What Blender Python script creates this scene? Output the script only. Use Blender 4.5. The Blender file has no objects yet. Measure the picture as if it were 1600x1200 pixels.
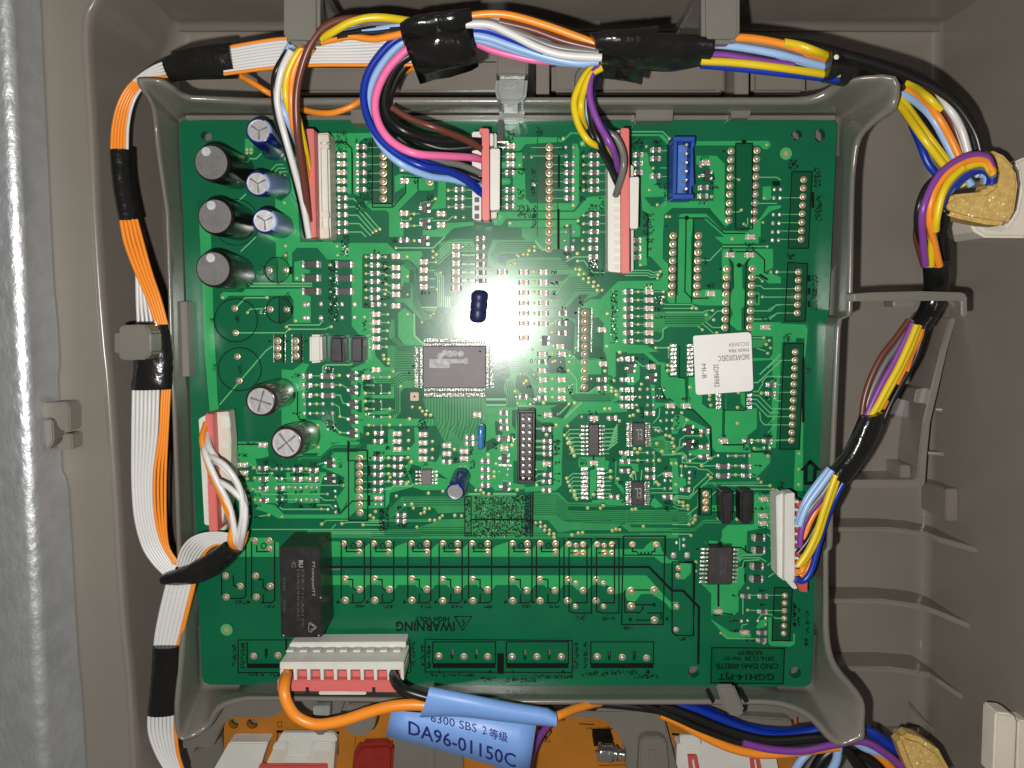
import bpy, bmesh, math, random
from mathutils import Vector, Matrix
random.seed(7)
S = bpy.context.scene
COL = S.collection
# ------------------------------------------------------------------ camera, world, flash, exposure
FPX = 1250.0            # focal length in pixels of the 1600 px wide frame
CAMH = 2.5              # camera height above the board (1 unit = 10 cm)
ROT = Matrix.Rotation(math.radians(-5.8), 3, 'X') @ Matrix.Rotation(math.atan(10/FPX), 3, 'Y')
cam_d = bpy.data.cameras.new('camera'); cam_d.sensor_width = 36; cam_d.lens = 36*FPX/1600
cam_d.clip_start = 0.05; cam_d.clip_end = 100
cam = bpy.data.objects.new('camera', cam_d); COL.objects.link(cam)
cam.matrix_world = Matrix.Translation((0, 0, CAMH)) @ ROT.to_4x4()
S.camera = cam
wd = bpy.data.worlds.new('World'); S.world = wd; wd.use_nodes = True
wd.node_tree.nodes['Background'].inputs[0].default_value = (1.0, 0.95, 0.88, 1)
wd.node_tree.nodes['Background'].inputs[1].default_value = 0.10
fl = bpy.data.lights.new('phone_flash', 'POINT'); fl.energy = 245; fl.shadow_soft_size = 0.022; fl.color = (1.0, 0.975, 0.93)
flo = bpy.data.objects.new('phone_flash', fl); COL.objects.link(flo); flo.location = (-0.14, -0.11, 2.5)
S.view_settings.view_transform = 'Standard'; S.view_settings.look = 'None'
S.view_settings.exposure = 0.0; S.view_settings.gamma = 1.0

def W(px, py, z=0.0):
    d = ROT @ Vector(((px-800)/FPX, -(py-600)/FPX, -1.0))
    k = (z-CAMH)/d.z
    return Vector((d.x*k, d.y*k, z))
def scl(px, py, z=0.0):      # world units per pixel at that point
    return (W(px+1, py, z)-W(px, py, z)).length

# ------------------------------------------------------------------ materials
MATS = {}
def lin(c):
    return tuple(((v/255)/12.92 if v/255 <= 0.04045 else ((v/255+0.055)/1.055)**2.4) for v in c)
def mat(name, col, rough=0.5, metal=0.0, spec=0.5, noise=0.0, nscale=20, bump=0.0, bscale=60, coat=0.0, var=None, sheen=0, trans=0, aniso=None):
    if name in MATS: return MATS[name]
    m = bpy.data.materials.new(name); m.use_nodes = True; nt = m.node_tree; N = nt.nodes; L = nt.links
    p = N['Principled BSDF']
    p.inputs['Base Color'].default_value = (*col, 1)
    p.inputs['Roughness'].default_value = rough; p.inputs['Metallic'].default_value = metal
    p.inputs['Specular IOR Level'].default_value = spec
    p.inputs['Coat Weight'].default_value = coat; p.inputs['Coat Roughness'].default_value = 0.12
    if trans: p.inputs['Transmission Weight'].default_value = trans
    tc = N.new('ShaderNodeTexCoord')
    if noise or var:
        n = N.new('ShaderNodeTexNoise'); n.inputs['Scale'].default_value = nscale; n.inputs['Detail'].default_value = 5
        L.new(tc.outputs['Object'], n.inputs['Vector'])
        mx = N.new('ShaderNodeMix'); mx.data_type = 'RGBA'
        a = var if var else tuple(max(0, c*(1-noise)) for c in col)
        b = col if var else tuple(min(1, c*(1+noise)) for c in col)
        mx.inputs[6].default_value = (*a, 1); mx.inputs[7].default_value = (*b, 1)
        cr = N.new('ShaderNodeMapRange'); cr.inputs[1].default_value = 0.35; cr.inputs[2].default_value = 0.65
        L.new(n.outputs[0], cr.inputs[0]); L.new(cr.outputs[0], mx.inputs[0]); L.new(mx.outputs[2], p.inputs['Base Color'])
        rr = N.new('ShaderNodeMapRange'); rr.inputs[3].default_value = rough*0.85; rr.inputs[4].default_value = min(1, rough*1.2)
        L.new(n.outputs[0], rr.inputs[0]); L.new(rr.outputs[0], p.inputs['Roughness'])
    if bump:
        n2 = N.new('ShaderNodeTexNoise'); n2.inputs['Scale'].default_value = bscale; n2.inputs['Detail'].default_value = 4
        mp = N.new('ShaderNodeMapping'); L.new(tc.outputs['Object'], mp.inputs[0]); L.new(mp.outputs[0], n2.inputs['Vector'])
        if aniso: mp.inputs['Scale'].default_value = aniso
        bp = N.new('ShaderNodeBump'); bp.inputs['Strength'].default_value = bump; bp.inputs['Distance'].default_value = 0.01
        L.new(n2.outputs[0], bp.inputs['Height']); L.new(bp.outputs[0], p.inputs['Normal'])
    MATS[name] = m; return m
M_DARK = mat('solder_mask_bare', (0.0040, 0.122, 0.051), 0.215, spec=.5, noise=0.06, nscale=6, bump=0.008, bscale=60)
M_POUR = mat('solder_mask_over_copper', (0.030, 0.345, 0.105), 0.215, spec=.5, noise=0.06, nscale=9, bump=0.012, bscale=70)
M_TRACE = mat('solder_mask_over_trace', (0.13, 0.46, 0.19), 0.23, spec=.6)
M_GAP = mat('solder_mask_in_gap', (0.0022, 0.098, 0.037), 0.22, spec=.5)
M_FOOT = mat('footprint_green', (0.0018, 0.072, 0.029), 0.3)
M_MID = mat('solder_mask_fine_traces', (0.034, 0.265, 0.088), 0.22, spec=.5, noise=0.08, nscale=14)
M_INK = mat('black_ink', (0.004, 0.006, 0.005), 0.6, spec=0.15)
M_INK2 = mat('faded_black_ink', (0.002, 0.010, 0.007), 0.6, spec=0.15)
M_SOLD = mat('solder', (0.70, 0.67, 0.62), 0.27, metal=0.6, bump=0.5, bscale=110)
M_GOLD = mat('bare_copper_pad', (0.80, 0.47, 0.24), 0.36, metal=0.5)
M_VIA = mat('tinned_via', (0.42, 0.43, 0.17), 0.42, metal=0.15)
M_RES = mat('resistor_body', (0.115, 0.092, 0.085), 0.5)
M_CER = mat('ceramic_tan', (0.60, 0.42, 0.31), 0.5)
M_CHIP = mat('chip_black', (0.040, 0.036, 0.036), 0.42, noise=0.12, nscale=30, bump=0.12, bscale=260)
M_BLK = mat('black_plastic', (0.018, 0.017, 0.017), 0.38, noise=0.2, nscale=30)
M_TAPE = mat('black_tape', (0.009, 0.0088, 0.0088), 0.20, noise=0.2, nscale=10, bump=0.8, bscale=14)
M_WHITE = mat('white_nylon', (0.66, 0.65, 0.60), 0.42, noise=0.03, nscale=12)
M_CREAM = mat('cream_nylon', (0.62, 0.58, 0.49), 0.45, noise=0.04, nscale=12)
M_PINK = mat('salmon_lock_plastic', (0.66, 0.15, 0.14), 0.45)
M_RED = mat('red_lock_plastic', (0.55, 0.085, 0.075), 0.45)
M_BLUEP = mat('blue_socket_plastic', (0.012, 0.065, 0.36), 0.42, noise=0.1, nscale=20)
M_BLUEL = mat('light_blue_plastic', (0.05, 0.17, 0.52), 0.45, noise=0.15, nscale=40)
M_TRAY = mat('grey_tray_plastic', (0.170, 0.160, 0.137), 0.22, noise=0.05, nscale=5, bump=0.05, bscale=40)
M_LINER = mat('taupe_liner_plastic', (0.215, 0.190, 0.163), 0.24, noise=0.05, nscale=3, bump=0.05, bscale=22)
M_FLANGE = mat('taupe_flange_plastic', (0.205, 0.186, 0.158), 0.42, noise=0.04, nscale=3, bump=0.03, bscale=60)
M_STEEL = mat('galvanised_steel', (0.56, 0.58, 0.60), 0.39, metal=0.7, noise=0.05, nscale=16, bump=0.38, bscale=30, aniso=(1.6, 1, 1))
M_ALU = mat('capacitor_aluminium', (0.62, 0.61, 0.62), 0.42, metal=0.75, bump=0.1, bscale=60)
M_BROWN = mat('brown_sleeve', (0.030, 0.018, 0.018), 0.25, coat=0.4)
M_SIDE = mat('grey_green_sleeve', (0.085, 0.092, 0.078), 0.14, coat=0.6)
M_NAVY = mat('navy_sleeve', (0.010, 0.013, 0.16), 0.25, coat=0.4)
M_PALE = mat('pale_blue_sleeve', (0.25, 0.33, 0.58), 0.35)
M_COIL = mat('dark_coil_sleeve', (0.010, 0.009, 0.009), 0.22, coat=0.3)
M_COILT = mat('coil_top_grey', (0.150, 0.143, 0.140), 0.55, noise=0.08, nscale=25, bump=0.2, bscale=120)
M_DISC = mat('blue_disc_epoxy', (0.05, 0.22, 0.56), 0.25, coat=0.5)
M_STICK = mat('sticker_paper', (0.80, 0.79, 0.76), 0.6, noise=0.02)
M_GREYINK = mat('grey_print', (0.10, 0.10, 0.10), 0.6)
M_BLUETAG = mat('blue_tag_film', (0.185, 0.345, 0.72), 0.42, bump=0.1, bscale=12)
M_NAVINK = mat('navy_print', (0.008, 0.012, 0.13), 0.5)
M_FOAM = mat('ochre_foam', (0.60, 0.40, 0.125), 0.5, noise=0.14, nscale=60, bump=0.35, bscale=120)
M_FLECK = mat('foam_fleck', (0.95, 0.88, 0.62), 0.3, metal=0.0)
M_IVORY = mat('ivory_fitting', (0.74, 0.68, 0.58), 0.45, noise=0.03)
M_ORB = mat('orange_board', (0.42, 0.155, 0.014), 0.42, noise=0.10, nscale=5)
M_REDC = mat('red_capacitor', (0.27, 0.022, 0.016), 0.28, noise=0.1)
M_CLEAR = mat('frosted_clip', (0.27, 0.29, 0.265), 0.2, noise=0.1, nscale=14, bump=0.3, bscale=30)
M_GLASSM = mat('fuse_metal', (0.75, 0.75, 0.72), 0.15, metal=0.95)
M_HOLE = mat('hole_dark', (0.006, 0.006, 0.006), 0.8)
M_PRINTW = mat('pale_print', (0.30, 0.30, 0.30), 0.6)
M_GREYPRT = mat('dim_print', (0.085, 0.080, 0.078), 0.6)
WC = dict(orange=(0.86, 0.27, 0.022), white=(0.66, 0.65, 0.64), black=(0.009, 0.009, 0.009), brown=(0.135, 0.040, 0.026),
          yellow=(0.72, 0.52, 0.012), lblue=(0.30, 0.47, 0.76), grey=(0.155, 0.15, 0.145), blue=(0.006, 0.032, 0.34),
          pink=(0.85, 0.16, 0.38), purple=(0.21, 0.05, 0.30))
def wmat(c): return mat('insulation_'+c, WC[c], 0.33, noise=0.03, nscale=6)

# ------------------------------------------------------------------ object helpers
def empty(name, label, cat, loc=(0, 0, 0), group=None):
    o = bpy.data.objects.new(name, None); COL.objects.link(o); o.location = loc; o.empty_display_size = 0.05
    o['label'] = label; o['category'] = cat
    if group: o['group'] = group
    return o
def setp(o, parent):
    o.parent = parent
    if parent is not None:
        o.matrix_parent_inverse = parent_mw(parent).inverted()
def parent_mw(o):
    m = Matrix.Translation(o.location) @ o.rotation_euler.to_matrix().to_4x4() @ Matrix.Diagonal((*o.scale, 1))
    return (parent_mw(o.parent) @ o.matrix_parent_inverse @ m) if o.parent else m
def tag(o, label=None, cat=None, group=None, kind=None):
    if label: o['label'] = label
    if cat: o['category'] = cat
    if group: o['group'] = group
    if kind: o['kind'] = kind
    return o
class MB:
    def __init__(s): s.v = []; s.f = []; s.m = []; s.mats = []; s.sm = []
    def mi(s, m):
        if m not in s.mats: s.mats.append(m)
        return s.mats.index(m)
    def add(s, vs, fs, m, smooth=False):
        b = len(s.v); k = s.mi(m); s.v += [tuple(v) for v in vs]
        for f in fs: s.f.append([b+i for i in f]); s.m.append(k); s.sm.append(smooth)
    def mesh(s, name):
        me = bpy.data.meshes.new(name); me.from_pydata(s.v, [], s.f)
        for m in s.mats: me.materials.append(m)
        me.polygons.foreach_set('material_index', s.m); me.polygons.foreach_set('use_smooth', s.sm); me.update(); return me
    def build(s, name, parent=None, loc=None, bevel=0, seg=2, fixn=True):
        me = s.mesh(name)
        if bevel or fixn:
            bm = bmesh.new(); bm.from_mesh(me)
            if bevel:
                bmesh.ops.bevel(bm, geom=[e for e in bm.edges if len(e.link_faces) == 2 and e.calc_face_angle(0) > 0.5], offset=bevel, segments=seg, affect='EDGES', clamp_overlap=True)
            if fixn: bmesh.ops.recalc_face_normals(bm, faces=bm.faces)
            bm.to_mesh(me); bm.free()
        o = bpy.data.objects.new(name, me); COL.objects.link(o)
        if parent is not None: setp(o, parent)
        if loc is not None: o.location = loc
        return o
    # axis box in world
    def box(s, c, d, m, rz=0):
        x, y, z = d[0]/2, d[1]/2, d[2]/2; R = Matrix.Rotation(rz, 3, 'Z')
        vs = [Vector(c)+R @ Vector(p) for p in ((-x,-y,-z),(x,-y,-z),(x,y,-z),(-x,y,-z),(-x,-y,z),(x,-y,z),(x,y,z),(-x,y,z))]
        s.add(vs, [(3,2,1,0),(4,5,6,7),(0,1,5,4),(1,2,6,5),(2,3,7,6),(3,0,4,7)], m)
    # upright prism whose TOP face covers the given outline in the photograph
    def prism(s, pts, zt, zb, m, mtop=None):
        top = [W(x, y, zt) for x, y in pts]; n = len(top)
        bot = [Vector((p.x, p.y, zb)) for p in top]
        s.add(top+bot, [tuple(range(n))], mtop or m)
        b = len(s.v)-2*n; k = s.mi(m)
        for i in range(n):
            j = (i+1) % n; s.f.append([b+i, b+n+i, b+n+j, b+j]); s.m.append(k); s.sm.append(False)
        s.f.append([b+n+i for i in reversed(range(n))]); s.m.append(k); s.sm.append(False)
    def flat(s, pts, z, m, ccw=True):
        s.add([W(x, y, z) for x, y in pts], [tuple(range(len(pts)))], m)
    def strip(s, pts, w, z, m):          # a flat line of pixel width w
        P = [Vector(p) for p in pts]; n = len(P)
        if n < 2: return
        L = []; R = []
        for i in range(n):
            a = (P[i]-P[i-1]).normalized() if i else (P[1]-P[0]).normalized()
            b = (P[i+1]-P[i]).normalized() if i < n-1 else a
            t = (a+b); t = t.normalized() if t.length > 1e-6 else a
            nn = Vector((-t.y, t.x)); c = max(0.4, nn.dot(Vector((-a.y, a.x))))
            L.append(P[i]+nn*(w/2/c)); R.append(P[i]-nn*(w/2/c))
        vs = [W(p.x, p.y, z) for p in L+R]
        s.add(vs, [(i, i+1, n+i+1, n+i) for i in range(n-1)], m)
    def disc(s, px, py, r, z, m, n=10, h=0, dome=0):
        c = W(px, py, z); k = scl(px, py, z)*r
        ring = [c+Vector((math.cos(2*math.pi*i/n)*k, math.sin(2*math.pi*i/n)*k, 0)) for i in range(n)]
        if dome:
            s.add(ring+[c+Vector((0, 0, dome))], [(i, (i+1) % n, n) for i in range(n)], m, True)
        else: s.add(ring, [tuple(range(n))], m)
def quadpx(x0, y0, x1, y1): return [(x0, y0), (x0, y1), (x1, y1), (x1, y0)]
def cat(pts, k=6):              # Catmull-Rom through 3-D points
    P = [Vector(p) for p in pts]; out = []
    if len(P) < 3:
        return [P[0].lerp(P[1], i/k) for i in range(k+1)]
    for i in range(len(P)-1):
        p0 = P[i-1] if i else 2*P[0]-P[1]; p1 = P[i]; p2 = P[i+1]; p3 = P[i+2] if i+2 < len(P) else 2*P[-1]-P[-2]
        for j in range(k):
            t = j/k
            out.append(0.5*((2*p1)+(p2-p0)*t+(2*p0-5*p1+4*p2-p3)*t*t+(3*p1-p0-3*p2+p3)*t*t*t))
    out.append(P[-1]); return out
def tube_into(mb, pts, r, m, n=8, k=6, cap=True):
    P = cat(pts, k); N = len(P); vs = []; up = Vector((0, 0, 1))
    for i, p in enumerate(P):
        t = (P[min(i+1, N-1)]-P[max(i-1, 0)]).normalized()
        s_ = t.cross(up); s_ = s_.normalized() if s_.length > 1e-4 else Vector((1, 0, 0)); u = s_.cross(t).normalized()
        for a in range(n):
            q = 2*math.pi*a/n; vs.append(p+s_*math.cos(q)*r+u*math.sin(q)*r)
    fs = [(i*n+a, i*n+(a+1) % n, (i+1)*n+(a+1) % n, (i+1)*n+a) for i in range(N-1) for a in range(n)]
    mb.add(vs, fs, m, True)
    if cap: mb.add([vs[a] for a in range(n)], [tuple(range(n))], m); mb.add([vs[(N-1)*n+a] for a in range(n)], [tuple(range(n))], m)
def wire(c, pts, parent, r=0.0095, z=0.2, name='wire', k=6):
    """pts: (px,py) or (px,py,z)"""
    P = [W(p[0], p[1], p[2] if len(p) > 2 else z) for p in pts]
    mb = MB(); tube_into(mb, P, r, wmat(c), k=k)
    return mb.build(name, parent)
def lerp2(A, B, t): return [tuple(a[i]+(b[i]-a[i])*t for i in range(len(a))) for a, b in zip(A, B)]
def resamp(A, n):
    P = cat([Vector((*p[:2], p[2] if len(p) > 2 else 0)) for p in A], 8)
    d = [0]
    for i in range(1, len(P)): d.append(d[-1]+(P[i]-P[i-1]).length)
    out = []; j = 0
    for i in range(n):
        t = d[-1]*i/(n-1)
        while j < len(d)-2 and d[j+1] < t: j += 1
        u = (t-d[j])/max(1e-9, d[j+1]-d[j]); out.append(tuple(P[j].lerp(P[j+1], min(1, u))))
    return out
def ribbon(A, B, colors, parent, z=0.2, r=None, name='wire', tilt=0.0):
    n = 12; a = resamp([(*p[:2], p[2] if len(p) > 2 else z) for p in A], n); b = resamp([(*p[:2], p[2] if len(p) > 2 else z) for p in B], n)
    m = len(colors)
    for i, c in enumerate(colors):
        t = (i+0.5)/m; L = lerp2(a, b, t)
        if r is None:
            w = sum(math.dist(p[:2], q[:2]) for p, q in zip(a, b))/n
            rr = 0.57*w/m*scl(L[0][0], L[0][1], L[0][2])
        else: rr = r
        wire(c, [(p[0], p[1], p[2]+tilt*t) for p in L], parent, rr, name=name, k=3)
def sleeve(A, B, parent, z=0.22, thick=0.05, m=None, name='tape_wrap', n=14, rag=0.0):
    """flattened sleeve of tape between two edge lines"""
    m = m or M_TAPE; a = resamp([(*p[:2], p[2] if len(p) > 2 else z) for p in A], n); b = resamp([(*p[:2], p[2] if len(p) > 2 else z) for p in B], n)
    mb = MB(); vs = []; K = 14; rnd = random.Random(int(A[0][0]))
    for i in range(n):
        p = W(*a[i]); q = W(*b[i]); c = (p+q)/2; h = (p-q)/2
        for j in range(K):
            t = 2*math.pi*j/K; ct, st = math.cos(t), math.sin(t)
            e = 1+rag*rnd.uniform(-1, 1)
            vs.append(c+h*(abs(ct)**0.95*(1 if ct > 0 else -1))*(1+rag*0.3*rnd.uniform(-1, 1))+Vector((0, 0, thick/2*(abs(st)**0.95*(1 if st > 0 else -1))*e)))
    fs = [(i*K+j, i*K+(j+1) % K, (i+1)*K+(j+1) % K, (i+1)*K+j) for i in range(n-1) for j in range(K)]
    mb.add(vs, fs, m, True); mb.add(vs[:K], [tuple(range(K))], m); mb.add(vs[-K:], [tuple(range(K))], m)
    return mb.build(name, parent)
def text_geo(body, bold=0.0, res=2):
    cu = bpy.data.curves.new('t', 'FONT'); cu.body = body; cu.size = 1; cu.resolution_u = res; cu.offset = bold
    o = bpy.data.objects.new('t', cu); COL.objects.link(o)
    dg = bpy.context.evaluated_depsgraph_get(); me = bpy.data.meshes.new_from_object(o.evaluated_get(dg))
    vs = [v.co.copy() for v in me.vertices]; fs = [tuple(p.vertices) for p in me.polygons]
    bpy.data.objects.remove(o); bpy.data.curves.remove(cu); bpy.data.meshes.remove(me)
    return vs, fs
def text(mb, body, x, y, w, h, ang, z, m, bold=0.0, zf=None):
    """text block: centre at pixel (x,y), w x h pixels, reading direction turned by ang degrees (clockwise in the picture)"""
    vs, fs = text_geo(body, bold)
    if not vs: return
    x0 = min(v.x for v in vs); x1 = max(v.x for v in vs); y0 = min(v.y for v in vs); y1 = max(v.y for v in vs)
    a = math.radians(ang); c, s = math.cos(a), math.sin(a); out = []
    for v in vs:
        u = ((v.x-x0)/(x1-x0)-0.5)*w; t = ((v.y-y0)/(y1-y0)-0.5)*h
        px = x+u*c+t*s; py = y+u*s-t*c
        out.append(W(px, py, zf(px, py) if zf else z))
    mb.add(out, fs, m)

# ================================================================== SETTING: liner of the cavity, flange, steel side
FZ = -0.32                                       # cavity floor height
def rounded_rect(x0, y0, x1, y1, r, n=5):
    out = []
    for cx, cy, a0 in ((x1-r, y0+r, -90), (x1-r, y1-r, 0), (x0+r, y1-r, 90), (x0+r, y0+r, 180)):
        for i in range(n+1):
            a = math.radians(a0+90*i/n); out.append((cx+r*math.cos(a), cy+r*math.sin(a)))
    return out
mb = MB(); mb.flat([(-500, -500), (-500, 1700), (2200, 1700), (2200, -500)], FZ, M_LINER)
tag(mb.build('cavity_floor'), kind='structure')
# left wall (from the flange lip down to the floor), with a lip and a flange sheet
lipx = [(170, -60), (152, 0), (141, 22), (138, 60), (141, 120), (147, 220), (151, 320), (158, 440), (166, 540), (172, 600), (183, 760), (190, 880), (197, 980), (207, 1080), (216, 1260)]
mb = MB(); ZF = 0.14; rows = []
for (x, y) in cat([(a, b, 0) for a, b in lipx], 4) and [tuple(p[:2]) for p in cat([(a, b, 0) for a, b in lipx], 4)]:
    t = W(x, y, ZF)
    rows.append([Vector((t.x-0.9, t.y, ZF)), Vector((t.x-0.020, t.y, ZF)), Vector((t.x-0.014, t.y, ZF+0.003)), Vector((t.x-0.006, t.y, ZF+0.002)), Vector((t.x-0.001, t.y, ZF-0.004)), Vector((t.x+0.001, t.y, ZF-0.03)), Vector((t.x+0.012, t.y, FZ+0.06)), Vector((t.x+0.027, t.y, FZ+0.015)), Vector((t.x+0.07, t.y, FZ+0.002))])
vs = [v for r_ in rows for v in r_]; k = 9
mb.add(vs, [(i*k+j, i*k+j+1, (i+1)*k+j+1, (i+1)*k+j) for i in range(len(rows)-1) for j in range(1, k-1)], M_LINER, True)
mb.add(vs, [(i*k, i*k+1, (i+1)*k+1, (i+1)*k) for i in range(len(rows)-1)], M_FLANGE, True)
tag(mb.build('cavity_wall'), kind='structure')
# top wall with a rounded foot
mb = MB(); prof = []
yb = 40; xs = [-300, 250, 900, 1450, 2000]
def wallstrip(mb, line, out, m, zt=0.75, r=0.05, lean=0.06):
    """line: foot line in pixels at floor height; out: outward unit vector (world xy)"""
    rows = []
    for (x, y) in line:
        f = W(x, y, FZ+0.001); o = Vector((out[0], out[1], 0))
        rw = [f-o*(r*1.2)]
        for i in range(6):
            a = math.radians(90*i/5); rw.append(f-o*r*(1-math.sin(a)) + Vector((0, 0, 0.001+r*(1-math.cos(a)))))
        rw.append(f+o*lean+Vector((0, 0, zt-FZ))); rows.append(rw)
    k = len(rows[0]); vs = [v for r_ in rows for v in r_]
    mb.add(vs, [(i*k+j, i*k+j+1, (i+1)*k+j+1, (i+1)*k+j) for i in range(len(rows)-1) for j in range(k-1)], m, True)
wallstrip(mb, [(x, yb) for x in xs], (0, 1), M_LINER)
tag(mb.build('cavity_wall'), kind='structure')
mb = MB(); wallstrip(mb, [(1470, -200), (1466, 100), (1462, 300), (1456, 600), (1450, 850), (1440, 1250)], (1, 0), M_LINER, r=0.04, lean=0.10)
tag(mb.build('cavity_wall'), kind='structure')
# ribs (fins) on the right-hand floor and wall: (foot start, foot corner, wall end), fin height
def fin(pts_top, y_foot_shift, th=5, name='liner_rib'):
    mb = MB(); T = [W(x, y, z) for x, y, z in pts_top]; n = len(T)
    w = th*0.002
    vs = []
    for p in T: vs += [p+Vector((0, w/2, 0)), p-Vector((0, w/2, 0)), Vector((p.x, p.y-w/2, FZ-0.01)), Vector((p.x, p.y+w/2, FZ-0.01))]
    fs = []
    for i in range(n-1):
        for j in range(4): fs.append((i*4+j, i*4+(j+1) % 4, (i+1)*4+(j+1) % 4, (i+1)*4+j))
    fs += [(0, 1, 2, 3), tuple((n-1)*4+j for j in (3, 2, 1, 0))]
    mb.add(vs, fs, M_LINER)
    return tag(mb.build(name, bevel=0.005, seg=3), kind='structure')
def zw(x): return 2.5-1.565*1250/(x-790)
def rib(y0, y1, xk, xe, ye, x0=1290, h=-0.20):
    fin([(x0, y0, h), (xk, y0, h), (xk+60, (y0+y1)/2+1, h+0.025), (1465, y1+2, h+0.06), (xe, ye, zw(xe))], 0, 9)
rib(828, 841, 1388, 1580, 876)
rib(940, 956, 1378, 1570, 1002)
rib(1046, 1062, 1390, 1560, 1128)
for y0, xs_, xe, ye in ((640, 1462, 1560, 655), (708, 1448, 1560, 730), (572, 1478, 1570, 582)):
    fin([(xs_-2, y0, FZ+0.06), (xs_+30, y0+2, FZ+0.09), (xe, ye, zw(xe))], 0, 5)
fin([(1425, 1105, FZ+0.03), (1445, 1128, FZ+0.07), (1500, 1180, zw(1500))], 0, 5)
fin([(1380, 1145, FZ+0.04), (1450, 1147, FZ+0.05)], 0, 5)
# raised ledge panel on the right (step outline from the photo)
mb = MB(); mb.prism([(1325, 750), (1325, 762), (1437, 763), (1446, 757), (1449, 712), (1454, 660), (1467, 606), (1481, 545), (1495, 497), (1485, 497), (1470, 545), (1455, 606), (1442, 660), (1436, 712), (1434, 745), (1430, 750)], FZ+0.15, FZ-0.01, M_LINER)
tag(mb.build('liner_ledge', bevel=0.004, seg=2), kind='structure')
for q in ([(1478, 764), (1497, 764), (1497, 814), (1478, 814)],):
    mb = MB(); mb.prism(q, -0.15, FZ, M_LINER); tag(mb.build('liner_boss', bevel=0.004), kind='structure')
mb = MB(); mb.prism([(1407, 727), (1423, 727), (1423, 749), (1407, 748)], FZ+0.11, FZ, M_LINER); tag(mb.build('liner_boss', bevel=0.003), kind='structure')
mb = MB(); mb.prism([(1432, 608), (1449, 606), (1448, 630), (1428, 629)], FZ+0.12, FZ, M_LINER); tag(mb.build('liner_boss', bevel=0.003), kind='structure')
# raised panels of the rear liner above the tray (mid-tone with vertical ribs)
for (x0, y0, x1, y1, z) in ((250, 45, 1700, 47, FZ+0.03),):
    mb = MB(); mb.prism(quadpx(x0, y0, x1, y1), z, FZ, M_LINER); tag(mb.build('liner_step', bevel=0.006, seg=3), kind='structure')
for x0, x1 in ((838, 858), (1148, 1170), (608, 616)):
    mb = MB(); mb.prism(quadpx(x0, 60, x1, 150), -0.08, FZ, M_LINER); tag(mb.build('liner_rib', bevel=0.004, seg=2), kind='structure')
for x0, x1, y0 in ((400, 606, 104), (618, 825, 96), (862, 1135, 96), (1174, 1260, 104)):
    mb = MB(); mb.prism(quadpx(x0, y0, x1, 147), FZ+0.12, FZ, M_LINER); tag(mb.build('liner_panel', bevel=0.014, seg=4), kind='structure')
mb = MB(); mb.prism(quadpx(116, -30, 140, 38), ZF-0.004, ZF-0.06, M_FLANGE); tag(mb.build('flange_step', bevel=0.004), kind='structure')
# cable clips moulded on the liner, hooked over the wires
def clip(name, pts, zt, zb, label, bev=0.016):
    e = empty(name, label, 'cable clip', W(*pts[0], zt)); mb = MB(); mb.prism(pts, zt, zb, M_TRAY)
    mb.build('hook', e, bevel=bev, seg=4); return e
c1 = clip('cable_clip', [(442, -40), (442, 58), (450, 67), (490, 69), (499, 60), (499, -40)], 0.34, 0.29, 'grey plastic cable clip at the top edge pressing on the white ribbon')
c2 = clip('cable_clip', [(1097, -40), (1097, 55), (1100, 64), (1106, 67), (1145, 67), (1155, 60), (1157, 45), (1157, -40)], 0.36, 0.31, 'grey plastic cable clip over the black taped bundle, right of the two top clips')
c3 = clip('cable_clip', [(185, 512), (185, 560), (190, 563), (228, 562), (236, 552), (236, 520), (228, 508), (190, 508)], 0.26, 0.19, 'small grey square cable clip beside the left ribbon')
for c_, q, zt in ((c1, [(445, -40), (495, -40), (495, -20), (445, -20)], 0.32), (c2, [(1100, -40), (1154, -40), (1154, -20), (1100, -20)], 0.34), (c3, [(178, 520), (190, 520), (190, 552), (178, 552)], 0.21)):
    mb = MB(); mb.prism(q, zt, -0.1 if c_ is not c3 else 0.16, M_TRAY); mb.build('stem', c_, bevel=0.004)
# galvanised steel panel at the far left: flat sheet with a rolled edge
edge = [(45, -80), (47, 0), (52, 100), (57, 200), (63, 300), (72, 400), (82, 480), (87, 550), (86, 580), (77, 600), (67, 612), (64, 640), (64, 690), (70, 712), (90, 735), (99, 752), (103, 780), (108, 860), (113, 950), (118, 1030), (126, 1120), (134, 1280)]
mb = MB(); rows = []; zs = 0.27
ridge = [(38, -80), (-2, 0)]
ec = [tuple(p[:2]) for p in cat([(a, b, 0) for a, b in edge], 4)]
for (x, y) in ec:
    t = W(x, y, zs-0.11); rx = 10+0.050*y              # pixel column of the rolled ridge
    g = W(rx, y, zs); rr = 0.042
    rw = [Vector((g.x-1.2, t.y, zs-0.03)), Vector((g.x-0.16, t.y, zs-0.012)), Vector((g.x-0.09, t.y, zs+0.0))]
    for i in range(9):
        a = math.radians(66*i/8); rw.append(Vector((g.x-0.03+rr*math.sin(a), t.y, zs-rr*(1-math.cos(a)))))
    e_ = rw[-1]; rw.append(Vector((max(t.x, e_.x+0.004)*0.5+e_.x*0.5, t.y, zs-0.085))); rw.append(Vector((max(t.x, e_.x+0.01), t.y, zs-0.11))); rw.append(Vector((max(t.x, e_.x+0.01)+0.001, t.y, zs-0.125)))
    rows.append(rw)
k = len(rows[0]); vs = [v for r_ in rows for v in r_]
mb.add(vs, [(i*k+j, i*k+j+1, (i+1)*k+j+1, (i+1)*k+j) for i in range(len(rows)-1) for j in range(k-1)], M_STEEL, True)
tag(mb.build('steel_panel'), 'galvanised steel cabinet sheet with a bright rolled edge along the far left', 'metal panel')
lt = empty('retaining_latch', 'small translucent plastic latch hooking the steel sheet edge at the left', 'latch', W(90, 650, 0.36))
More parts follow.
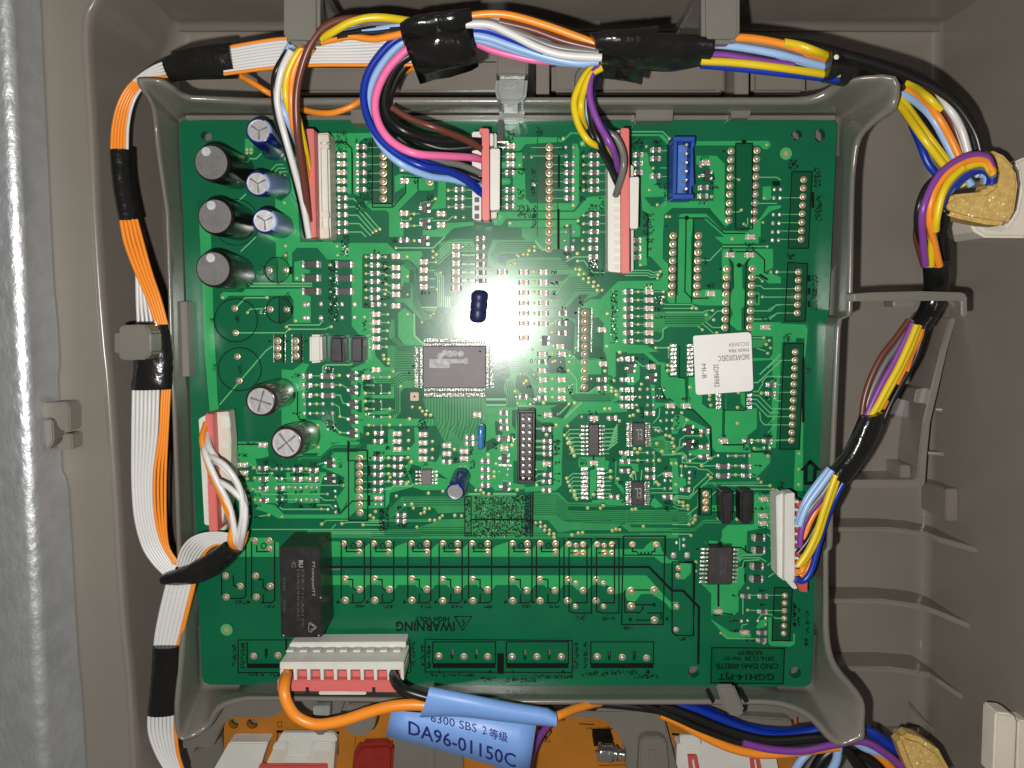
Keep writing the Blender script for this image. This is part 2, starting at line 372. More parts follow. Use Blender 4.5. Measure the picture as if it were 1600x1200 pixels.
mb = MB(); mb.prism([(64, 630), (104, 628), (109, 640), (109, 674), (98, 674), (90, 668), (86, 656), (80, 652), (64, 654)], 0.205, 0.14, M_FLANGE); mb.build('plate', lt, bevel=0.004)
mb = MB(); mb.prism([(68, 656), (82, 656), (84, 690), (74, 704), (68, 700)], 0.20, 0.14, M_FLANGE); mb.prism([(97, 678), (112, 678), (113, 702), (90, 706), (90, 692), (97, 690)], 0.20, 0.14, M_FLANGE); mb.build('prong', lt, bevel=0.004)

# ================================================================== GREY TRAY AROUND THE BOARD
tray = empty('board_tray', 'grey moulded plastic tray with flared corner ears holding the green board', 'tray', W(795, 1085, 0))
#   A = foot beside the board, B = inner rim, C = outer rim (all pixels); zB = rim height
ST = [  # A, B, C, z
 ((283, 185), (272, 141), (268, 130), .20), ((300, 180), (300, 158), (298, 147), .15), ((400, 180), (400, 164), (400, 151), .13), ((600, 180), (600, 163), (600, 150), .13), ((800, 180), (800, 163), (800, 150), .13),
 ((1000, 180), (1000, 163), (1000, 150), .13), ((1200, 180), (1200, 163), (1200, 150), .13), ((1280, 180), (1268, 162), (1262, 148), .14), ((1304, 181), (1300, 150), (1290, 138), .16),
 ((1309, 183), (1330, 130), (1325, 121), .23), ((1311, 186), (1393, 126), (1402, 117), .28), ((1312, 190), (1390, 160), (1404, 168), .28), ((1312, 196), (1366, 183), (1374, 190), .22), ((1312, 215), (1338, 215), (1349, 217), .15), ((1312, 260), (1330, 262), (1340, 262), .13),
 ((1310, 320), (1327, 320), (1337, 320), .13), ((1305, 450), (1324, 450), (1335, 450), .13), ((1303, 493), (1322, 493), (1333, 493), .13), ((1303, 499), (1308, 499), (1318, 499), .13), ((1299, 560), (1303, 560), (1314, 560), .13), ((1293, 700), (1297, 700), (1308, 700), .13), ((1289, 800), (1293, 800), (1304, 800), .13),
 ((1286, 856), (1291, 856), (1303, 856), .13), ((1284, 862), (1286, 862), (1297, 862), .13), ((1281, 930), (1286, 930), (1297, 932), .13), ((1275, 1000), (1287, 1000), (1299, 1000), .14), ((1271, 1045), (1300, 1045), (1310, 1040), .15),
 ((1270, 1066), (1330, 1082), (1339, 1076), .16), ((1270, 1074), (1343, 1104), (1353, 1100), .17), ((1269, 1076), (1342, 1130), (1353, 1132), .18), ((1268, 1077), (1341, 1150), (1352, 1158), .19), ((1267, 1077), (1330, 1154), (1334, 1163), .19), ((1262, 1078), (1310, 1157), (1302, 1165), .18), ((1250, 1078), (1270, 1118), (1266, 1128), .15), ((1225, 1078), (1228, 1098), (1226, 1108), .13), ((1180, 1078), (1180, 1093), (1180, 1103), .13),
 ((1100, 1078), (1100, 1093), (1100, 1103), .13), ((800, 1077), (800, 1093), (800, 1103), .13), ((640, 1077), (640, 1090), (640, 1100), .13), ((430, 1077), (430, 1088), (430, 1097), .13), ((380, 1077), (378, 1089), (380, 1099), .13), ((345, 1077), (338, 1103), (342, 1113), .13), ((325, 1077), (322, 1130), (326, 1139), .13),
 ((318, 1076), (298, 1146), (302, 1155), .16), ((315, 1076), (282, 1150), (276, 1154), .17), ((313, 1074), (280, 1100), (270, 1100), .17), ((312, 1060), (288, 1010), (277, 1010), .15), ((309, 980), (290, 960), (281, 960), .14), ((305, 880), (283, 880), (275, 880), .13), ((297, 640), (275, 640), (267, 640), .13), ((294, 588), (272, 588), (264, 588), .13),
 ((290, 470), (269, 470), (261, 470), .13), ((285, 330), (264, 330), (256, 330), .13), ((281, 240), (251, 240), (242, 240), .14), ((280, 205), (246, 195), (237, 190), .15), ((280, 195), (240, 165), (231, 158), .19), ((280, 192), (226, 137), (214, 134), .23), ((280, 190), (222, 128), (211, 121), .24), ((281, 187), (250, 131), (252, 121), .23)]
def loop_cat(L):     # closed smoothing: keep the traced points, subdivide linearly
    out = []
    for i in range(len(L)):
        a, b = L[i], L[(i+1) % len(L)]; out.append(a)
        if max(abs(a[2][0]-b[2][0]), abs(a[2][1]-b[2][1])) > 22:
            n = 3 if max(abs(a[2][0]-b[2][0]), abs(a[2][1]-b[2][1])) < 80 else 1
            p, q = L[i-1], L[(i+2) % len(L)]
            for j in range(1, n):
                t = j/n
                def cr(k, c):
                    w, x, y, zz = p[k][c], a[k][c], b[k][c], q[k][c]
                    v = 0.5*((2*x)+(y-w)*t+(2*w-5*x+4*y-zz)*t*t+(3*x-w-3*y+zz)*t**3)
                    return min(max(v, min(x, y)-6), max(x, y)+6)
                out.append((tuple(cr(0, c) for c in (0, 1)), tuple(cr(1, c) for c in (0, 1)), tuple(cr(2, c) for c in (0, 1)), a[3]+(b[3]-a[3])*t))
    return out
R_ = loop_cat(ST); rows = []
for A, B, C, z in R_:
    a = W(*A, -0.01); b = W(*B, z); c = W(*C, z); nrm = (c-b); nl = nrm.length; nrm.normalize()
    a0 = a - (b-a).normalized()*0.0; a0 = Vector((a.x, a.y, -0.03))
    rows.append([Vector((a.x*0.985, a.y+(-0.02 if a.y > 0 else 0.02), -0.045)), a+Vector((0, 0, -0.035)), a+(b-a)*0.06, b-(b-a)*0.08, b+nrm*nl*0.12+Vector((0, 0, -0.003)), b+nrm*nl*0.35+Vector((0, 0, 0.001)), c-nrm*nl*0.35+Vector((0, 0, 0.001)), c-nrm*nl*0.1-Vector((0, 0, 0.004)), c-Vector((0, 0, 0.014)), c-Vector((0, 0, 0.22))])
k = len(rows[0]); n = len(rows); vs = [v for r_ in rows for v in r_]
mb = MB(); mb.add(vs, [(i*k+j, i*k+j+1, ((i+1) % n)*k+j+1, ((i+1) % n)*k+j) for i in range(n) for j in range(k-1)], M_TRAY, True)
ob = mb.build('rim_wall', tray)
# tray back plate under the board
mb = MB(); mb.prism([(286, 176), (1306, 176), (1270, 1084), (312, 1084)], -0.055, -0.09, M_TRAY); mb.build('back_plate', tray)
# ledge along the top of the board and small hold-down tabs
mb = MB(); mb.prism([(290, 180), (290, 187), (1306, 187), (1306, 180)], 0.012, -0.04, M_TRAY); mb.build('ledge', tray, bevel=0.002)
for q, z in (([(548, 168), (548, 192), (582, 193), (582, 168)], 0.06), ([(994, 166), (994, 188), (1052, 188), (1052, 166)], 0.06), ([(1143, 171), (1143, 184), (1172, 184), (1174, 171)], 0.05)):
    mb = MB(); mb.prism(q, z, -0.03, M_TRAY); mb.build('tab', tray, bevel=0.003)
mb = MB(); mb.prism([(272, 472), (291, 471), (296, 588), (274, 589)], 0.045, -0.04, M_FLANGE); mb.build('tab', tray, bevel=0.002)
mb = MB(); mb.prism([(1119, 1071), (1128, 1100), (1138, 1116), (1148, 1121), (1158, 1120), (1164, 1112), (1158, 1096), (1147, 1071)], 0.165, 0.148, M_TRAY); mb.build('spring_arm', tray, bevel=0.006, seg=3)
for q in ([(1101, 1076), (1107, 1074), (1117, 1095), (1113, 1100)], [(1150, 1074), (1158, 1073), (1170, 1096), (1164, 1099)]):
    mb = MB(); mb.add([W(x, y, max(0.004, -0.01+(y-1077)/16*0.14)+0.008) for x, y in q], [(0, 1, 2, 3)], M_HOLE); mb.build('slot', tray, fixn=False)
# long rim bar along the right (clip arm holding the right harness)
arm = empty('cable_clip', 'long grey clip arm reaching right from the tray across the taped bundle', 'cable clip', W(1340, 465, 0.2))
mb = MB(); mb.prism([(1334, 459), (1365, 457), (1440, 455), (1505, 457), (1512, 462), (1512, 494), (1502, 495), (1502, 470), (1440, 470), (1366, 470), (1334, 471)], 0.24, 0.17, M_TRAY); mb.build('arm_bar', arm, bevel=0.004)
mb = MB(); mb.prism([(1396, 469), (1396, 480), (1430, 480), (1430, 469)], 0.235, 0.17, M_TRAY); mb.build('arm_tooth', arm, bevel=0.003)
# grey frosted clip on the top rim
tc = empty('board_clip', 'grey clip with a frosted lower end at the top centre of the tray', 'clip', W(797, 155, 0.2))
mb = MB(); mb.prism([(775, 78), (775, 118), (825, 118), (826, 74)], 0.20, -0.2, M_TRAY); mb.build('body', tc, bevel=0.006, seg=3)
mb = MB(); mb.prism([(776, 119), (773, 140), (778, 158), (786, 161), (814, 161), (822, 154), (825, 119)], 0.19, 0.06, M_CLEAR); mb.build('frosted_tip', tc, bevel=0.01, seg=3)
mb = MB(); mb.prism([(784, 124), (782, 133), (786, 137), (808, 136), (812, 126), (800, 124)], 0.197, 0.16, M_CLEAR); mb.build('catch', tc, bevel=0.005, seg=2)
mb = MB(); mb.prism([(780, 172), (780, 186), (818, 187), (820, 172)], 0.03, -0.04, M_CLEAR); mb.build('lower_catch', tc, bevel=0.004)
# ================================================================== THE GREEN CIRCUIT BOARD
board = empty('circuit_board', 'green printed circuit board packed with small parts, at the centre of the tray', 'circuit board', W(795, 620, -0.03))
def region_curve(outer, holes, z, h):
    cu = bpy.data.curves.new('c', 'CURVE'); cu.dimensions = '2D'; cu.fill_mode = 'BOTH'; cu.extrude = h/2
    for loop in [outer]+holes:
        sp = cu.splines.new('POLY'); sp.points.add(len(loop)-1); sp.use_cyclic_u = True
        for i, (x, y) in enumerate(loop): p = W(x, y, 0); sp.points[i].co = (p.x, p.y, 0, 1)
    o = bpy.data.objects.new('c', cu); COL.objects.link(o)
    me = bpy.data.meshes.new_from_object(o.evaluated_get(bpy.context.evaluated_depsgraph_get()))
    bpy.data.objects.remove(o)
    me.transform(Matrix.Translation((0, 0, z-h/2))); return me
def circ(x, y, r, n=18, ry=None): return [(x+r*math.cos(2*math.pi*i/n), y+(ry or r)*math.sin(2*math.pi*i/n)) for i in range(n)]
def corner(px, py, a, b, r=9):
    # rounded corner between directions a and b (unit px)
    return [(px+a[0]*r, py+a[1]*r), (px+(a[0]+b[0])*r*0.3, py+(a[1]+b[1])*r*0.3), (px+b[0]*r, py+b[1]*r)]
outl = corner(280, 187, (0, 1), (1, 0)) + corner(1308, 187, (-1, 0), (0, 1)) + corner(1268, 1073, (0, -1), (-1, 0), 11) + corner(315, 1070, (1, 0), (0, -1), 13)
holes = [circ(322, 213, 8.5), circ(1245, 211, 8.5), circ(1281, 211, 8.5, ry=11), circ(1084, 1050, 9), circ(1243, 1051, 9), circ(1022, 945, 3), circ(985, 968, 3)]
for x, y in ((706, 1022), (744, 1022), (820, 1023), (858, 1023), (952, 1024), (991, 1024), (416, 1021)):
    holes.append(rounded_rect(x-2.2, y-8, x+2.2, y+8, 2, 2))
me = region_curve(outl, holes, 0.0, 0.032); me.materials.clear(); me.materials.append(M_DARK)
o = bpy.data.objects.new('substrate', me); COL.objects.link(o); setp(o, board)

FR = [0, 0, 1]
def F(x, y, s=0.15): FR[:] = [x, y, s]
def T(p): return (FR[0]+p[0]*FR[2], FR[1]+p[1]*FR[2])
POUR = MB(); GAP = MB(); TR = MB(); INK = MB(); GTR = MB(); MID = MB()
zc = {'p': 0.0008, 'm': 0.0013, 'g': 0.0017, 't': 0.0023, 'k': 0.0038, 'f': 0.00205}
def nz(k): zc[k] += 0.0000015; return zc[k]
def pour(*pts): POUR.flat([T(p) for p in pts], nz('p'), M_POUR)
def mid(*pts): MID.flat([T(p) for p in pts], nz('m'), M_MID)
def gap(*pts): GAP.flat([T(p) for p in pts], nz('g'), M_GAP)
def foot(*pts): GAP.flat([T(p) for p in pts], nz('f'), M_FOOT)
def tr(*pts, w=1.7): TR.strip([T(p) for p in pts], w, nz('t'), M_TRACE)
def gl(*pts, w=1.1): GTR.strip([T(p) for p in pts], w*1.35+.1, nz('t'), M_GAP)
def ink(*pts, w=1.1): INK.strip([T(p) for p in pts], w*1.4+.3, nz('k'), M_INK)
def inkf(*pts): INK.flat([T(p) for p in pts], nz('k'), M_INK)
def inkrect(x0, y0, x1, y1, w=1.0): ink((x0, y0), (x1, y0), (x1, y1), (x0, y1), (x0, y0), w=w)
def bund(fn, pts, n, dx, dy, w=1.1):
    for i in range(n): fn(*[(x+dx*i, y+dy*i) for x, y in pts], w=w)
def inkcirc(x, y, r, w=1.0):
    k = 26; ink(*[(x+r*math.cos(2*math.pi*i/k), y+r*math.sin(2*math.pi*i/k)) for i in range(k+1)], w=w)
def inkdisc(x, y, r): INK.disc(*T((x, y)), r, nz('k'), M_INK)
rs = random.Random(3)
def scrib(x0, y0, x1, y1, m=None, n=None, s=2.2):
    """illegible cluster of small printed marks"""
    a, b = T((x0, y0)), T((x1, y1)); ar = abs((b[0]-a[0])*(b[1]-a[1])); n = n or int(ar/6)+2
    for i in range(n):
        x = rs.uniform(a[0], b[0]); y = rs.uniform(a[1], b[1]); l = rs.uniform(1.0, s+1); ang = rs.choice((0, 90, 60, 120)); wd_ = rs.uniform(.8, 1.5)
        dx, dy = math.cos(math.radians(ang))*l/2, math.sin(math.radians(ang))*l/2
        INK.strip([(x-dx, y-dy), (x+dx, y+dy)], wd_, nz('k'), m or M_INK)
# ---- solid pieces on the board -------------------------------------------------
U = 0.002
def proto(build):
    mb = MB(); build(mb); me = mb.mesh('piece')
    bm = bmesh.new(); bm.from_mesh(me); bmesh.ops.recalc_face_normals(bm, faces=bm.faces); bm.to_mesh(me); bm.free(); return me
def b_res(mb, L=15, Wd=8, body=M_RES, h=3.2):
    mb.box((0, 0, h/2*U+0.0032), ((L-6)*U, (Wd-1)*U, h*U), body)
    for s in (-1, 1):
        mb.box((s*(L/2-2.4)*U, 0, h/2*U+0.0036), (3.2*U, Wd*U, (h+0.3)*U), M_SOLD)
        mb.add([(s*(L/2-0.9)*U, -Wd*0.48*U, h*0.8*U+0.003), (s*(L/2-0.9)*U, Wd*0.48*U, h*0.8*U+0.003), (s*(L/2+1.8)*U, Wd*0.4*U, 0.0042), (s*(L/2+1.8)*U, -Wd*0.4*U, 0.0042)], [(0, 1, 2, 3)], M_SOLD)
P_RES = proto(lambda m: b_res(m)); P_CER = proto(lambda m: b_res(m, 14, 8.5, M_CER, 4.2)); P_RESW = proto(lambda m: b_res(m, 20, 8.5)); P_CERV = P_CER
P_DIO = proto(lambda m: b_res(m, 27, 10.5, M_CHIP, 7)); P_RESBIG = proto(lambda m: b_res(m, 20, 11, M_CHIP, 6))
def b_pad(mb, w=5.4, h=6.2):
    n = 10; r = []
    for zz, k in ((0.0034, 1.0), (0.0056, 0.8), (0.0072, 0.42)):
        r.append([Vector((math.copysign(abs(math.cos(2*math.pi*i/n))**0.7, math.cos(2*math.pi*i/n))*w/2*k*U, math.copysign(abs(math.sin(2*math.pi*i/n))**0.7, math.sin(2*math.pi*i/n))*h/2*k*U, zz)) for i in range(n)])
    vs = r[0]+r[1]+r[2]
    mb.add(vs, [(j*n+i, j*n+(i+1) % n, (j+1)*n+(i+1) % n, (j+1)*n+i) for j in range(2) for i in range(n)]+[tuple(2*n+i for i in range(n))], M_SOLD, True)
P_PAD = proto(b_pad)
def b_th(mb):
    n = 14
    def ring(r, z): return [Vector((math.cos(2*math.pi*i/n)*r*U, math.sin(2*math.pi*i/n)*r*U, z)) for i in range(n)]
    a = ring(5.7, 0.0036); b = ring(4.6, 0.0042); mb.add(a+b, [(i, (i+1) % n, n+(i+1) % n, n+i) for i in range(n)], M_GOLD)
    c = ring(4.5, 0.0042); d = ring(3.2, 0.0095); e = ring(1.2, 0.0120)
    mb.add(c+d+e, [(j*n+i, j*n+(i+1) % n, (j+1)*n+(i+1) % n, (j+1)*n+i) for j in range(2) for i in range(n)]+[tuple(2*n+i for i in range(n))], M_SOLD, True)
P_TH = proto(b_th)
def b_tho(mb):       # unfilled plated hole
    n = 14
    def ring(r, z): return [Vector((math.cos(2*math.pi*i/n)*r*U, math.sin(2*math.pi*i/n)*r*U, z)) for i in range(n)]
    a = ring(5.6, 0.0036); b = ring(2.6, 0.0046); mb.add(a+b, [(i, (i+1) % n, n+(i+1) % n, n+i) for i in range(n)], M_GOLD)
    c = ring(1.2, 0.0036); mb.add(b+c, [(i, (i+1) % n, n+(i+1) % n, n+i) for i in range(n)], M_SOLD, True); mb.add(c, [tuple(range(n))], M_RES)
P_THO = proto(b_tho)
def b_q(mb):
    mb.box((0, 0, 0.0105), (8*U, 15*U, 0.014), M_CHIP)
    for x, y in ((-6, 0), (6, 4.6), (6, -4.6)):
        mb.box((x*U, y*U, 0.0055), (5.5*U, 4.2*U, 0.004), M_SOLD)
P_Q = proto(b_q)
CNT = {}; SEEN = []
def seen(px, py, d):
    if any(abs(px-a) < d and abs(py-b) < d for a, b in SEEN): return True
    SEEN.append((px, py)); return False
def put(name, me, px, py, ang=0, s=1.0):
    if seen(px, py, 5.0): return None
    if me in (P_RES, P_CER): s *= .94
    o = bpy.data.objects.new(name, me); COL.objects.link(o)
    p = W(px, py, 0); o.location = p+Vector((0, 0, 0.0015)); o.rotation_euler = (0, 0, math.radians(ang)); o.scale = (s, s, s)
    CNT[name] = CNT.get(name, 0)+1; setp(o, board); return o
jr = random.Random(11)
def R(*ps, a=0, s=1): [put('chip_resistor', P_RES, *T(p), a+jr.uniform(-1.2, 1.2), s) for p in ps]
def C(*ps, a=0, s=1): [put('chip_capacitor', P_CER, *T(p), a+jr.uniform(-1.2, 1.2), s) for p in ps]
PADS = MB(); VIAS = MB()
def pd(*ps, s=1.0):
    for p in ps:
        if s > .5 and seen(*T(p), 3.2): continue
        c = W(*T(p), 0); b_ = len(PADS.v); m_ = P_PAD; k = PADS.mi(M_SOLD); q = s*jr.uniform(0.9, 1.1)
        PADS.v += [(c.x+v.co.x*q, c.y+v.co.y*q, v.co.z*1.0+.0015) for v in m_.vertices]
        for f in m_.polygons: PADS.f.append([b_+i for i in f.vertices]); PADS.m.append(k); PADS.sm.append(True)
def pp(*ps, d=9.0):
    for x, y in ps: pd((x-d/2/FR[2], y), (x+d/2/FR[2], y))
def th(*ps, s=1.0, o=False): [put('soldered_hole', P_THO if o else P_TH, *T(p), jr.uniform(0, 90), s) for p in ps]
def thcol(x0, y0, x1, y1, n, s=0.92): [th((x0+(x1-x0)*i/(n-1), y0+(y1-y0)*i/(n-1)), s=s) for i in range(n)]
def via(*ps, r=2.5):
    for p in ps:
        if not seen(*T(p), 2.2): VIAS.disc(*T(p), r*jr.uniform(0.85, 1.1), 0.0056+jr.random()*0.0004, M_VIA, 8, dome=0.0015)
def Q(*ps, a=0): [put('transistor', P_Q, *T(p), a) for p in ps]
def RW(*ps): [put('wide_resistor', P_RESW, *T(p)) for p in ps]
def D(*ps, big=False): [put('diode', P_RESBIG if big else P_DIO, *T(p)) for p in ps]
def col(fn, x, ys, **k): [fn((x, y), **k) for y in ys]

# ---- tile 1 (500,190)
F(500, 190)
pour((60, 120), (575, 120), (545, 165), (470, 172), (410, 220), (410, 780), (345, 745), (345, 330), (280, 208), (60, 200))
pour((150, 232), (265, 225), (325, 290), (325, 760), (285, 745), (285, 350), (150, 330))
pour((470, 820), (550, 855), (770, 855), (880, 750), (880, 680), (780, 740), (775, 570), (830, 545), (1190, 590), (1190, 700), (1160, 716), (1020, 718), (815, 925), (820, 970), (870, 1090), (870, 1200), (720, 1200), (720, 960), (690, 925), (540, 925), (465, 850))
pour((1230, 620), (1310, 620), (1310, 900), (1150, 915), (1225, 790))
pour((1330, 1055), (1600, 1045), (1600, 1080), (1390, 1110), (1300, 1200), (1070, 1200), (1070, 1130), (1200, 1130))
pour((940, 130), (1600, 130), (1600, 190), (1400, 180), (1000, 150))
foot((545, 175), (760, 175), (760, 855), (545, 855))
for y in (360, 448, 536, 625, 713, 803, 888, 975, 1062, 1150): tr((130, y), (190, y), w=1.6)
for y in (270, 360, 448, 538, 625, 713): tr((480, y), (620, y), w=1.2)
for i, (a, b) in enumerate((((300, 803), (620, 1118)), ((300, 888), (580, 1135)), ((300, 975), (550, 1155)), ((300, 1062), (530, 1190)))):
    tr(a, (a[0]+50+i*20, a[1]), b, w=1.9)
tr((290, 1150), (430, 1150), (480, 1200), w=1.9)
tr((930, 960), (1040, 960)); tr((850, 1000), (850, 1030), (940, 1030)); tr((930, 1083), (1050, 1083), (1040, 1015), (1180, 1005)); tr((1170, 1030), (1330, 1030), (1380, 990), (1420, 990)); tr((1030, 920), (1050, 850), (1170, 825), (1200, 800))
for y in (713, 800, 887): tr((1340, y), (1400, y)); tr((1510, y), (1590, y))
ink((80, 212), (262, 212), (332, 280), (342, 745)); inkrect(545, 170, 752, 892); ink((545, 855), (752, 855)); ink((760, 890), (890, 740), (890, 640)); ink((1020, 580), (1020, 715)); ink((930, 580), (1190, 590))
inkf((105, 270), (135, 255), (135, 285))
C(*[(232, y) for y in (360, 448, 536, 625, 713)]); R(*[(240, y) for y in (803, 888, 975, 1062, 1150)]); R(*[(432, y) for y in (270, 360, 448, 538, 625, 713)])
th(*[(662, y) for y in (270, 360, 448, 537, 625, 713, 803)]); th((1145, 628), s=0.95)
C((888, 500), (888, 625), (880, 960), (885, 1083), (1265, 965), (1265, 1080)); pp((1453, 252), d=17); R(*[(1455, y) for y in (620, 713, 800, 887)]); pp((1455, 997), d=13)
via((977, 960), (942, 1010), (980, 1083), (1200, 800), (620, 1118), (580, 1135), (548, 1155), (1335, 713), (1335, 800), (1340, 887)); Q((1095, 905), (1100, 1070))
for b in ((170, 100, 280, 340), (370, 180, 540, 330), (490, 480, 540, 860), (370, 750, 480, 960), (840, 570, 930, 600), (980, 570, 1020, 650), (230, 1130, 290, 1200), (1110, 750, 1180, 830)): scrib(*b)
# ---- tile 2 (740,190)
F(740, 190)
pour((330, 120), (430, 160), (880, 165), (920, 195), (1010, 110), (1400, 110), (1400, 125), (1020, 130), (930, 210), (540, 235), (480, 310), (440, 310), (430, 240), (330, 150))
pour((440, 320), (505, 320), (510, 480), (440, 490)); pour((290, 420), (350, 415), (350, 480), (290, 490)); pour((290, 590), (370, 590), (390, 625), (370, 655), (290, 660))
pour((410, 500), (510, 500), (535, 530), (540, 800), (590, 850), (1020, 850), (1030, 230), (1080, 230), (1100, 300), (1095, 860), (1040, 925), (410, 925))
pour((1100, 210), (1150, 190), (1170, 260), (1110, 260))
pour((215, 940), (1050, 940), (1190, 785), (1395, 770), (1395, 930), (1180, 930), (1090, 1012), (340, 1012), (290, 1080), (210, 1080))
pour((350, 1035), (1090, 1022), (1110, 1040), (1060, 1070), (960, 1070), (920, 1105), (360, 1100)); pour((1020, 1070), (1090, 1070), (1110, 1100), (1110, 1200), (1020, 1200))
foot((665, 235), (875, 235), (875, 850), (665, 850)); mid((500, 1110), (1000, 1110), (1000, 1330), (660, 1330), (500, 1200))
gl((665, 170), (665, 1200)); gl((875, 165), (875, 1200)); gl((400, 932), (1050, 932), w=1.3); gl((340, 1017), (1090, 1017), w=1.3)
inkf((878, 350), (900, 350), (900, 690), (878, 690)); inkf((872, 910), (896, 910), (896, 1330), (872, 1330)); ink((410, 497), (540, 497)); ink((440, 315), (490, 315))
for y in (262, 362, 448, 537, 625, 715, 800, 885): tr((280, y), (350, y), w=1.3)
for y in (270, 358): tr((600, y), (750, y), w=1.3)
for y in (270, 358, 448, 537, 625, 713, 800, 1150): tr((830, y), (950, y), w=1.3)
for y in (358, 448, 537, 625, 713, 975, 1062, 1150): tr((1150, y), (1200, y), w=1.5); tr((1310, y), (1395, y), w=1.3)
C((390, 262), (385, 362), (385, 448)); R(*[(380, y) for y in (537, 715, 800, 885)])
th(*[(788, y) for y in (270, 358, 448, 537, 625, 713, 800, 888, 975, 1062, 1150)]); pp((563, 370), (1000, 270), (1003, 362), (1005, 1150), d=12)
R(*[(1000, y) for y in (448, 537, 625, 713, 800)]); R(*[(1255, y) for y in (358, 448, 537, 625, 713, 975, 1062, 1150)]); via(*[(1147, y) for y in (358, 448, 537, 625, 713, 975, 1062, 1150)]); via((935, 175), (1040, 868), (1090, 1030), (480, 450), (975, 1080), (380, 1055), (1135, 225))
for b in ((200, 200, 340, 290), (350, 90, 430, 200), (650, 60, 720, 150), (600, 480, 640, 780), (890, 270, 960, 300), (890, 450, 960, 480), (1110, 310, 1170, 350), (1110, 400, 1170, 520), (1100, 560, 1180, 720), (1110, 780, 1170, 830), (1200, 280, 1290, 330), (1200, 860, 1290, 960), (1310, 780, 1360, 940), (460, 870, 660, 1000), (460, 500, 530, 550), (460, 700, 530, 810), (600, 950, 650, 1100)): scrib(*b)
for b in ((200, 210, 340, 290), (610, 640, 640, 670)): scrib(*b, m=M_SOLD, n=9)
# ---- tile 3 (980,190)
F(980, 190)
pour((30, 130), (370, 130), (430, 200), (440, 235), (440, 260), (330, 150), (30, 150)); tr((30, 105), (370, 105), (440, 175))
pour((700, 205), (1460, 200), (1490, 215), (1495, 250), (1460, 290), (1410, 285), (1380, 248), (700, 248))
pour((130, 330), (200, 320), (220, 340), (225, 440), (250, 480), (300, 600), (330, 700), (430, 700), (430, 780), (150, 790), (130, 700))
pour((140, 740), (250, 880), (320, 890), (400, 820), (400, 790), (640, 800), (640, 830), (900, 825), (905, 520), (860, 520), (850, 440), (720, 450), (720, 355), (930, 355), (1015, 440), (1015, 960), (1060, 1090), (1000, 1110), (860, 900), (470, 900), (385, 985), (370, 1200), (225, 1200), (225, 960), (160, 935))
pour((540, 980), (560, 960), (820, 960), (990, 1135), (1260, 1145), (1280, 1100), (1390, 1000), (1470, 880), (1600, 870), (1600, 900), (1500, 930), (1390, 1030), (1390, 1200), (1010, 1200), (790, 1005), (690, 1005), (670, 1200), (540, 1200))
pour((1410, 680), (1500, 670), (1500, 800), (1470, 820), (1410, 815))
gap((1130, 225), (1305, 225), (1275, 1115), (1100, 1115))
bund(gl, [(380, 985), (470, 905), (850, 905), (1010, 1090), (1200, 1090)], 3, 6, 22, w=1.2)
for y in (303, 482, 572): tr((340, y), (500, y), w=1.2)
tr((1100, 580), (1165, 605)); tr((1080, 942), (1170, 940), (1190, 920)); tr((1370, 580), (1560, 580), (1600, 610)); tr((1360, 852), (1560, 852)); tr((1210, 1065), (1240, 1090), (1255, 1060), (1255, 1000))
inkrect(1130, 225, 1305, 1118); inkrect(420, 240, 640, 832); ink((540, 1005), (830, 1005), (1010, 1165), (1230, 1165)); ink((612, 1010), (612, 1200)); ink((690, 1010), (690, 1200)); ink((160, 935), (215, 965), (215, 1200))
inkdisc(1217, 213, 4); inkdisc(620, 1003, 3.6); inkf((985, 308), (1015, 293), (1015, 323)); inkf((390, 1090), (415, 1078), (415, 1102)); inkf((1515, 620), (1590, 620), (1590, 670), (1515, 670))
R((115, 353), (112, 443), (110, 537), (295, 303), (293, 392), (290, 572), (790, 692), (785, 780)); C((810, 437))
pd((1250, 0)) if 0 else None
pd((762, 462), (748, 572)); Q((820, 565)); via((200, 258), (272, 482), (232, 710), (315, 865), (440, 175), (880, 780), (410, 988), (445, 990), (1165, 605), (1190, 920), (1215, 1065), (1455, 240), (1430, 795), (1415, 1050))
thcol(1078, 308, 1055, 1030, 9, .9); thcol(1348, 303, 1318, 1030, 9, .9); pp((1560, 708), (1555, 797), (1550, 970), (1545, 1060), (1540, 1150), d=9.5)
for b in ((50, 160, 180, 300), (270, 180, 360, 260), (280, 620, 340, 660), (380, 640, 410, 780), (760, 360, 850, 400), (850, 670, 950, 700), (170, 950, 280, 1180), (750, 820, 840, 860), (860, 520, 910, 700)): scrib(*b)
# ---- tile 4 (280,370)
F(280, 370)
pour((200, -370), (225, -370), (225, -300), (330, -240), (330, 0), (345, 400), (355, 800), (375, 1200), (400, 1700), (420, 1850), (320, 1850), (290, 1500), (265, 1200), (240, 500), (215, 0))
gap((200, -380), (340, -380), (340, -150), (200, -150))
pour((1005, 60), (1600, 50), (1600, 235), (1540, 235), (1440, 115), (1225, 115), (1175, 170), (1175, 470), (1020, 475))
pour((860, -140), (1000, -60), (1100, 40), (1005, 60), (900, 0)); pour((1000, -400), (1200, -300), (1250, 60), (1005, 60))
pour((1200, 260), (1270, 250), (1280, 330), (1360, 345), (1360, 380), (1280, 385), (1270, 460), (1200, 460))
pour((690, 545), (1290, 540), (1290, 600), (1370, 620), (1370, 895), (1190, 895), (1190, 660), (1160, 612), (520, 612), (460, 660), (430, 640), (430, 600), (460, 575), (660, 580))
tr((770, 487), (1385, 487), w=2.6); tr((740, 515), (1385, 515), w=2.2)
tr((585, 745), (690, 635), (910, 635), w=2); tr((710, 790), (740, 752), (870, 750), w=2); tr((590, 1000), (1105, 1000), (1145, 962), (1520, 962), (1580, 930), w=2); tr((1115, 938), (1140, 918), (1460, 918), (1500, 870), w=2); tr((640, 155), (800, 0), w=2); tr((420, 1750), (900, 1190), (970, 1140), w=2)
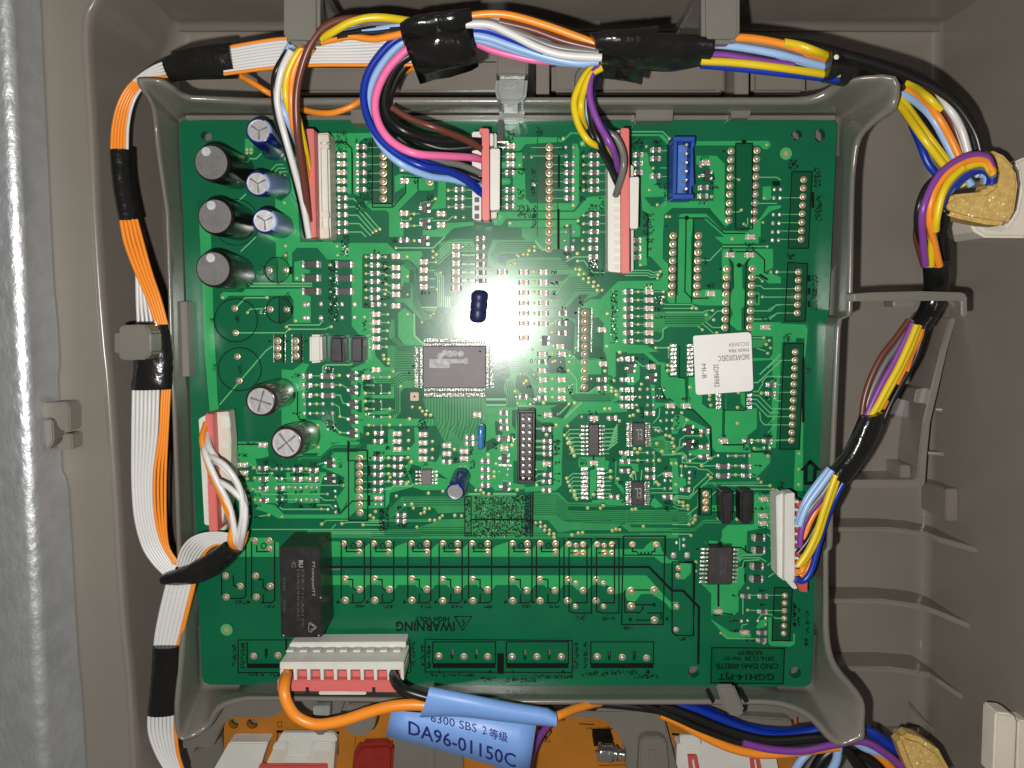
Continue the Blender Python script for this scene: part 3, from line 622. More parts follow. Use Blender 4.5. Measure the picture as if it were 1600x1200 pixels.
F(280, 370); inkcirc(590, 870, 225, .8); inkcirc(630, 1380, 225, .8); inkcirc(1020, 345, 132, .8); inkcirc(1040, 760, 135, .8); inkcirc(590, -150, 240, .6)
for cx, cy in ((1020, 345), (1040, 760)):
    ink((cx, cy-130), (cx, cy+130), w=.9)
    for k in range(9):
        x0 = cx; y0 = cy-105+k*30; L = 125-abs(k-3.2)*7
        ink((x0+4, y0+20), (x0+max(20, min(115, L)), y0+20-max(16, min(111, L))), w=.7)
inkf((1150, 310), (1180, 310), (1180, 390), (1150, 390)); inkf((1165, 720), (1190, 720), (1190, 800), (1165, 800))
th((582, 745), (592, 1000), (940, 348), (1110, 345), (950, 755), (1120, 755), s=.85); th((610, 1247), (630, 1500), s=.85)
th((1030, 1085), (1030, 1160), (1030, 1240), (1215, 1085), (1215, 1160), (1218, 1240), s=.95)
foot((980, 1020), (1080, 1020), (1080, 1310), (980, 1310)); foot((1170, 1020), (1270, 1020), (1270, 1310), (1170, 1310))
for x in (985, 1105, 1175, 1285): INK.strip([T((x, 1020)), T((x, 1310))], 1.0, nz('k'), M_SOLD)
ink((1090, 1020), (1090, 1310), w=1.8); ink((1278, 1020), (1278, 1310), w=1.8)
for x in (945, 1130, 1325): inkf((x-15, 1075), (x+18, 1085), (x-15, 1100))
via((450, 632), (912, 632), (710, 790), (1105, 95), (1105, 190), (1220, 430), (1208, 875), (1115, 938), (1145, 962), (1105, -90), (1570, 292), (1570, 432), (1575, 570), (1575, 703))
scrib(830, 280, 890, 410, n=14); scrib(580, 820, 630, 900); scrib(310, 840, 370, 900); scrib(840, 730, 900, 800, m=M_SOLD, n=10); scrib(350, 1320, 390, 1400); scrib(610, 1340, 650, 1420)
D((1385, 290), (1385, 432), (1385, 570)); pd((1345, 703), (1345, 845), (1480, 700), (1480, 845), (1310, 705), (1310, 845), s=1.35)
# ---- tile 5 (500,370)
F(500, 370)
pour((0, 90), (0, 62), (700, 65), (790, 150), (1060, 150), (1070, 190), (1030, 250), (1025, 330), (940, 245), (840, 240), (800, 180), (450, 180), (440, 210), (440, 730), (450, 745), (570, 750), (570, 1200), (480, 1200), (465, 1040), (400, 1010), (330, 930), (330, 240), (80, 235))
mid((780, 250), (920, 250), (1000, 330), (1025, 640), (1080, 745), (1220, 745), (1200, 780), (1080, 770), (1180, 850), (1070, 880), (930, 740), (880, 690), (780, 680), (780, 640), (945, 640), (950, 340), (860, 262), (780, 262))
bund(gl, [(780, 245), (920, 245), (1010, 330), (1020, 640), (1150, 860)], 5, -12, 12, w=.8)
pour((850, 280), (900, 290), (940, 330), (935, 480), (880, 470), (860, 520), (840, 520)); gap((935, 350), (975, 350), (975, 500), (930, 470))
pour((815, 790), (880, 740), (960, 800), (980, 1040), (1070, 1110), (1070, 1130), (880, 1130), (815, 1040)); tr((980, 800), (985, 1030), (1080, 1120), w=3)
gap((1000, 820), (1070, 900), (1070, 1080), (1000, 1030))
mid((740, 860), (775, 860), (780, 1030), (880, 1130), (1070, 1130), (1070, 1200), (880, 1200), (720, 1050), (715, 990)); bund(gl, [(775, 1030), (870, 1130), (1070, 1135)], 5, -12, 14, w=.7)
gap((1040, 550), (1220, 550), (1220, 710), (1080, 710), (1035, 670))
bund(tr, [(1250, 370), (1285, 420), (1290, 730)], 4, -20, 0, w=1.3); bund(tr, [(1310, 620), (1310, 735)], 3, 20, 0, w=1.6); tr((1060, 735), (1220, 735), w=2)
tr((790, 115), (1180, 115), (1300, 0), w=2.2); bund(tr, [(1180, 200), (1330, 60), (1600, 60)], 5, 12, 22, w=1.2); mid((1240, 60), (1400, 20), (1600, 20), (1600, 100), (1370, 120), (1250, 240))
for y in (208, 297, 383, 467, 552, 635): tr((475, y), (540, y)); tr((620, y), (680, y))
for a, b in ((305, 325), (397, 410), (490, 520), (552, 600)): tr((680, a), (760, b), w=1.8)
for y in (265, 350, 437, 523): tr((1110, y), (1200, y), w=1.6)
for y in (808, 893, 978, 1062, 1147): tr((620, y), (700, y), w=1.8)
D((265, 292), (265, 433), (265, 570)); pd((232, 703), (232, 840), (365, 703), (365, 840), s=1.35); pd((25, 703), (25, 840), s=1.2)
via((100, 292), (100, 433), (105, 570), (110, 703), (115, 937), (175, 97), (180, 190), *[(477, y) for y in (208, 297, 383, 467, 552, 635)], (680, 208), (680, 305), (685, 397), (685, 490), (685, 552), (675, 595), (675, 705), (790, 115), (905, 205), (908, 410), (910, 600), (910, 805), (1060, 890), (1175, 148), (1210, 180), (1175, 213), (1205, 262), (1255, 370), (1240, 460), (1215, 545), (705, 808), (710, 893), (697, 978), (690, 1062), (690, 1147), (460, 835), (980, 38), (1180, 800), (1150, 820))
R(*[(578, y) for y in (208, 297, 383, 467, 552, 635)], (585, 705), (880, 38)); C(*[(797, y) for y in (208, 325, 410, 520, 602, 720)]); C(*[(1085, y) for y in (265, 350, 437, 523)]); C(*[(1420, y) for y in (105, 192, 280, 368, 455, 535)])
C(*[(590, y) for y in (808, 890, 975, 1062, 1147)]); Q((1085, 45)); pp(*[(1520, y) for y in (105,)], d=10); pd(*[(525, y) for y in (790, 850, 900, 960, 1020, 1060, 1150)], s=.6)
F(740, 370); R(*[(75, y) for y in (20, 110, 205, 290, 375, 460)]); F(500, 370)
for y in (190, 285, 370, 455): tr((1460, y), (1650, y), w=3.0)
via((1545, 190), (1545, 285), (1545, 370), (1545, 455))
for b in ((550, 140, 620, 180), (640, 260, 710, 380), (640, 430, 700, 490), (450, 500, 500, 530), (450, 690, 530, 730), (90, 240, 180, 880), (220, 0, 300, 200), (450, 870, 480, 1000), (610, 620, 740, 660), (1050, 570, 1140, 600), (740, 20, 800, 60)): scrib(*b)
for b in ((220, 100, 300, 200), (150, 240, 190, 880)): scrib(*b, m=M_SOLD, n=16)
# ---- tile 6 (740,370)
F(740, 370)
pour((1110, 725), (1220, 650), (1320, 650), (1500, 465), (1600, 460), (1600, 1200), (1355, 1200), (1355, 900), (1300, 840), (1240, 840), (1230, 740), (1130, 740))
mid((200, 30), (640, 35), (650, 80), (560, 160), (440, 170), (290, 180), (230, 250), (330, 310), (350, 240), (520, 215), (900, 215), (1000, 320), (1120, 300), (1190, 390), (1120, 410), (1330, 560), (1290, 610), (1200, 640), (1100, 700), (980, 840), (1060, 860), (1090, 1200), (560, 1200), (300, 1200), (300, 340), (150, 300), (150, 160))
bund(gl, [(180, 200), (260, 60), (640, 60)], 5, 10, 22, w=.9); bund(gl, [(440, 250), (1050, 250)], 5, 0, 21, w=.9)
bund(gl, [(560, 860), (840, 860), (1050, 560), (1330, 560)], 7, -8, -22, w=.8)
for y in (425, 530, 640, 745, 850): gl((440, y), (900, y), w=.9)
gap((760, 420), (840, 390), (1000, 395), (930, 460), (790, 465)); gap((750, 625), (800, 595), (890, 600), (840, 665)); gap((970, 740), (1100, 600), (1200, 600), (1130, 680), (990, 850), (970, 800)); gap((780, 850), (850, 860), (800, 900)); gap((760, 940), (1010, 860), (1060, 900), (1040, 1200), (780, 1100)); pour((980, 880), (1030, 900), (1060, 1200), (1020, 1200), (1000, 960))
tr((640, 40), (720, 135), (760, 135), w=2.6); tr((1080, 250), (1150, 250), (1240, 370), (1370, 375), w=1.8); tr((960, 260), (1050, 210), (1190, 210), w=1.8)
C(*[(522, y) for y in (370, 477, 583, 690, 797, 902, 1050)]); C(*[(727, y) for y in (370, 477, 583, 690, 797, 905)]); C((300, 368), (900, 1138), (1335, 965)); R((1245, 35), (1245, 122), (1245, 210), (995, 122), (925, 795), (925, 900), (920, 1000)); pp((995, 40), d=14)
th((785, 37), (783, 123)); thcol(1160, 795, 1160, 1142, 5, 1.0)
via(*[(628, y) for y in (360, 470, 575, 690, 797, 905)], (1135, 37), (1143, 123), (1082, 172), (1085, 250), (635, 100), (635, 140), (580, 140), (565, 180), (520, 180), (470, 200), (455, 185), (435, 275), (385, 290), (1065, 335), (1108, 340), (1100, 390), (1150, 385), (1145, 435), (1200, 430), (1200, 472), (1255, 470), (1250, 515), (1300, 508), (1290, 555), (1340, 555), (825, 900), (820, 995), (835, 1138), (1395, 800), (1390, 1140), r=2.8)
Q((735, 1080)); pd((980, 215)); INK.strip([T((1095, 740)), T((1090, 1200))], 1.6, nz('k'), M_SOLD); INK.strip([T((1232, 740)), T((1225, 1200))], 1.6, nz('k'), M_SOLD)
inkf((1050, 780), (1085, 790), (1050, 810))
for b in ((1200, 240, 1290, 330), (1200, 330, 1360, 410), (800, 350, 870, 390), (800, 460, 900, 500), (800, 560, 860, 600), (900, 850, 990, 880), (920, 730, 960, 780), (930, 160, 1020, 200), (1100, 630, 1140, 720), (1430, 560, 1500, 1110)): scrib(*b)
for b in ((1430, 560, 1500, 1110), (1200, 240, 1290, 330)): scrib(*b, m=M_SOLD, n=14)
# ---- tile 7 (980,370)
F(980, 370)
pour((115, 0), (200, 0), (205, 300), (120, 310)); pour((225, 0), (370, 0), (370, 230), (425, 280), (425, 600), (530, 610), (530, 0), (665, 0), (665, 540), (700, 620), (780, 550), (980, 550), (985, 600), (1075, 600), (1075, 715), (760, 715), (660, 690), (440, 690), (415, 655), (410, 560), (0, 535), (0, 460), (330, 455), (375, 400), (370, 345), (250, 210), (220, 200))
pour((1110, 290), (1195, 290), (1200, 530), (1235, 570), (1230, 720), (1190, 745), (1190, 975), (1150, 975), (1060, 900), (1100, 800), (1075, 720), (1075, 600), (1105, 540))
pour((985, 150), (1000, 125), (1520, 125), (1520, 320), (1440, 360), (1600, 420), (1600, 485), (1470, 485), (1380, 395), (1310, 400), (1260, 300), (1260, 230), (1210, 290), (1110, 290), (1060, 230), (1070, 440), (990, 440))
pour((910, 0), (1370, 0), (1370, 70), (1000, 75), (980, 60)); pour((1290, 890), (1600, 890), (1600, 1200), (1530, 1200), (1520, 1040), (1290, 1030)); pour((0, 1120), (200, 1130), (270, 1170), (330, 1200), (0, 1200)); pour((1330, 575), (1380, 580), (1380, 710), (1330, 715)); gap((1338, 600), (1362, 600), (1362, 690), (1338, 690))
mid((200, 785), (400, 780), (790, 780), (830, 765), (880, 850), (750, 940), (420, 940), (350, 1000), (200, 960)); bund(gl, [(380, 830), (800, 830)], 4, 4, 24, w=.9)
tr((370, 693), (400, 705), (670, 705), (720, 740)); tr((350, 745), (670, 745)); tr((400, 785), (790, 785), (830, 767), (890, 767)); tr((860, 850), (940, 772), (1000, 772)); tr((820, 890), (890, 945), (1000, 945)); tr((780, 900), (900, 1005)); tr((730, 930), (785, 968)); tr((420, 940), (375, 960), (370, 1050), (330, 1083), (270, 1083), w=2)
bund(tr, [(0, 350), (230, 350), (270, 372), (350, 360)], 3, -12, 26, w=1.7)
tr((770, 243), (860, 245), (1000, 100), (1460, 100)); gl((985, 112), (1340, 112), w=1.2); tr((1330, 425), (1370, 425), (1410, 463)); tr((1330, 512), (1390, 512), (1420, 540), (1600, 540)); tr((1410, 628), (1600, 628)); tr((1320, 772), (1490, 772), (1550, 710), (1600, 710)); tr((1310, 857), (1490, 857), (1560, 795), (1600, 795)); tr((1300, 1052), (1425, 1052)); mid((1290, 1070), (1480, 1070), (1400, 1150), (1290, 1160)); tr((1350, 1160), (1440, 1190)); tr((300, 1157), (435, 1157))
for y in (572, 658, 745, 828, 912, 997, 1083): tr((30, y), (190, y), w=1.6)
tr((270, 572), (380, 572)); tr((340, 660), (385, 628))
ink((612, 0), (600, 570), (665, 640), (850, 640)); ink((525, 0), (505, 690)); ink((690, 0), (670, 690)); ink((215, 0), (210, 220)); ink((1060, 230), (1100, 280), (1105, 540)); ink((1280, 230), (1240, 270), (1220, 960)); ink((1130, 155), (1340, 155), (1430, 240), (1430, 370), (1470, 385)); ink((1075, 480), (1060, 1000)); ink((1140, 297), (1200, 297)); inkf((1370, 395), (1390, 385), (1470, 440), (1455, 455))
inkdisc(1167, 297, 3.8); inkf((950, 335), (980, 320), (980, 350))
R((95, 38), (95, 125), (95, 212), *[(8, y) for y in (572, 658, 745, 828, 912, 997, 1083)]); C(*[(224, y) for y in (572, 658, 745, 828, 912, 997, 1083)]); C((865, 590), (1065, 190), (1270, 190), (1280, 5), (1435, 940)); pp((1540, 37), (1525, 367), d=9.5)
thcol(477, -10, 462, 597, 8, .95); thcol(740, -10, 723, 597, 8, .95); thcol(1035, 335, 1015, 945, 8, .95); thcol(1300, 333, 1275, 945, 8, .95)
via(*[(117, y) for y in (572, 658, 745, 828, 912, 997, 1083)], (380, 572), (385, 628), (362, 693), (350, 360), (325, 393), (318, 433), (678, 742), (722, 745), (893, 767), (825, 812), (903, 865), (785, 968), (935, 1000), (1410, 463), (1410, 625), (1460, 100), (140, 292), (300, 1157), (435, 1157), (1425, 1052), (1482, 1080), (1450, 1122), (1493, 1157), (1095, 20))
for b in ((180, 490, 270, 540), (300, 620, 380, 690), (290, 740, 380, 770), (290, 820, 400, 850), (200, 20, 280, 60), (210, 110, 260, 140), (800, 210, 840, 290), (830, 480, 920, 530), (1050, 120, 1110, 160), (1230, 60, 1330, 160), (1400, 840, 1480, 880), (1400, 20, 1440, 50), (1335, 610, 1360, 690)): scrib(*b)
for b in ((290, 620, 380, 690), (180, 500, 270, 540)): scrib(*b, m=M_SOLD, n=9)
# ---- tile 8 (440,540)
F(440, 540)
pour((0, 250), (120, 255), (220, 180), (290, 195), (250, 270), (258, 770), (410, 780), (500, 850), (600, 935), (740, 960), (720, 1005), (520, 1010), (430, 1110), (300, 1130), (0, 1180))
pour((870, 0), (965, 0), (980, 110), (1080, 220), (1380, 225), (1380, 435), (1270, 440), (1240, 480), (1240, 690), (1180, 760), (1600, 765), (1600, 835), (850, 835), (850, 770), (725, 770), (725, 240), (870, 180))
pour((1110, 870), (1170, 870), (1170, 1120), (1290, 1120), (1390, 1010), (1380, 850), (1430, 850), (1430, 1200), (560, 1200), (560, 1060), (700, 1085), (890, 1090), (890, 1030), (1110, 1025)); pour((725, 780), (850, 780), (850, 960), (740, 1000))
gap((860, 340), (950, 340), (960, 390), (1140, 395), (1140, 510), (870, 520), (840, 400)); gap((860, 548), (1180, 550), (1180, 660), (860, 700)); gap((880, 720), (1150, 715), (1165, 750), (880, 755)); gap((870, 845), (1105, 845), (1105, 1015), (870, 1015)); gap((790, 260), (860, 260), (860, 330), (790, 330)); gap((795, 380), (830, 400), (820, 520), (790, 540)); gap((790, 590), (830, 560), (840, 700), (790, 690))
mid((1100, 0), (1380, 0), (1380, 290), (1240, 300), (1110, 200)); mid((960, 260), (1380, 270), (1380, 430), (1270, 430), (1230, 700), (1190, 740), (1150, 740), (1180, 540), (1150, 380))
bund(gl, [(1180, 20), (1380, 20)], 11, 0, 24, w=.8); bund(gl, [(970, 350), (1160, 350), (1240, 290), (1380, 290)], 4, 14, 22, w=.9); bund(gl, [(1180, 420), (1180, 680), (1120, 700)], 3, 18, 10, w=1)
bund(gl, [(820, 900), (820, 1030), (760, 1080), (520, 1080), (410, 1180)], 3, 16, 12, w=1.3)
tr((430, 300), (430, 220), (470, 200), (710, 200), (740, 185), w=2.4)
for y in (315, 410, 515): tr((300, y), (420, y)); tr((550, y), (620, y))
for y in (608, 705): tr((300, y), (430, y), w=1.4)
tr((630, 410), (680, 440)); tr((560, 515), (610, 520), (640, 600), (700, 608)); tr((550, 608), (600, 640), (610, 740), (700, 762)); tr((535, 720), (540, 830), (605, 905), (700, 910), w=2)
for y in (328, 412, 495, 578, 660, 742, 828): tr((880, y), (960, y)); 
for y in (328, 495, 660, 742): tr((1040, y), (1120, y))
for a, b in ((412, 495), (580, 658), (828, 905)): tr((1040, a), (1040, b))
ink((165, 480), (165, 720), (190, 770), (250, 770)); ink((690, 990), (690, 1090)); inkrect(690, 1090, 890, 1200); inkf((1320, 270), (1332, 270), (1332, 300), (1320, 300)); inkf((1360, 205), (1380, 205), (1380, 225), (1360, 225)); inkf((683, 990), (710, 1000), (710, 1060), (690, 1050))
R((270, 315), (270, 410), (270, 515), (1010, 990), (1015, 905)); RW((480, 315), (480, 412), (485, 515)); C((990, 248), (990, 15), (885, 325), (1205, 910), (1205, 990), (1210, 1072), *[(1475, y) for y in (920, 1005, 1090, 1170)])
pd((240, 610), (297, 608), (435, 605), (533, 608), (240, 705), (300, 705), (435, 705), (535, 700), s=1.15); pd((960, 330), (1035, 328), (960, 412), (1037, 412), (962, 495), (1037, 495), (962, 578), (1037, 580), (962, 660), (1042, 658), (962, 742), (1042, 742), (962, 828), (1042, 828), s=.82)
Q((745, 312), (745, 460), (745, 610), (745, 762), (745, 905))
via((360, 410), (362, 513), (362, 608), (365, 705), (598, 310), (608, 412), (605, 740), (605, 905), (1090, 15), (1060, 100), (1065, 140), (1110, 145), (1108, 185), (1160, 270), (1118, 330), (1238, 425), (1122, 495), (1125, 660), (1125, 745), (868, 497), (868, 580), (880, 660), (1320, 885), (1320, 990), (1320, 1075), (1440, 650), (1465, 685), (1510, 680), (1500, 720), (1550, 725), (1360, 640), (1330, 765), (1235, 830), (1570, 1000), (1570, 1083), (895, 920), (1120, 828), (905, 830), (380, 950), (375, 830), (380, 1060), r=2.7)
gap((1240, 480), (1280, 450), (1470, 450), (1470, 620), (1600, 760), (1200, 755), (1240, 700))
INK.flat([T(p) for p in rounded_rect(1340, 487, 1428, 575, 12, 2)], nz('k'), M_CER); INK.disc(*T((1384, 531)), 1.6, nz('k'), M_INK)
for b in ((430, 230, 550, 280), (110, 290, 190, 330), (110, 690, 190, 720), (850, 350, 930, 390), (850, 430, 930, 470), (860, 530, 930, 560), (860, 600, 930, 640), (860, 700, 930, 740), (470, 780, 560, 900), (1070, 1050, 1130, 1090), (960, 1110, 1030, 1150), (1420, 760, 1520, 890), (850, 240, 950, 260), (1060, 980, 1090, 1000)): scrib(*b)
for b in ((430, 230, 550, 280), (870, 700, 930, 740), (470, 780, 560, 900)): scrib(*b, m=M_SOLD, n=8)
# ---- bus below the controller
F(0, 0, 1)
mid((661, 622), (757, 622), (766, 650), (745, 700), (716, 706), (700, 700), (690, 682), (676, 655), (664, 640))
for i in range(20): gl((664+i*4.6, 622), (664+i*4.6, 655+(i % 4)*3), (664+i*4.6-8, 672+(i % 5)*4), w=.8)
# ---- tile 9 (740,540)
F(740, 540)
pour((380, 0), (940, 0), (1090, 150), (1200, 130), (1330, 140), (1330, 300), (1200, 300), (1090, 500), (1200, 500), (1280, 430), (1400, 400), (1400, 200), (1350, 0), (1480, 0), (1480, 320), (1400, 400), (1540, 480), (1510, 570), (1440, 595), (1600, 600), (1600, 690), (1100, 710), (930, 860), (920, 1200), (780, 1200), (820, 940), (700, 790), (640, 760), (640, 660), (440, 665), (460, 900), (470, 1200), (60, 1200), (0, 1100), (0, 560), (130, 600), (130, 640), (350, 640), (310, 460), (330, 360), (380, 320))
gap((135, 450), (310, 450), (350, 545), (130, 560)); gap((450, 310), (560, 310), (600, 400), (620, 440), (640, 560), (500, 500), (430, 430)); gap((770, 110), (950, 110), (970, 290), (780, 290)); gap((560, 590), (960, 590), (960, 620), (560, 625)); gap((800, 650), (970, 590), (1040, 600), (930, 760), (830, 740)); gap((640, 800), (830, 800), (830, 1200), (640, 1200)); gap((400, 670), (440, 670), (440, 880), (400, 830)); gap((130, 1000), (200, 960), (300, 1000), (230, 1050), (130, 1110)); gap((1200, 140), (1320, 150), (1200, 150)); gap((220, 790), (290, 790), (300, 930), (230, 930)); gap((1490, 100), (1600, 100), (1600, 340), (1500, 400)); gap((930, 880), (1000, 840), (1110, 860), (1110, 1130), (1060, 1200), (930, 1200)); gap((1370, 850), (1500, 780), (1600, 790), (1600, 1100), (1500, 1200), (1370, 1200)); gap((1200, 10), (1350, 10), (1350, 130), (1200, 130)); gap((1200, 310), (1330, 310), (1330, 420), (1210, 480))
mid((330, 360), (430, 370), (440, 500), (440, 640), (350, 650), (310, 460)); bund(gl, [(330, 370), (350, 450), (370, 640)], 4, 22, 0, w=.8)
mid((540, 200), (640, 300), (620, 420), (560, 340), (500, 260)); bund(gl, [(520, 240), (620, 330), (640, 420)], 3, 18, -14, w=.8)
mid((980, 500), (1090, 500), (1400, 500), (1440, 590), (1130, 590), (1040, 580)); bund(gl, [(990, 480), (1060, 515), (1400, 515), (1480, 450)], 4, 8, 20, w=.8)
mid((360, 120), (560, 120), (640, 230), (500, 330), (380, 320)); bund(gl, [(360, 140), (540, 140)], 6, 0, 26, w=.7)
tr((990, 260), (1070, 350), (1075, 490), (1200, 492), (1280, 430), w=2); TR.strip([T((950, 755)), T((1125, 590))], 3.2, nz('t'), M_TRACE); TR.strip([T((890, 715)), T((990, 615))], 2.4, nz('t'), M_TRACE)
for i in range(7): tr((1110, 875+42*i), (1000+0*i, 875+42*i), (950+18*i, 935+28*i), w=1.9)
for i in range(5): tr((1360, 870+42*i), (1470, 870+42*i), w=1.8)
for y in (865, 990, 1055, 1120): tr((640, y), (720, y), w=2.6)
for y in (560, 620): TR.strip([T((130, y)), T((340, y))], 3.4, nz('t'), M_TRACE)
for i in range(7): TR.strip([T((1400+10*i, 1080-33*i)), T((1500, 1000-30*i))], 2.3, nz('t'), M_SOLD if 0 else M_TRACE)
C((715, 85), (920, 85), (715, 255), (720, 350), (715, 455), (915, 350), (915, 455), (915, 540), (770, 715), (1345, 185), (320, 1060), (1250, 750), (40, 715)); R((715, 165), (715, 540), (1335, 350), (1335, 440), (515, 530), (315, 695), (315, 780), (320, 855), (1440, 750), (1575, 135), (1575, 350), (1575, 455), (1575, 540), (1575, 625), (1570, 1110), (760, 865), (765, 990), (765, 1055), (765, 1120)); RW((315, 965))
thcol(1158, 5, 1152, 435, 6, 1.0); pd((905, 170), (660, 340), (665, 440), (665, 520), (600, 160), (875, 712), (1225, 345), (440, 530), (1255, 790), (1125, 740), s=.9)
via((825, 85), (825, 170), (822, 350), (822, 455), (822, 540), (1000, 170), (990, 260), (1370, 265), (490, 300), (550, 370), (525, 395), (432, 478), (460, 605), (730, 600), (590, 615), (995, 610), (1055, 600), (630, 305), (1420, 658), (1370, 660), (1440, 440), (1485, 475), (1490, 515), (1440, 475), (980, 840), (948, 935), (975, 970), (1000, 1010), (1030, 1080), (1050, 1150), (1520, 785), (760, 930), (1525, 70), (1510, 150), (400, 1040), (150, 1140), (860, 830), (1465, 365), (850, 160), (610, 40), r=2.9)
for b in ((770, 110, 800, 140), (980, 400, 1030, 500), (1200, 680, 1290, 720), (1300, 480, 1380, 510), (1300, 110, 1360, 140), (1410, 300, 1440, 400), (850, 980, 890, 1140), (720, 820, 850, 840), (380, 920, 430, 1010), (200, 1010, 240, 1080), (560, 420, 600, 460), (620, 540, 660, 590), (870, 210, 950, 290), (660, 720, 700, 740)): scrib(*b)
for b in ((980, 400, 1030, 500), (400, 960, 430, 1010), (620, 540, 660, 590), (1000, 0, 1100, 140)): scrib(*b, m=M_SOLD, n=8)
# ---- tile B (980,540) : area round the sticker
F(980, 540)
pour((240, 180), (340, 190), (400, 260), (440, 330), (610, 330), (610, 560), (640, 560), (640, 330), (720, 330), (720, 500), (780, 500), (780, 610), (840, 655), (1010, 660), (1010, 500), (1030, 500), (1030, 660), (1240, 665), (1350, 650), (1350, 860), (1240, 950), (1250, 1000), (1290, 1110), (930, 1105), (890, 1060), (880, 870), (700, 670), (560, 660), (500, 620), (410, 570), (330, 450), (330, 200))
pour((0, 30), (190, 40), (330, 170), (400, 180), (390, 260), (170, 80), (0, 80)); pour((0, 250), (130, 180), (130, 350), (60, 420), (0, 400)); pour((1180, 490), (1240, 490), (1230, 650), (1185, 600)); pour((1300, 130), (1480, 130), (1520, 80), (1600, 0), (1600, 60), (1520, 150), (1300, 160))
pour((500, 720), (560, 720), (850, 870), (860, 1110), (650, 1110), (780, 1060), (850, 1000), (800, 900), (640, 820), (540, 870), (520, 920), (460, 920), (490, 740)); pour((240, 400), (290, 410), (290, 590), (400, 600), (400, 620), (330, 640), (270, 680)); pour((1310, 1120), (1490, 1110), (1490, 1200), (1310, 1200)); mid((230, 950), (450, 1000), (470, 1100), (370, 1120), (250, 1050))
gl((610, 330), (620, 590), w=2.6); gl((1010, 500), (1000, 950), w=3.2)
for y in (1005, 1030, 1055, 1080): tr((380, y), (490, y-10), w=1.2)
tr((1380, 300), (1600, 90), w=2.2); tr((1310, 385), (1360, 385), (1600, 160), w=2.2); tr((1310, 480), (1360, 480), (1410, 400), (1410, 370), (1460, 320), (1600, 320)); bund(tr, [(1310, 515), (1370, 520), (1500, 655), (1600, 655)], 3, -18, 42, w=1.6); tr((1380, 690), (1390, 780), (1430, 825), (1600, 825)); tr((1530, 555), (1560, 575), (1600, 575)); tr((430, 130), (430, 20), (300, 20)); tr((340, 650), (330, 740), (270, 810)); tr((80, 150), (160, 215), (210, 215)); tr((625, 780), (580, 850)); tr((770, 940), (600, 940), (550, 980), (545, 1050), (500, 1085)); tr((500, 1110), (560, 1060), (620, 1020)); tr((260, 850), (330, 850), (370, 900)); tr((1300, 990), (1400, 990)); tr((1500, 990), (1600, 990)); tr((1540, 405), (1600, 405)); tr((1400, 495), (1440, 495)); tr((360, 1140), (560, 1130), (610, 1150), (615, 1200))
ink((340, 200), (340, 440), (410, 570)); ink((620, 660), (690, 670), (870, 850), (880, 1150)); ink((1000, 670), (1230, 675)); ink((1235, 490), (1235, 675)); ink((1000, 1035), (1220, 1035)); ink((530, 330), (610, 340)); ink((545, 0), (540, 330), w=.7)
R((20, 135), (15, 350), (15, 455), (15, 540), (15, 625), (235, 700), (800, 885), (800, 1050), (795, 1150), (1250, 990), (1455, 990), (1495, 405), (1490, 495), (10, 1115)); C((245, 215), (445, 620), (610, 620), (1000, 985))
Q((245, 330), (630, 870), (630, 1020), (30, 235)); pp((240, 452), (242, 535), (240, 618), (440, 695), (438, 775), (438, 862), (240, 1112), (240, 1195), (1450, 1065), d=9.3); pd((295, 875), (945, 1145), (1045, 1145), (1215, 1145), (1272, 1145), (580, 1165), (655, 1130))
for x, ys, w in ((480, range(0, 310, 42), 9), (655, range(0, 310, 42), 9), (950, range(515, 660, 42), 8), (1270, range(515, 660, 42), 8)):
    for y in ys:
        cx, cy = T((x, y)); PADS.box(tuple(W(cx, cy, 0.005)), (w*U, 4.4*U, 0.005), M_SOLD)
via((150, 402), (135, 455), (135, 538), (100, 620), (350, 785), (330, 890), (405, 935), (445, 945), (478, 970), (470, 1015), (490, 1050), (485, 1110), (310, 1022), (770, 940), (625, 775), (570, 700), (655, 435), (1150, 645), (1150, 810), (1160, 490), (860, 520), (858, 560), (872, 622), (1365, 990), (1400, 495), (1540, 550), (1465, 80), (1490, 25), (425, 205), (425, 260), (300, 22), (430, 22), (80, 1075), (135, 1075), (115, 680), (65, 725), (30, 735), (365, 1105), (1325, 1070), (1135, 1150), (110, 1115), r=2.8)
for b in ((320, 430, 390, 470), (300, 520, 400, 560), (420, 550, 500, 580), (80, 120, 170, 150), (220, 150, 300, 180), (690, 860, 750, 920), (680, 980, 740, 1040), (1420, 930, 1510, 960), (1420, 1110, 1500, 1140), (1440, 530, 1510, 560), (1450, 340, 1550, 370), (570, 540, 660, 580), (60, 490, 100, 540), (500, 720, 540, 880), (130, 630, 170, 760)): scrib(*b)
for b in ((320, 430, 390, 470), (60, 490, 100, 540), (300, 520, 400, 560)): scrib(*b, m=M_SOLD, n=6)
# ---- tile 10L (360,690)
F(360, 690)
pour((50, 0), (380, 0), (400, 150), (340, 170), (260, 180), (280, 250), (200, 250), (60, 190)); pour((60, 200), (130, 420), (240, 420), (240, 520), (130, 520), (50, 350)); pour((320, 640), (460, 660), (560, 760), (1150, 760), (1200, 700), (1230, 600), (1230, 90), (1430, 90), (1430, 150), (1290, 140), (1290, 530), (1600, 540), (1600, 690), (1330, 700), (1220, 800), (500, 800), (410, 750), (260, 700)); pour((1060, 80), (1230, 70), (1230, 600), (1150, 740), (1120, 640), (1100, 600), (1190, 480), (1180, 400), (1150, 350), (1000, 290), (950, 260), (1050, 190)); pour((240, 370), (420, 350), (640, 440), (640, 520), (480, 520), (480, 640), (250, 640)); pour((580, 320), (1000, 320), (940, 410), (930, 640), (600, 640)); pour((860, 60), (1200, 0), (1400, 0), (1330, 70), (1070, 80), (940, 190), (700, 190), (800, 120)); pour((250, 590), (300, 590), (300, 680), (250, 640))
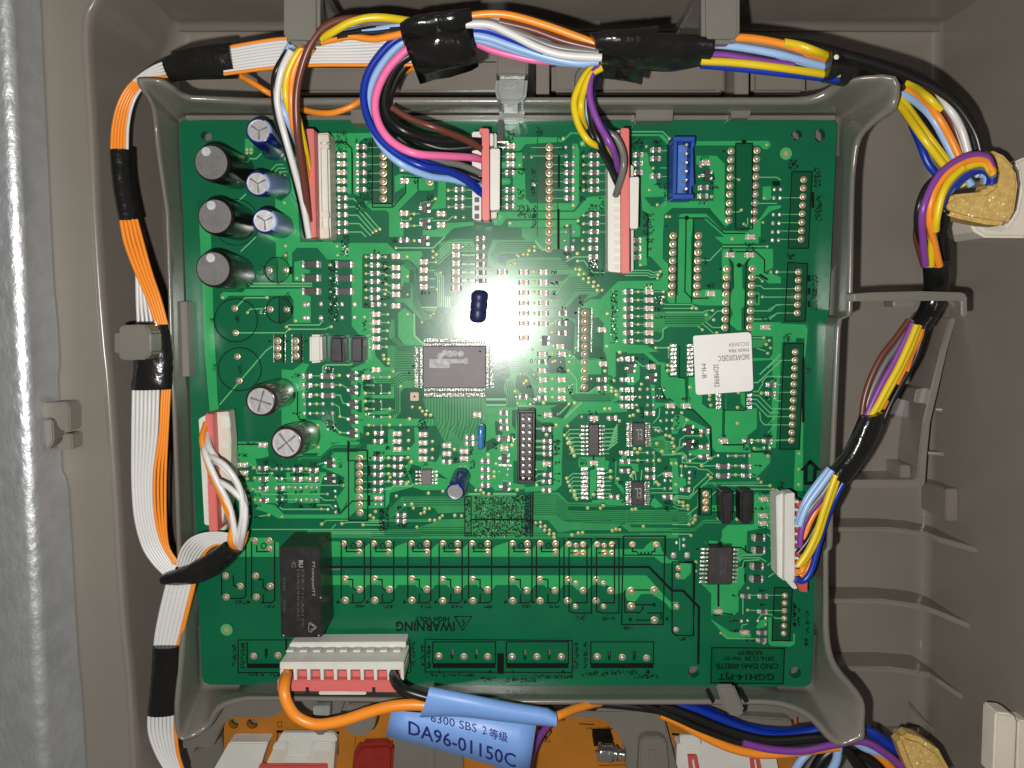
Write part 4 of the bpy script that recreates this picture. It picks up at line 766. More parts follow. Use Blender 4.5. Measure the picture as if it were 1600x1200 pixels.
gap((620, 330), (820, 330), (820, 360), (620, 360)); gap((330, 180), (470, 180), (480, 240), (330, 240)); gap((750, 120), (920, 120), (900, 150), (760, 150))
bund(gl, [(1400, -20), (1330, 45), (1070, 45), (940, 160), (720, 160)], 2, 10, 22, w=1.3); bund(gl, [(480, 400), (500, 425), (950, 425)], 1, 0, 0); tr((490, 435), (940, 435), (960, 350), (1000, 345)); tr((550, 545), (1000, 545)); tr((800, 455), (1160, 455)); tr((930, 575), (980, 610), (1090, 610)); tr((480, 640), (540, 705), (1010, 705), w=2); tr((900, 660), (1040, 660), (1070, 700)); tr((250, 490), (270, 525), (370, 525), (390, 500)); tr((330, 550), (520, 550), (560, 590)); tr((200, 240), (260, 260), (280, 330), (420, 330)); tr((400, 260), (430, 290), (470, 290)); tr((900, 240), (1000, 215)); tr((170, 320), (175, 400))
for y in (285, 383, 475, 603): tr((560, y), (660, y))
tr((150, 960), (210, 915), (1045, 915), (1600, 915), w=1.6); tr((950, 860), (1000, 820), (1600, 820), w=1.4); tr((1160, 855), (1220, 840), (1600, 840)); tr((1380, 868), (1600, 868)); tr((290, 780), (400, 765)); tr((1050, 910), (1100, 860), w=1.3); bund(tr, [(1060, 940), (1600, 940)], 2, 0, 18, w=1.2)
for y in (175, 252, 335, 418, 497): tr((1385, y), (1480, y), w=1.3)
ink((1230, 0), (1230, 90)); inkrect(1230, 92, 1430, 820); ink((1160, 730), (1270, 620), (1600, 615)); ink((0, 28), (300, 30)); ink((0, 188), (90, 190)); inkdisc(1455, 172, 1.8)
for y0, y1 in ((250, 350), (430, 485), (560, 670)): inkf((1430, y0), (1456, y0), (1456, y1), (1430, y1))
C((345, 28), (140, 235), (140, 318)); R((345, 270), (350, 383), (350, 480), (355, 605), (520, 480), (705, 285), (705, 383), (870, 290), (870, 383)); pp((510, 280), (512, 383), (515, 600), (708, 475), (715, 603), (875, 475), (875, 603), d=8.5)
Q((1045, 215), (1045, 378)); pd((1015, 543), (1095, 512), (1098, 572), (1020, 703), (1098, 670), (1100, 733), (180, 487), (195, 565), (195, 640), (200, 778), s=.95); th(*[(1347, y) for y in (172, 252, 335, 418, 497, 578, 657)], (1352, 738), s=1.0)
via((600, 285), (788, 285), (430, 332), (788, 383), (605, 475), (788, 475), (1170, 458), (240, 275), (230, 495), (250, 380), (255, 605), (790, 603), (945, 703), (400, 765), (535, 785), (950, 860), (1160, 855), (1380, 868), (1455, 770), (1510, 730), (1490, 795), (915, 60), (175, 390), r=2.6)
for b in ((80, 120, 180, 160), (330, 200, 390, 240), (310, 320, 400, 350), (310, 410, 390, 460), (480, 230, 540, 260), (480, 340, 550, 370), (480, 510, 560, 560), (480, 630, 560, 680), (660, 240, 750, 260), (660, 310, 760, 360), (830, 310, 920, 350), (660, 510, 750, 550), (660, 630, 750, 690), (830, 220, 910, 260), (830, 510, 900, 550), (830, 630, 900, 690), (1120, 360, 1190, 460), (1130, 180, 1160, 270), (250, 540, 310, 570), (240, 660, 320, 680), (250, 780, 320, 800), (1490, 100, 1600, 130), (170, 10, 280, 40), (1550, 700, 1600, 930), (1120, 690, 1170, 740)): scrib(*b)
# ---- tile 10 (580,680)
F(580, 680)
pour((0, 130), (180, 130), (180, 0), (230, 0), (230, 150), (500, 170), (500, 260), (680, 280), (720, 200), (740, 250), (900, 290), (1000, 270), (1080, 120), (1300, 130), (1480, 200), (1480, 500), (1600, 520), (1600, 560), (1290, 580), (1240, 520), (1100, 560), (1010, 480), (990, 620), (800, 560), (500, 600), (430, 540), (200, 600), (190, 700), (150, 760), (150, 540), (420, 510), (350, 300), (400, 260), (160, 200), (0, 200))
mid((320, 640), (960, 640), (970, 800), (700, 815), (660, 760), (480, 745), (350, 745), (190, 870), (180, 780)); mid((0, 980), (470, 980), (510, 960), (700, 880), (970, 870), (970, 1080), (0, 1075)); mid((0, 880), (190, 875), (600, 875), (600, 905), (0, 900))
bund(gl, [(330, 655), (960, 655)], 4, 0, 24, w=.7); bund(gl, [(0, 990), (500, 990), (540, 960), (970, 960)], 4, 0, 22, w=.7); bund(gl, [(180, 860), (330, 710)], 5, -10, -20, w=.7)
gap((200, 600), (440, 550), (430, 540), (540, 575), (740, 570), (740, 600), (620, 600), (560, 600), (500, 632), (300, 632), (190, 720), (190, 640)); gap((370, 750), (620, 745), (660, 770), (640, 810), (480, 870), (380, 870)); gap((680, 825), (960, 825), (965, 860), (720, 875)); gap((0, 912), (600, 910), (620, 890), (700, 890), (600, 928), (0, 925)); gap((0, 948), (480, 945), (500, 960), (470, 975), (0, 975)); gap((830, 250), (900, 240), (900, 290), (840, 300)); gap((640, 120), (720, 90), (700, 240), (640, 230)); gap((1030, 250), (1100, 250), (1130, 540), (1060, 540)) if 0 else None
gap((150, 210), (400, 210), (400, 260), (350, 350), (150, 520), (135, 250)); gap((420, 300), (520, 330), (510, 500), (430, 500), (400, 400)); gap((700, 390), (800, 460), (700, 440))
pour((130, 300), (400, 300), (380, 345), (130, 345)); pour((130, 385), (400, 385), (350, 430), (130, 425))
for y in (238, 322, 403, 485): tr((130, y), (230, y)); tr((330, y), (380, y))
tr((130, 565), (200, 560), (230, 530), (420, 530), (440, 510), w=2)
mid((980, 620), (1600, 620), (1600, 1080), (980, 1080)); inkrect(975, 640, 1040, 1050, .9); ink((1040, 880), (1600, 880), w=1.6); ink((1660, 600), (1660, 1070), w=.8)
R((75, 238), (280, 238), (75, 322), (280, 320), (75, 403), (280, 403), (75, 485), (280, 485), (75, 565), (315, 825), (315, 885), (790, 270), (1190, 265), (1190, 350), (1190, 430), (1190, 515)); C((80, 645), (285, 55), (285, 140), (545, 70), (545, 160), (545, 240), (790, 100), (790, 185), (970, 160), (970, 235), (1385, 120)); RW((1385, 30)); R((1030, 20), (1030, 80)); Q((1385, 235), (1395, 530)); pp((80, 717), d=8.7); pd((1425, 350), (1418, 410), (1335, 380), (1335, 525), (350, 720), (935, 330), s=.9)
via((178, 238), (178, 320), (178, 403), (195, 440), (178, 480), (380, 235), (260, 635), (595, 605), (745, 585), (420, 720), (437, 760), (558, 768), (605, 765), (515, 818), (552, 805), (610, 885), (660, 888), (712, 865), (740, 840), (870, 838), (940, 842), (475, 958), (45, 795), (415, 280), (380, 55), (380, 140), (640, 155), (635, 240), (1215, 215), (1300, 300), (1280, 385), (1280, 435), (1090, 575), (1140, 575), (1170, 605), (1225, 615), (1520, 572), (865, 150), (365, 510), (385, 490), (640, 70), r=2.8)
TR.strip([T((1330, 312)), T((1460, 312))], 3.2, nz('t'), M_SOLD); TR.strip([T((1270, 610)), T((1510, 612))], 3.2, nz('t'), M_TRACE); TR.strip([T((1010, 612)), T((1140, 612))], 3.0, nz('t'), M_TRACE)
F(580, 680)
for i in range(120):
    x = rs.uniform(1060, 1640); y = rs.choice((660, 700, 720, 770, 810, 830, 890, 905, 940, 985, 1020, 1050))+rs.uniform(-8, 8); pd((x, y), s=rs.uniform(0.22, 0.48))
for b in ((1060, 640, 1640, 870), (1060, 890, 1640, 1060), (985, 640, 1030, 1050), (80, 760, 180, 1000), (270, 740, 340, 790), (270, 920, 370, 960), (20, 180, 100, 210), (340, 340, 440, 420), (350, 400, 380, 440), (1030, 120, 1060, 210), (870, 240, 900, 290), (1030, 260, 1080, 360), (150, 110, 190, 150), (1480, 620, 1600, 700), (540, 290, 600, 320)): scrib(*b)
# ---- tile 11 (820,680)
F(820, 680)
pour((280, 0), (380, 0), (385, 520), (320, 575), (0, 590), (0, 540), (280, 520)); pour((110, 250), (230, 240), (230, 370), (110, 360)); pour((560, 250), (580, 228), (850, 228), (875, 260), (870, 360), (740, 370), (720, 330), (600, 345), (560, 330)); pour((680, 370), (745, 345), (745, 570), (700, 600), (700, 660), (680, 660)); pour((980, 100), (1050, 60), (1060, 120), (1060, 290), (1180, 300), (1190, 380), (1140, 380), (1110, 320), (980, 320)); pour((940, 200), (960, 200), (950, 470), (1030, 550), (1030, 620), (940, 500)); pour((700, 680), (850, 670), (1040, 670), (1040, 740), (880, 745), (830, 700), (700, 710)); pour((1510, 240), (1580, 240), (1600, 600), (1540, 600), (1540, 330), (1510, 310)); pour((1340, 640), (1440, 740), (1360, 760), (1310, 730))
mid((85, 600), (350, 595), (450, 700), (700, 700), (860, 715), (880, 745), (450, 745), (450, 785), (1600, 775), (1600, 930), (1060, 930), (1030, 910), (960, 960), (880, 990), (500, 990), (350, 1010), (240, 885), (85, 880)); mid((1080, 900), (1110, 960), (1600, 965), (1600, 1000), (1090, 1005), (1000, 940)); mid((90, 930), (200, 1000), (300, 1080), (90, 1080)); mid((560, 1020), (1600, 1015), (1600, 1050), (520, 1060), (490, 1040)); mid((1300, 40), (1440, 0), (1560, 190), (1430, 200), (1300, 120))
for i in range(13): gl((90+0*i, 625+20*i), (330, 625+20*i), (440+8*i*0, 720+20*i) if i < 10 else (400, 690+20*i), (1050, 720+20*i+20) if i < 10 else (900, 690+20*i), w=.6) if i < 11 else None
bund(gl, [(1060, 800), (1600, 800)], 6, 0, 20, w=.6); gl((455, 755), (700, 755), (740, 770), w=1.2); gl((450, 772), (1600, 772), w=1.2); gl((500, 1000), (900, 1000), (980, 990), w=1.2); gl((1050, 1010), (1600, 1010), w=1.3); bund(gl, [(1320, 60), (1420, 60), (1540, 110)], 4, 0, 22, w=.6)
for y in (65, 125, 190): tr((110, y), (200, y), w=2.8)
tr((110, 440), (140, 405), (190, 405), w=2.2); tr((110, 500), (140, 475), (190, 475), w=2.2)
for i, y in enumerate((400, 440, 480, 525, 567, 608, 648)): tr((590, y), (500, y), (437+17*i, 452+36*i), w=1.8); tr((830, y+0), (900, y) if i else (895, 375), w=1.8)
for y in (25, 70, 110, 150, 190): tr((590, y), (520, y), (440+(y)/2.6, y+30), w=1.8); tr((830, y), (880, y), w=1.8)
for y in (180, 262): tr((1090, y), (1270, y), w=1.5)
tr((1110, 390), (1130, 470)); tr((1150, 390), (1160, 470)); tr((1220, 360), (1210, 470)); tr((1350, 180), (1345, 520)); tr((1310, 555), (1440, 555)); tr((1380, 430), (1440, 395)); tr((1310, 600), (1600, 600), w=1.4); tr((1430, 205), (1560, 205))
bund(tr, [(1560, 700), (1600, 660)], 3, -10, -20, w=1.4)
ink((290, 0), (290, 520), w=.8); ink((85, 590), (80, 1060)); ink((0, 885), (85, 885), w=1.6); ink((715, 215), (715, 350), w=1.4); inkrect(1030, 1050, 1465, 1250, .9)
R((235, 62), (235, 125), (235, 190), (235, 405), (225, 475), (225, 565), (1045, 180), (1045, 265), (1040, 365), (1305, 350), (1305, 430), (930, 635), (1485, 635)); C((225, 290), (715, 280), (1490, 400)); pp((1310, 180), (1310, 260), (1487, 470), (1485, 552), d=9.3); pd((200, 265), (120, 355), (575, 0), s=.8)
for x in (622, 790):
    for y in (350, 395, 440, 482, 525, 567, 608, 648):
        cx, cy = T((x, y)); PADS.box(tuple(W(cx, cy, 0.005)), (11*U, 4.4*U, 0.006), M_SOLD)
via((125, 523), (435, 45), (450, 85), (478, 130), (497, 170), (517, 215), (437, 450), (450, 490), (468, 530), (478, 580), (518, 585), (520, 630), (540, 665), (718, 620), (895, 375), (895, 440), (818, 735), (788, 762), (655, 760), (1118, 775), (1155, 770), (1235, 950), (912, 995), (950, 980), (990, 985), (602, 1015), (558, 1020), (492, 1040), (115, 915), (163, 910), (165, 955), (212, 950), (207, 990), (257, 990), (255, 1030), (303, 1030), (305, 1065), (1180, 180), (1180, 262), (1400, 262), (1145, 145), (1202, 140), (1108, 425), (1135, 390), (970, 455), (1370, 490), (1395, 515), (1370, 90), (1540, 40), (1540, 80), (1560, 120), (1550, 180), (1578, 295), (1530, 295), (1575, 515), r=2.9)
for b in ((300, 50, 370, 80), (300, 115, 370, 145), (300, 180, 370, 210), (300, 280, 370, 305), (300, 395, 370, 415), (300, 460, 360, 480), (1450, 690, 1535, 790), (570, 250, 640, 310), (900, 240, 940, 280), (980, 480, 1030, 510), (0, 620, 80, 1060), (1000, 670, 1040, 700), (1210, 270, 1230, 300), (1310, 630, 1340, 660), (1450, 320, 1480, 350)): scrib(*b)
# ---- tile 12 (1050,680)
F(1050, 680)
pour((1290, -1000), (1370, -930), (1362, 580), (1268, 580), (1290, 0)); gap((1290, -1010), (1380, -1010), (1380, -900), (1290, -900))
pour((420, 0), (785, 0), (785, 100), (800, 180), (460, 175), (420, 130)); pour((800, 185), (1020, 180), (1020, 290), (880, 440), (810, 430), (790, 350)); pour((520, 990), (580, 935), (855, 930), (855, 620), (900, 590), (1090, 640), (1090, 1090), (1050, 1080), (1040, 1000), (980, 960), (780, 1000), (780, 1200), (520, 1200)); pour((0, 240), (55, 240), (70, 440), (140, 450), (150, 520), (60, 560), (0, 560)); pour((410, 730), (500, 730), (500, 800), (410, 800)); pour((650, 740), (710, 740), (710, 800), (650, 800)); pour((170, 160), (380, 150), (400, 0), (410, 200), (380, 250), (180, 200)); pour((840, 130), (930, 130), (930, 160), (860, 165))
mid((350, 490), (880, 480), (930, 500), (860, 515), (380, 512), (330, 540)); mid((0, 800), (180, 800), (210, 830), (180, 900), (0, 920)); mid((0, 970), (230, 970), (330, 880), (500, 880), (510, 920), (340, 915), (230, 1000), (0, 1005)); bund(gl, [(0, 820), (170, 820)], 4, 0, 22, w=.7); bund(gl, [(0, 985), (235, 985), (335, 900), (500, 900)], 1, 0, 0, w=.8)
tr((0, 200), (110, 180), (150, 215), (150, 260), (180, 290)); tr((105, 240), (110, 285), (340, 295), (400, 240)); tr((310, 320), (420, 318), (470, 318)); tr((145, 325), (250, 330), (280, 355), (370, 360), (430, 410)); tr((98, 330), (98, 410)); tr((378, 413), (230, 550), (220, 600), (170, 640), (50, 630), (0, 680)); tr((407, 443), (250, 590), (180, 660), (60, 650), (10, 690)); tr((480, 560), (520, 525), (1020, 525)); tr((380, 655), (500, 545)); tr((640, 610), (720, 560), (1055, 565)); tr((160, 830), (270, 740), (275, 600)); tr((0, 1030), (180, 1030), (198, 1045)); bund(tr, [(10, 700), (60, 730), (160, 735)], 2, 0, 35, w=1.3); tr((0, 930), (180, 930)); tr((180, 890), (240, 840)); tr((180, 270), (280, 215)); tr((400, 240), (470, 210)); tr((600, 318), (720, 318)); tr((600, 413), (720, 413)); tr((600, 215), (740, 213)); tr((840, 50), (940, 50)); tr((1040, 50), (1220, 50)); tr((1010, 130), (1015, 60)); tr((80, 1070), (80, 1200)); tr((40, 1120), (100, 1120)) if 0 else None
for y in (660, 715, 820, 903): tr((990, y), (1095, y), w=2.2)
tr((990, 1030), (1080, 1090), w=2)
gap((415, 560), (500, 560), (500, 600), (415, 640)); 
ink((400, 0), (405, 230)); ink((525, 100), (760, 100)); ink((280, 560), (410, 560), (410, 830), (280, 830), w=.9); inkf((270, 545), (298, 545), (298, 835), (270, 835)); ink((500, 560), (500, 800)); ink((860, 800), (420, 800), w=.8); inkf((415, 768), (445, 755), (445, 780)); inkf((850, 768), (880, 755), (880, 780)); inkrect(385, 1135, 615, 1190, .9); inkdisc(500, 1130, 3.8); inkf((255, 1180), (280, 1190), (255, 1200)); ink((840, 170), (1020, 178)); ink((1095, 0), (1090, 640), w=.5) if 0 else None
for p in (((1385, 360), (1490, 360)),): pass
ink((1440, 275), (1370, 350), (1395, 350), (1390, 500), (1480, 500), (1490, 350), (1515, 350), (1440, 275), (1425, 290), w=3.6)
C((530, 50), (950, 655), (945, 825), (945, 905)); R((785, 52), (985, 52), (335, 120), (325, 215), (770, 318), (770, 413), (135, 560)); RW((530, 318), (530, 415)); Q((165, 80)) if 0 else None
pp((982, 132), (772, 212), d=9); pd((185, 200), (182, 262), (105, 230), (180, 385), (180, 448), (98, 418), (480, 208), (580, 215), (45, 1115), (120, 1083), (120, 1147), s=1.0); th((348, 610), (347, 688), (347, 762), s=.95, o=True)
D((895, 1055), (895, 1185), big=True)
via((892, 52), (665, 215), (665, 318), (663, 413), (310, 318), (145, 325), (98, 325), (378, 413), (407, 443), (898, 455), (928, 490), (1022, 525), (1055, 565), (1325, 190), (1322, 355), (1322, 515), (480, 865), (678, 875), (245, 840), (240, 880), (218, 910), (178, 928), (198, 1045), (75, 695), (115, 700), (120, 738), (165, 735), (168, 772), (1002, 215), (180, 495), (40, 510), (405, 240), (860, 135), r=2.8)
for b in ((840, 310, 930, 330), (840, 405, 900, 425), (890, 590, 990, 620), (900, 750, 990, 780), (900, 945, 990, 970), (950, 180, 1040, 200), (1110, 480, 1170, 560), (740, 80, 800, 180), (190, 50, 260, 130), (225, 370, 250, 450), (950, 0, 1040, 20), (500, 0, 560, 20), (1360, 580, 1390, 640)): scrib(*b)
# ---- right-hand headers in full-frame pixels
F(0, 0, 1)
mid((1236, 268), (1268, 268), (1262, 388), (1230, 388)); inkrect(0, 0, 0, 0) if 0 else None
for q in ([(1237, 268), (1269, 268), (1263, 388), (1231, 388)], [(1231, 410), (1262, 412), (1258, 502), (1226, 502)], [(1225, 537), (1256, 537), (1249, 702), (1218, 702)], [(1210, 918), (1238, 919), (1234, 1001), (1206, 1001)]):
    foot(*q); ink(*q, q[0], w=.9)
thcol(1255, 281, 1251, 374, 8, .86); thcol(1247, 425, 1245, 489, 6, .86); thcol(1242, 550, 1236, 688, 12, .86); thcol(1226, 930, 1224, 989, 6, .82)
for y in (309, 335, 348, 361, 374): tr((1218, y), (1250, y), w=1.2); pp((1212, y), d=9)
pp((1207, 425), d=9); tr((1212, 425), (1243, 425), w=1.2)
for y in (451, 464, 476, 489): tr((1200, y+(8 if y > 470 else 0)), (1215, y), (1243, y), w=1.2)
for y in (563, 589, 613, 639, 651, 664, 688): tr((1200, y+12), (1212, y), (1236, y), w=1.2)
for y0, y1 in ((300, 325), (560, 640), (430, 440), (450, 460), (470, 480), (635, 660), (945, 951), (957, 962), (973, 979)): inkf((1268 if y0 < 400 else 1262 if y0 < 500 else 1253 if y0 < 700 else 1240, y0), (1272 if y0 < 400 else 1266 if y0 < 500 else 1257 if y0 < 700 else 1244, y0), (1272 if y0 < 400 else 1266 if y0 < 500 else 1257 if y0 < 700 else 1244, y1), (1268 if y0 < 400 else 1262 if y0 < 500 else 1253 if y0 < 700 else 1240, y1))
for b in ((1274, 305, 1284, 345), (1268, 430, 1278, 485), (1232, 250, 1248, 264), (1230, 395, 1242, 407), (1224, 520, 1236, 534), (1260, 575, 1266, 585), (1272, 262, 1282, 292)): scrib(*b, m=M_INK)
pour((1208, 505), (1258, 507), (1262, 515), (1258, 560), (1250, 534), (1222, 534), (1212, 700), (1205, 700))
# fiducials
for x, y in ((1228, 240), (354, 984)):
    INK.disc(x, y, 9.5, nz('k'), mat('fiducial_ring', (0.10, 0.36, 0.14), 0.35), 18); INK.disc(x, y, 3.6, nz('k'), M_GOLD, 12)
# ---- bottom zone: relay footprints
pour((518, 846), (530, 846), (545, 868), (518, 868)); pour((500, 868), (1030, 868), (1040, 873), (1030, 878), (1020, 870), (500, 870)) if 0 else None
band = [(518, 855), (533, 858)]
for x0, x1 in ((570, 581), (618, 640), (677, 689), (725, 735), (772, 797), (834, 841), (878, 886), (922, 930)):
    pour((x0-6, 868), (x0-6, 862), (x0+2, 853), (x1+2, 845), (x1+2, 868))
pour((518, 858), (1005, 858), (1012, 850), (1018, 846), (1030, 846), (1035, 862), (1045, 874), (1060, 876), (1060, 880), (1035, 880), (1022, 870), (518, 870))
pour((518, 899), (1010, 899), (1042, 935), (1048, 940), (1060, 940), (1060, 953), (1048, 952), (1040, 942), (1018, 928), (1002, 928), (992, 940), (980, 938), (975, 925), (965, 928), (958, 928), (950, 914), (518, 914))
for x0, x1 in ((552, 574), (600, 622), (655, 680), (704, 727), (751, 775), (812, 836), (856, 880), (900, 924)):
    pour((x0, 900), (x1-4, 900), (x1, 914), (x1-6, 922), (x0+2, 922), (x0-6, 914))
pour((1062, 880), (1080, 880), (1080, 895), (1070, 905), (1055, 905), (1064, 900)); pour((288, 870), (436, 870), (436, 848), (415, 840), (375, 840), (360, 868))
mid((480, 828), (840, 832), (840, 842), (480, 840)); bund(gl, [(600, 832), (1000, 834)], 2, 0, 4, w=.7); mid((870, 832), (1060, 836), (1060, 841), (870, 839))
INK.strip([(517, 886), (1014, 886), (1050, 923), (1067, 923), (1092, 949), (1091, 1038)], 3.4, nz('k'), M_INK)
INK.strip([(517, 889.5), (533, 889.5)], 2.2, nz('k'), M_TRAY)
def relay(x, f=1):        # footprint outline with pins; x = left column
    inkrect(x-6, 843, x+30, 943, .8) if 0 else None
    ink((x-6, 846), (x-6, 935)); ink((x+30, 846), (x+30, 938), (x+25, 942), (x+8, 942)); ink((x+4, 905), (x+12, 906), (x+12, 918), (x+18, 923)); ink((x+12, 928), (x+12, 942)); ink((x+2, 852), (x+2, 862), (x+22, 862)); inkcirc(x+13, 853, 4, .8)
    inkf((x-13, 938), (x-7, 941), (x-13, 944)); scrib(x+14, 946, x+30, 950, m=M_INK, n=14)
for x in (539, 585, 643, 692, 738, 801, 844): relay(x)
for x in (399,): relay(x)
ink((346, 850), (346, 930)); ink((384, 846), (384, 930), (380, 935), (360, 935)); ink((364, 899), (365, 915), (372, 918)); scrib(368, 938, 384, 944, m=M_INK)
for xs in ((537, 561), (584, 607), (643, 667), (692, 715), (738, 762), (801, 824), (844, 868), (398, 421)):
    th((xs[0], 849 if xs[0] > 400 else 844), (xs[1], 849 if xs[0] > 400 else 844), (xs[1], 862 if xs[0] > 400 else 857), s=.92, o=jr.random() < .3)
th((889, 850), (911, 850), (911, 863), (900, 863), (933, 850), (956, 850), (956, 863), (944, 863), (988, 850), (1025, 850), s=.9, o=True); th((900, 852), (944, 852), s=.75)
for a, b, c in (((540, 904), (562, 920), (540, 937)), ((586, 904), (609, 920), (586, 937)), ((644, 904), (667, 920), (644, 937)), ((692, 905), (715, 921), (692, 938)), ((739, 905), (762, 921), (739, 938)), ((801, 905), (823, 922), (801, 938)), ((844, 905), (867, 922), (844, 938)), ((888, 905), (911, 922), (887, 938)), ((932, 905), (954, 922), (931, 938)), ((400, 899), (423, 915), (401, 932)), ((353, 899), (376, 915), (354, 932))): th(a, b, c, s=1.0)
th((900, 911), (899, 947), (943, 911), (943, 947), (1057, 947), (1056, 983), (1060, 887), (1059, 899), s=.78); th((986, 922), (1022, 921), (986, 946), (1022, 968), s=1.1)
for x in (889, 932): ink((x-8, 842), (x-8, 935)); ink((x, 855), (x, 955), (x+8, 958), (x+35, 958), (x+35, 842), (x-2, 842)); ink((x+28, 850), (x+28, 942), (x+10, 942)); ink((x+2, 864), (x+12, 864)); scrib(x+10, 961, x+28, 970, m=M_INK, n=20)
inkrect(974, 839, 1038, 976, 1.0) if 0 else ink((974, 838), (1039, 838), (1036, 976), (971, 976), (974, 838))
ink((988, 856), (988, 862), (995, 862)); ink((1023, 856), (1023, 862), (1018, 862))
for i in range(4): ink(*[(996+5.6*i+2.8-2.8*math.cos(math.pi*j/6), 862+5*math.sin(math.pi*j/6)) for j in range(7)], w=.8)
ink((990, 922), (1016, 922)); ink((992, 945), (1018, 945)); ink((976, 922), (976, 957), (998, 957)); ink((1004, 947), (1004, 952), (997, 959)); ink((1011, 958), (1033, 958), (1033, 968)); ink((993, 969), (1018, 969)); inkf((1044, 964), (1038, 967), (1044, 970)); scrib(974, 980, 989, 984, m=M_INK, n=14)
ink((1050, 878), (1050, 988), (1056, 993), (1083, 993), (1086, 880), (1050, 878)); scrib(1060, 996, 1080, 1001, m=M_INK, n=14); pd((1052, 867), (1073, 867), s=1.7); pd((1057, 847), (1068, 842), (1068, 851), s=.9)
ink((374, 990), (374, 990.1)) if 0 else None
# power connector footprints
INK.strip([(372, 1000), (372, 1051), (640, 1051)], 1.4, nz('k'), M_INK); INK.strip([(372, 1000), (640, 1000), (642, 1050)], 1.4, nz('k'), M_INK); inkf((386, 1037), (445, 1037), (445, 1044), (386, 1044)); ink((386, 1003), (386, 1037)); INK.strip([(447, 998), (447, 1050)], 2.5, nz('k'), M_INK)
INK.strip([(664, 999), (894, 1001), (894, 1051), (664, 1050), (664, 999)], 1.5, nz('k'), M_INK)
for x0, x1 in ((676, 774), (791, 888), (923, 1021)):
    inkrect(x0, 1003, x1, 1037, .9); inkf((x0, 1037), (x1, 1037), (x1, 1044), (x0, 1044)); inkf((x1-13, 1052), (x1-8, 1046), (x1-5, 1052)); inkf((x0+9, 1052), (x0+10, 1046), (x0+12, 1052))
inkf((777, 1021), (787, 1021), (787, 1053), (777, 1053))
th(*[(x, y) for x, y in ((397, 1024), (435, 1023), (686, 1024), (725, 1025), (762, 1025), (800, 1025), (839, 1025), (877, 1025), (933, 1025), (972, 1026), (1010, 1027))], s=1.0)
for b in ((363, 1008, 369, 1040), (376, 1005, 382, 1045), (657, 1008, 663, 1040), (667, 1005, 673, 1045), (643, 1003, 648, 1042), (897, 1004, 903, 1046), (912, 1004, 918, 1046), (672, 1053, 742, 1057), (910, 1050, 950, 1056), (955, 1048, 995, 1054), (992, 1054, 1030, 1060), (830, 1054, 895, 1060), (790, 1060, 838, 1066), (752, 1058, 776, 1064), (388, 1052, 412, 1057), (420, 1052, 440, 1057)): scrib(*b, m=M_INK)
# lettering on the board
LET = MB()
text(LET, 'IWARNING', 664.5, 979, 92, 15, 180, 0.0062, M_INK, bold=.02); text(LET, 'HIGH VOLT', 675, 967.5, 53, 8, 180, 0.0062, M_INK, bold=.03)
INK.strip([(710, 963.5), (737, 963.5), (723, 985), (710, 963.5), (716, 963.5)], 1.3, nz('k'), M_INK); INK.strip([(724, 967), (722.5, 972), (726, 973), (723, 979)], 1.3, nz('k'), M_INK)
INK.strip([(1112, 1012), (1225.5, 1013), (1223.5, 1068.5), (1110.5, 1067), (1112, 1011)], 1.7, nz('k'), M_INK); gap((1112, 1012), (1225, 1013), (1223, 1068), (1110, 1067))
text(LET, 'RK78K97', 1172, 1020, 38, 7, 180, 0.0062, M_INK2, bold=.02); text(LET, '2016.12.28  Ver.01', 1171, 1029.5, 78, 7, 180, 0.0062, M_INK2, bold=.02); text(LET, 'C/NO DA41-00827B', 1168, 1041, 98, 9, 180, 0.0062, M_INK2, bold=.02); text(LET, 'GGH14-PJT', 1166, 1056.5, 88, 13, 180, 0.0062, M_INK2, bold=.02)
for b in ((1258, 955, 1264, 990), (1246, 948, 1250, 980), (1238, 940, 1242, 975), (1258, 998, 1263, 1010)): scrib(*b, m=M_INK2, n=26)
tag(LET.build('lettering', board), kind='stuff')
# ---- tile 14 (1070,840)
F(1070, 840)
pour((380, 0), (640, 0), (640, 60), (480, 60), (250, 60), (250, 30), (370, 40)) ; pour((160, 470), (240, 490), (340, 490), (340, 720), (360, 720), (360, 490), (470, 490), (545, 430), (560, 600), (560, 760), (520, 805), (400, 805), (280, 790), (275, 850), (470, 980), (570, 990), (690, 1000), (690, 1040), (440, 1050), (275, 860), (275, 580)); pour((545, 120), (620, 120), (640, 150), (810, 150), (850, 170), (600, 190), (570, 230), (545, 240)); pour((540, 320), (620, 320), (620, 480), (560, 560), (540, 420)); pour((870, 830), (905, 830), (905, 1070), (1110, 1085), (1130, 1080), (1130, 1000), (1150, 1000), (1145, 1110), (1100, 1135), (900, 1130), (870, 1100)); pour((740, 930), (790, 860), (860, 850), (850, 930), (760, 950)); pour((0, 260), (50, 260), (60, 380), (0, 420))
ink((0, 250), (90, 250), (90, 1020), (60, 1025)); ink((350, 490), (350, 720), w=1.6); ink((480, 100), (590, 105), (650, 155), (700, 160)); ink((390, 790), (500, 800))
tr((560, 230), (600, 185), (800, 180), (830, 150)); tr((560, 250), (610, 210), (780, 210), (850, 250)); tr((560, 320), (600, 310), (620, 240), (780, 230)); tr((680, 600), (760, 600), w=1.3); tr((860, 600), (1010, 600), w=1.3); tr((860, 760), (1010, 760), w=1.3); tr((650, 755), (760, 760), w=1.3); tr((605, 620), (605, 800)); tr((760, 850), (800, 800), (900, 800), (940, 840), (1010, 840)); tr((380, 995), (440, 1050), (760, 1055)); tr((590, 950), (600, 910), (650, 900)); tr((890, 100), (940, 160), w=2); tr((860, 290), (930, 240), w=2); tr((870, 410), (930, 370), w=2)
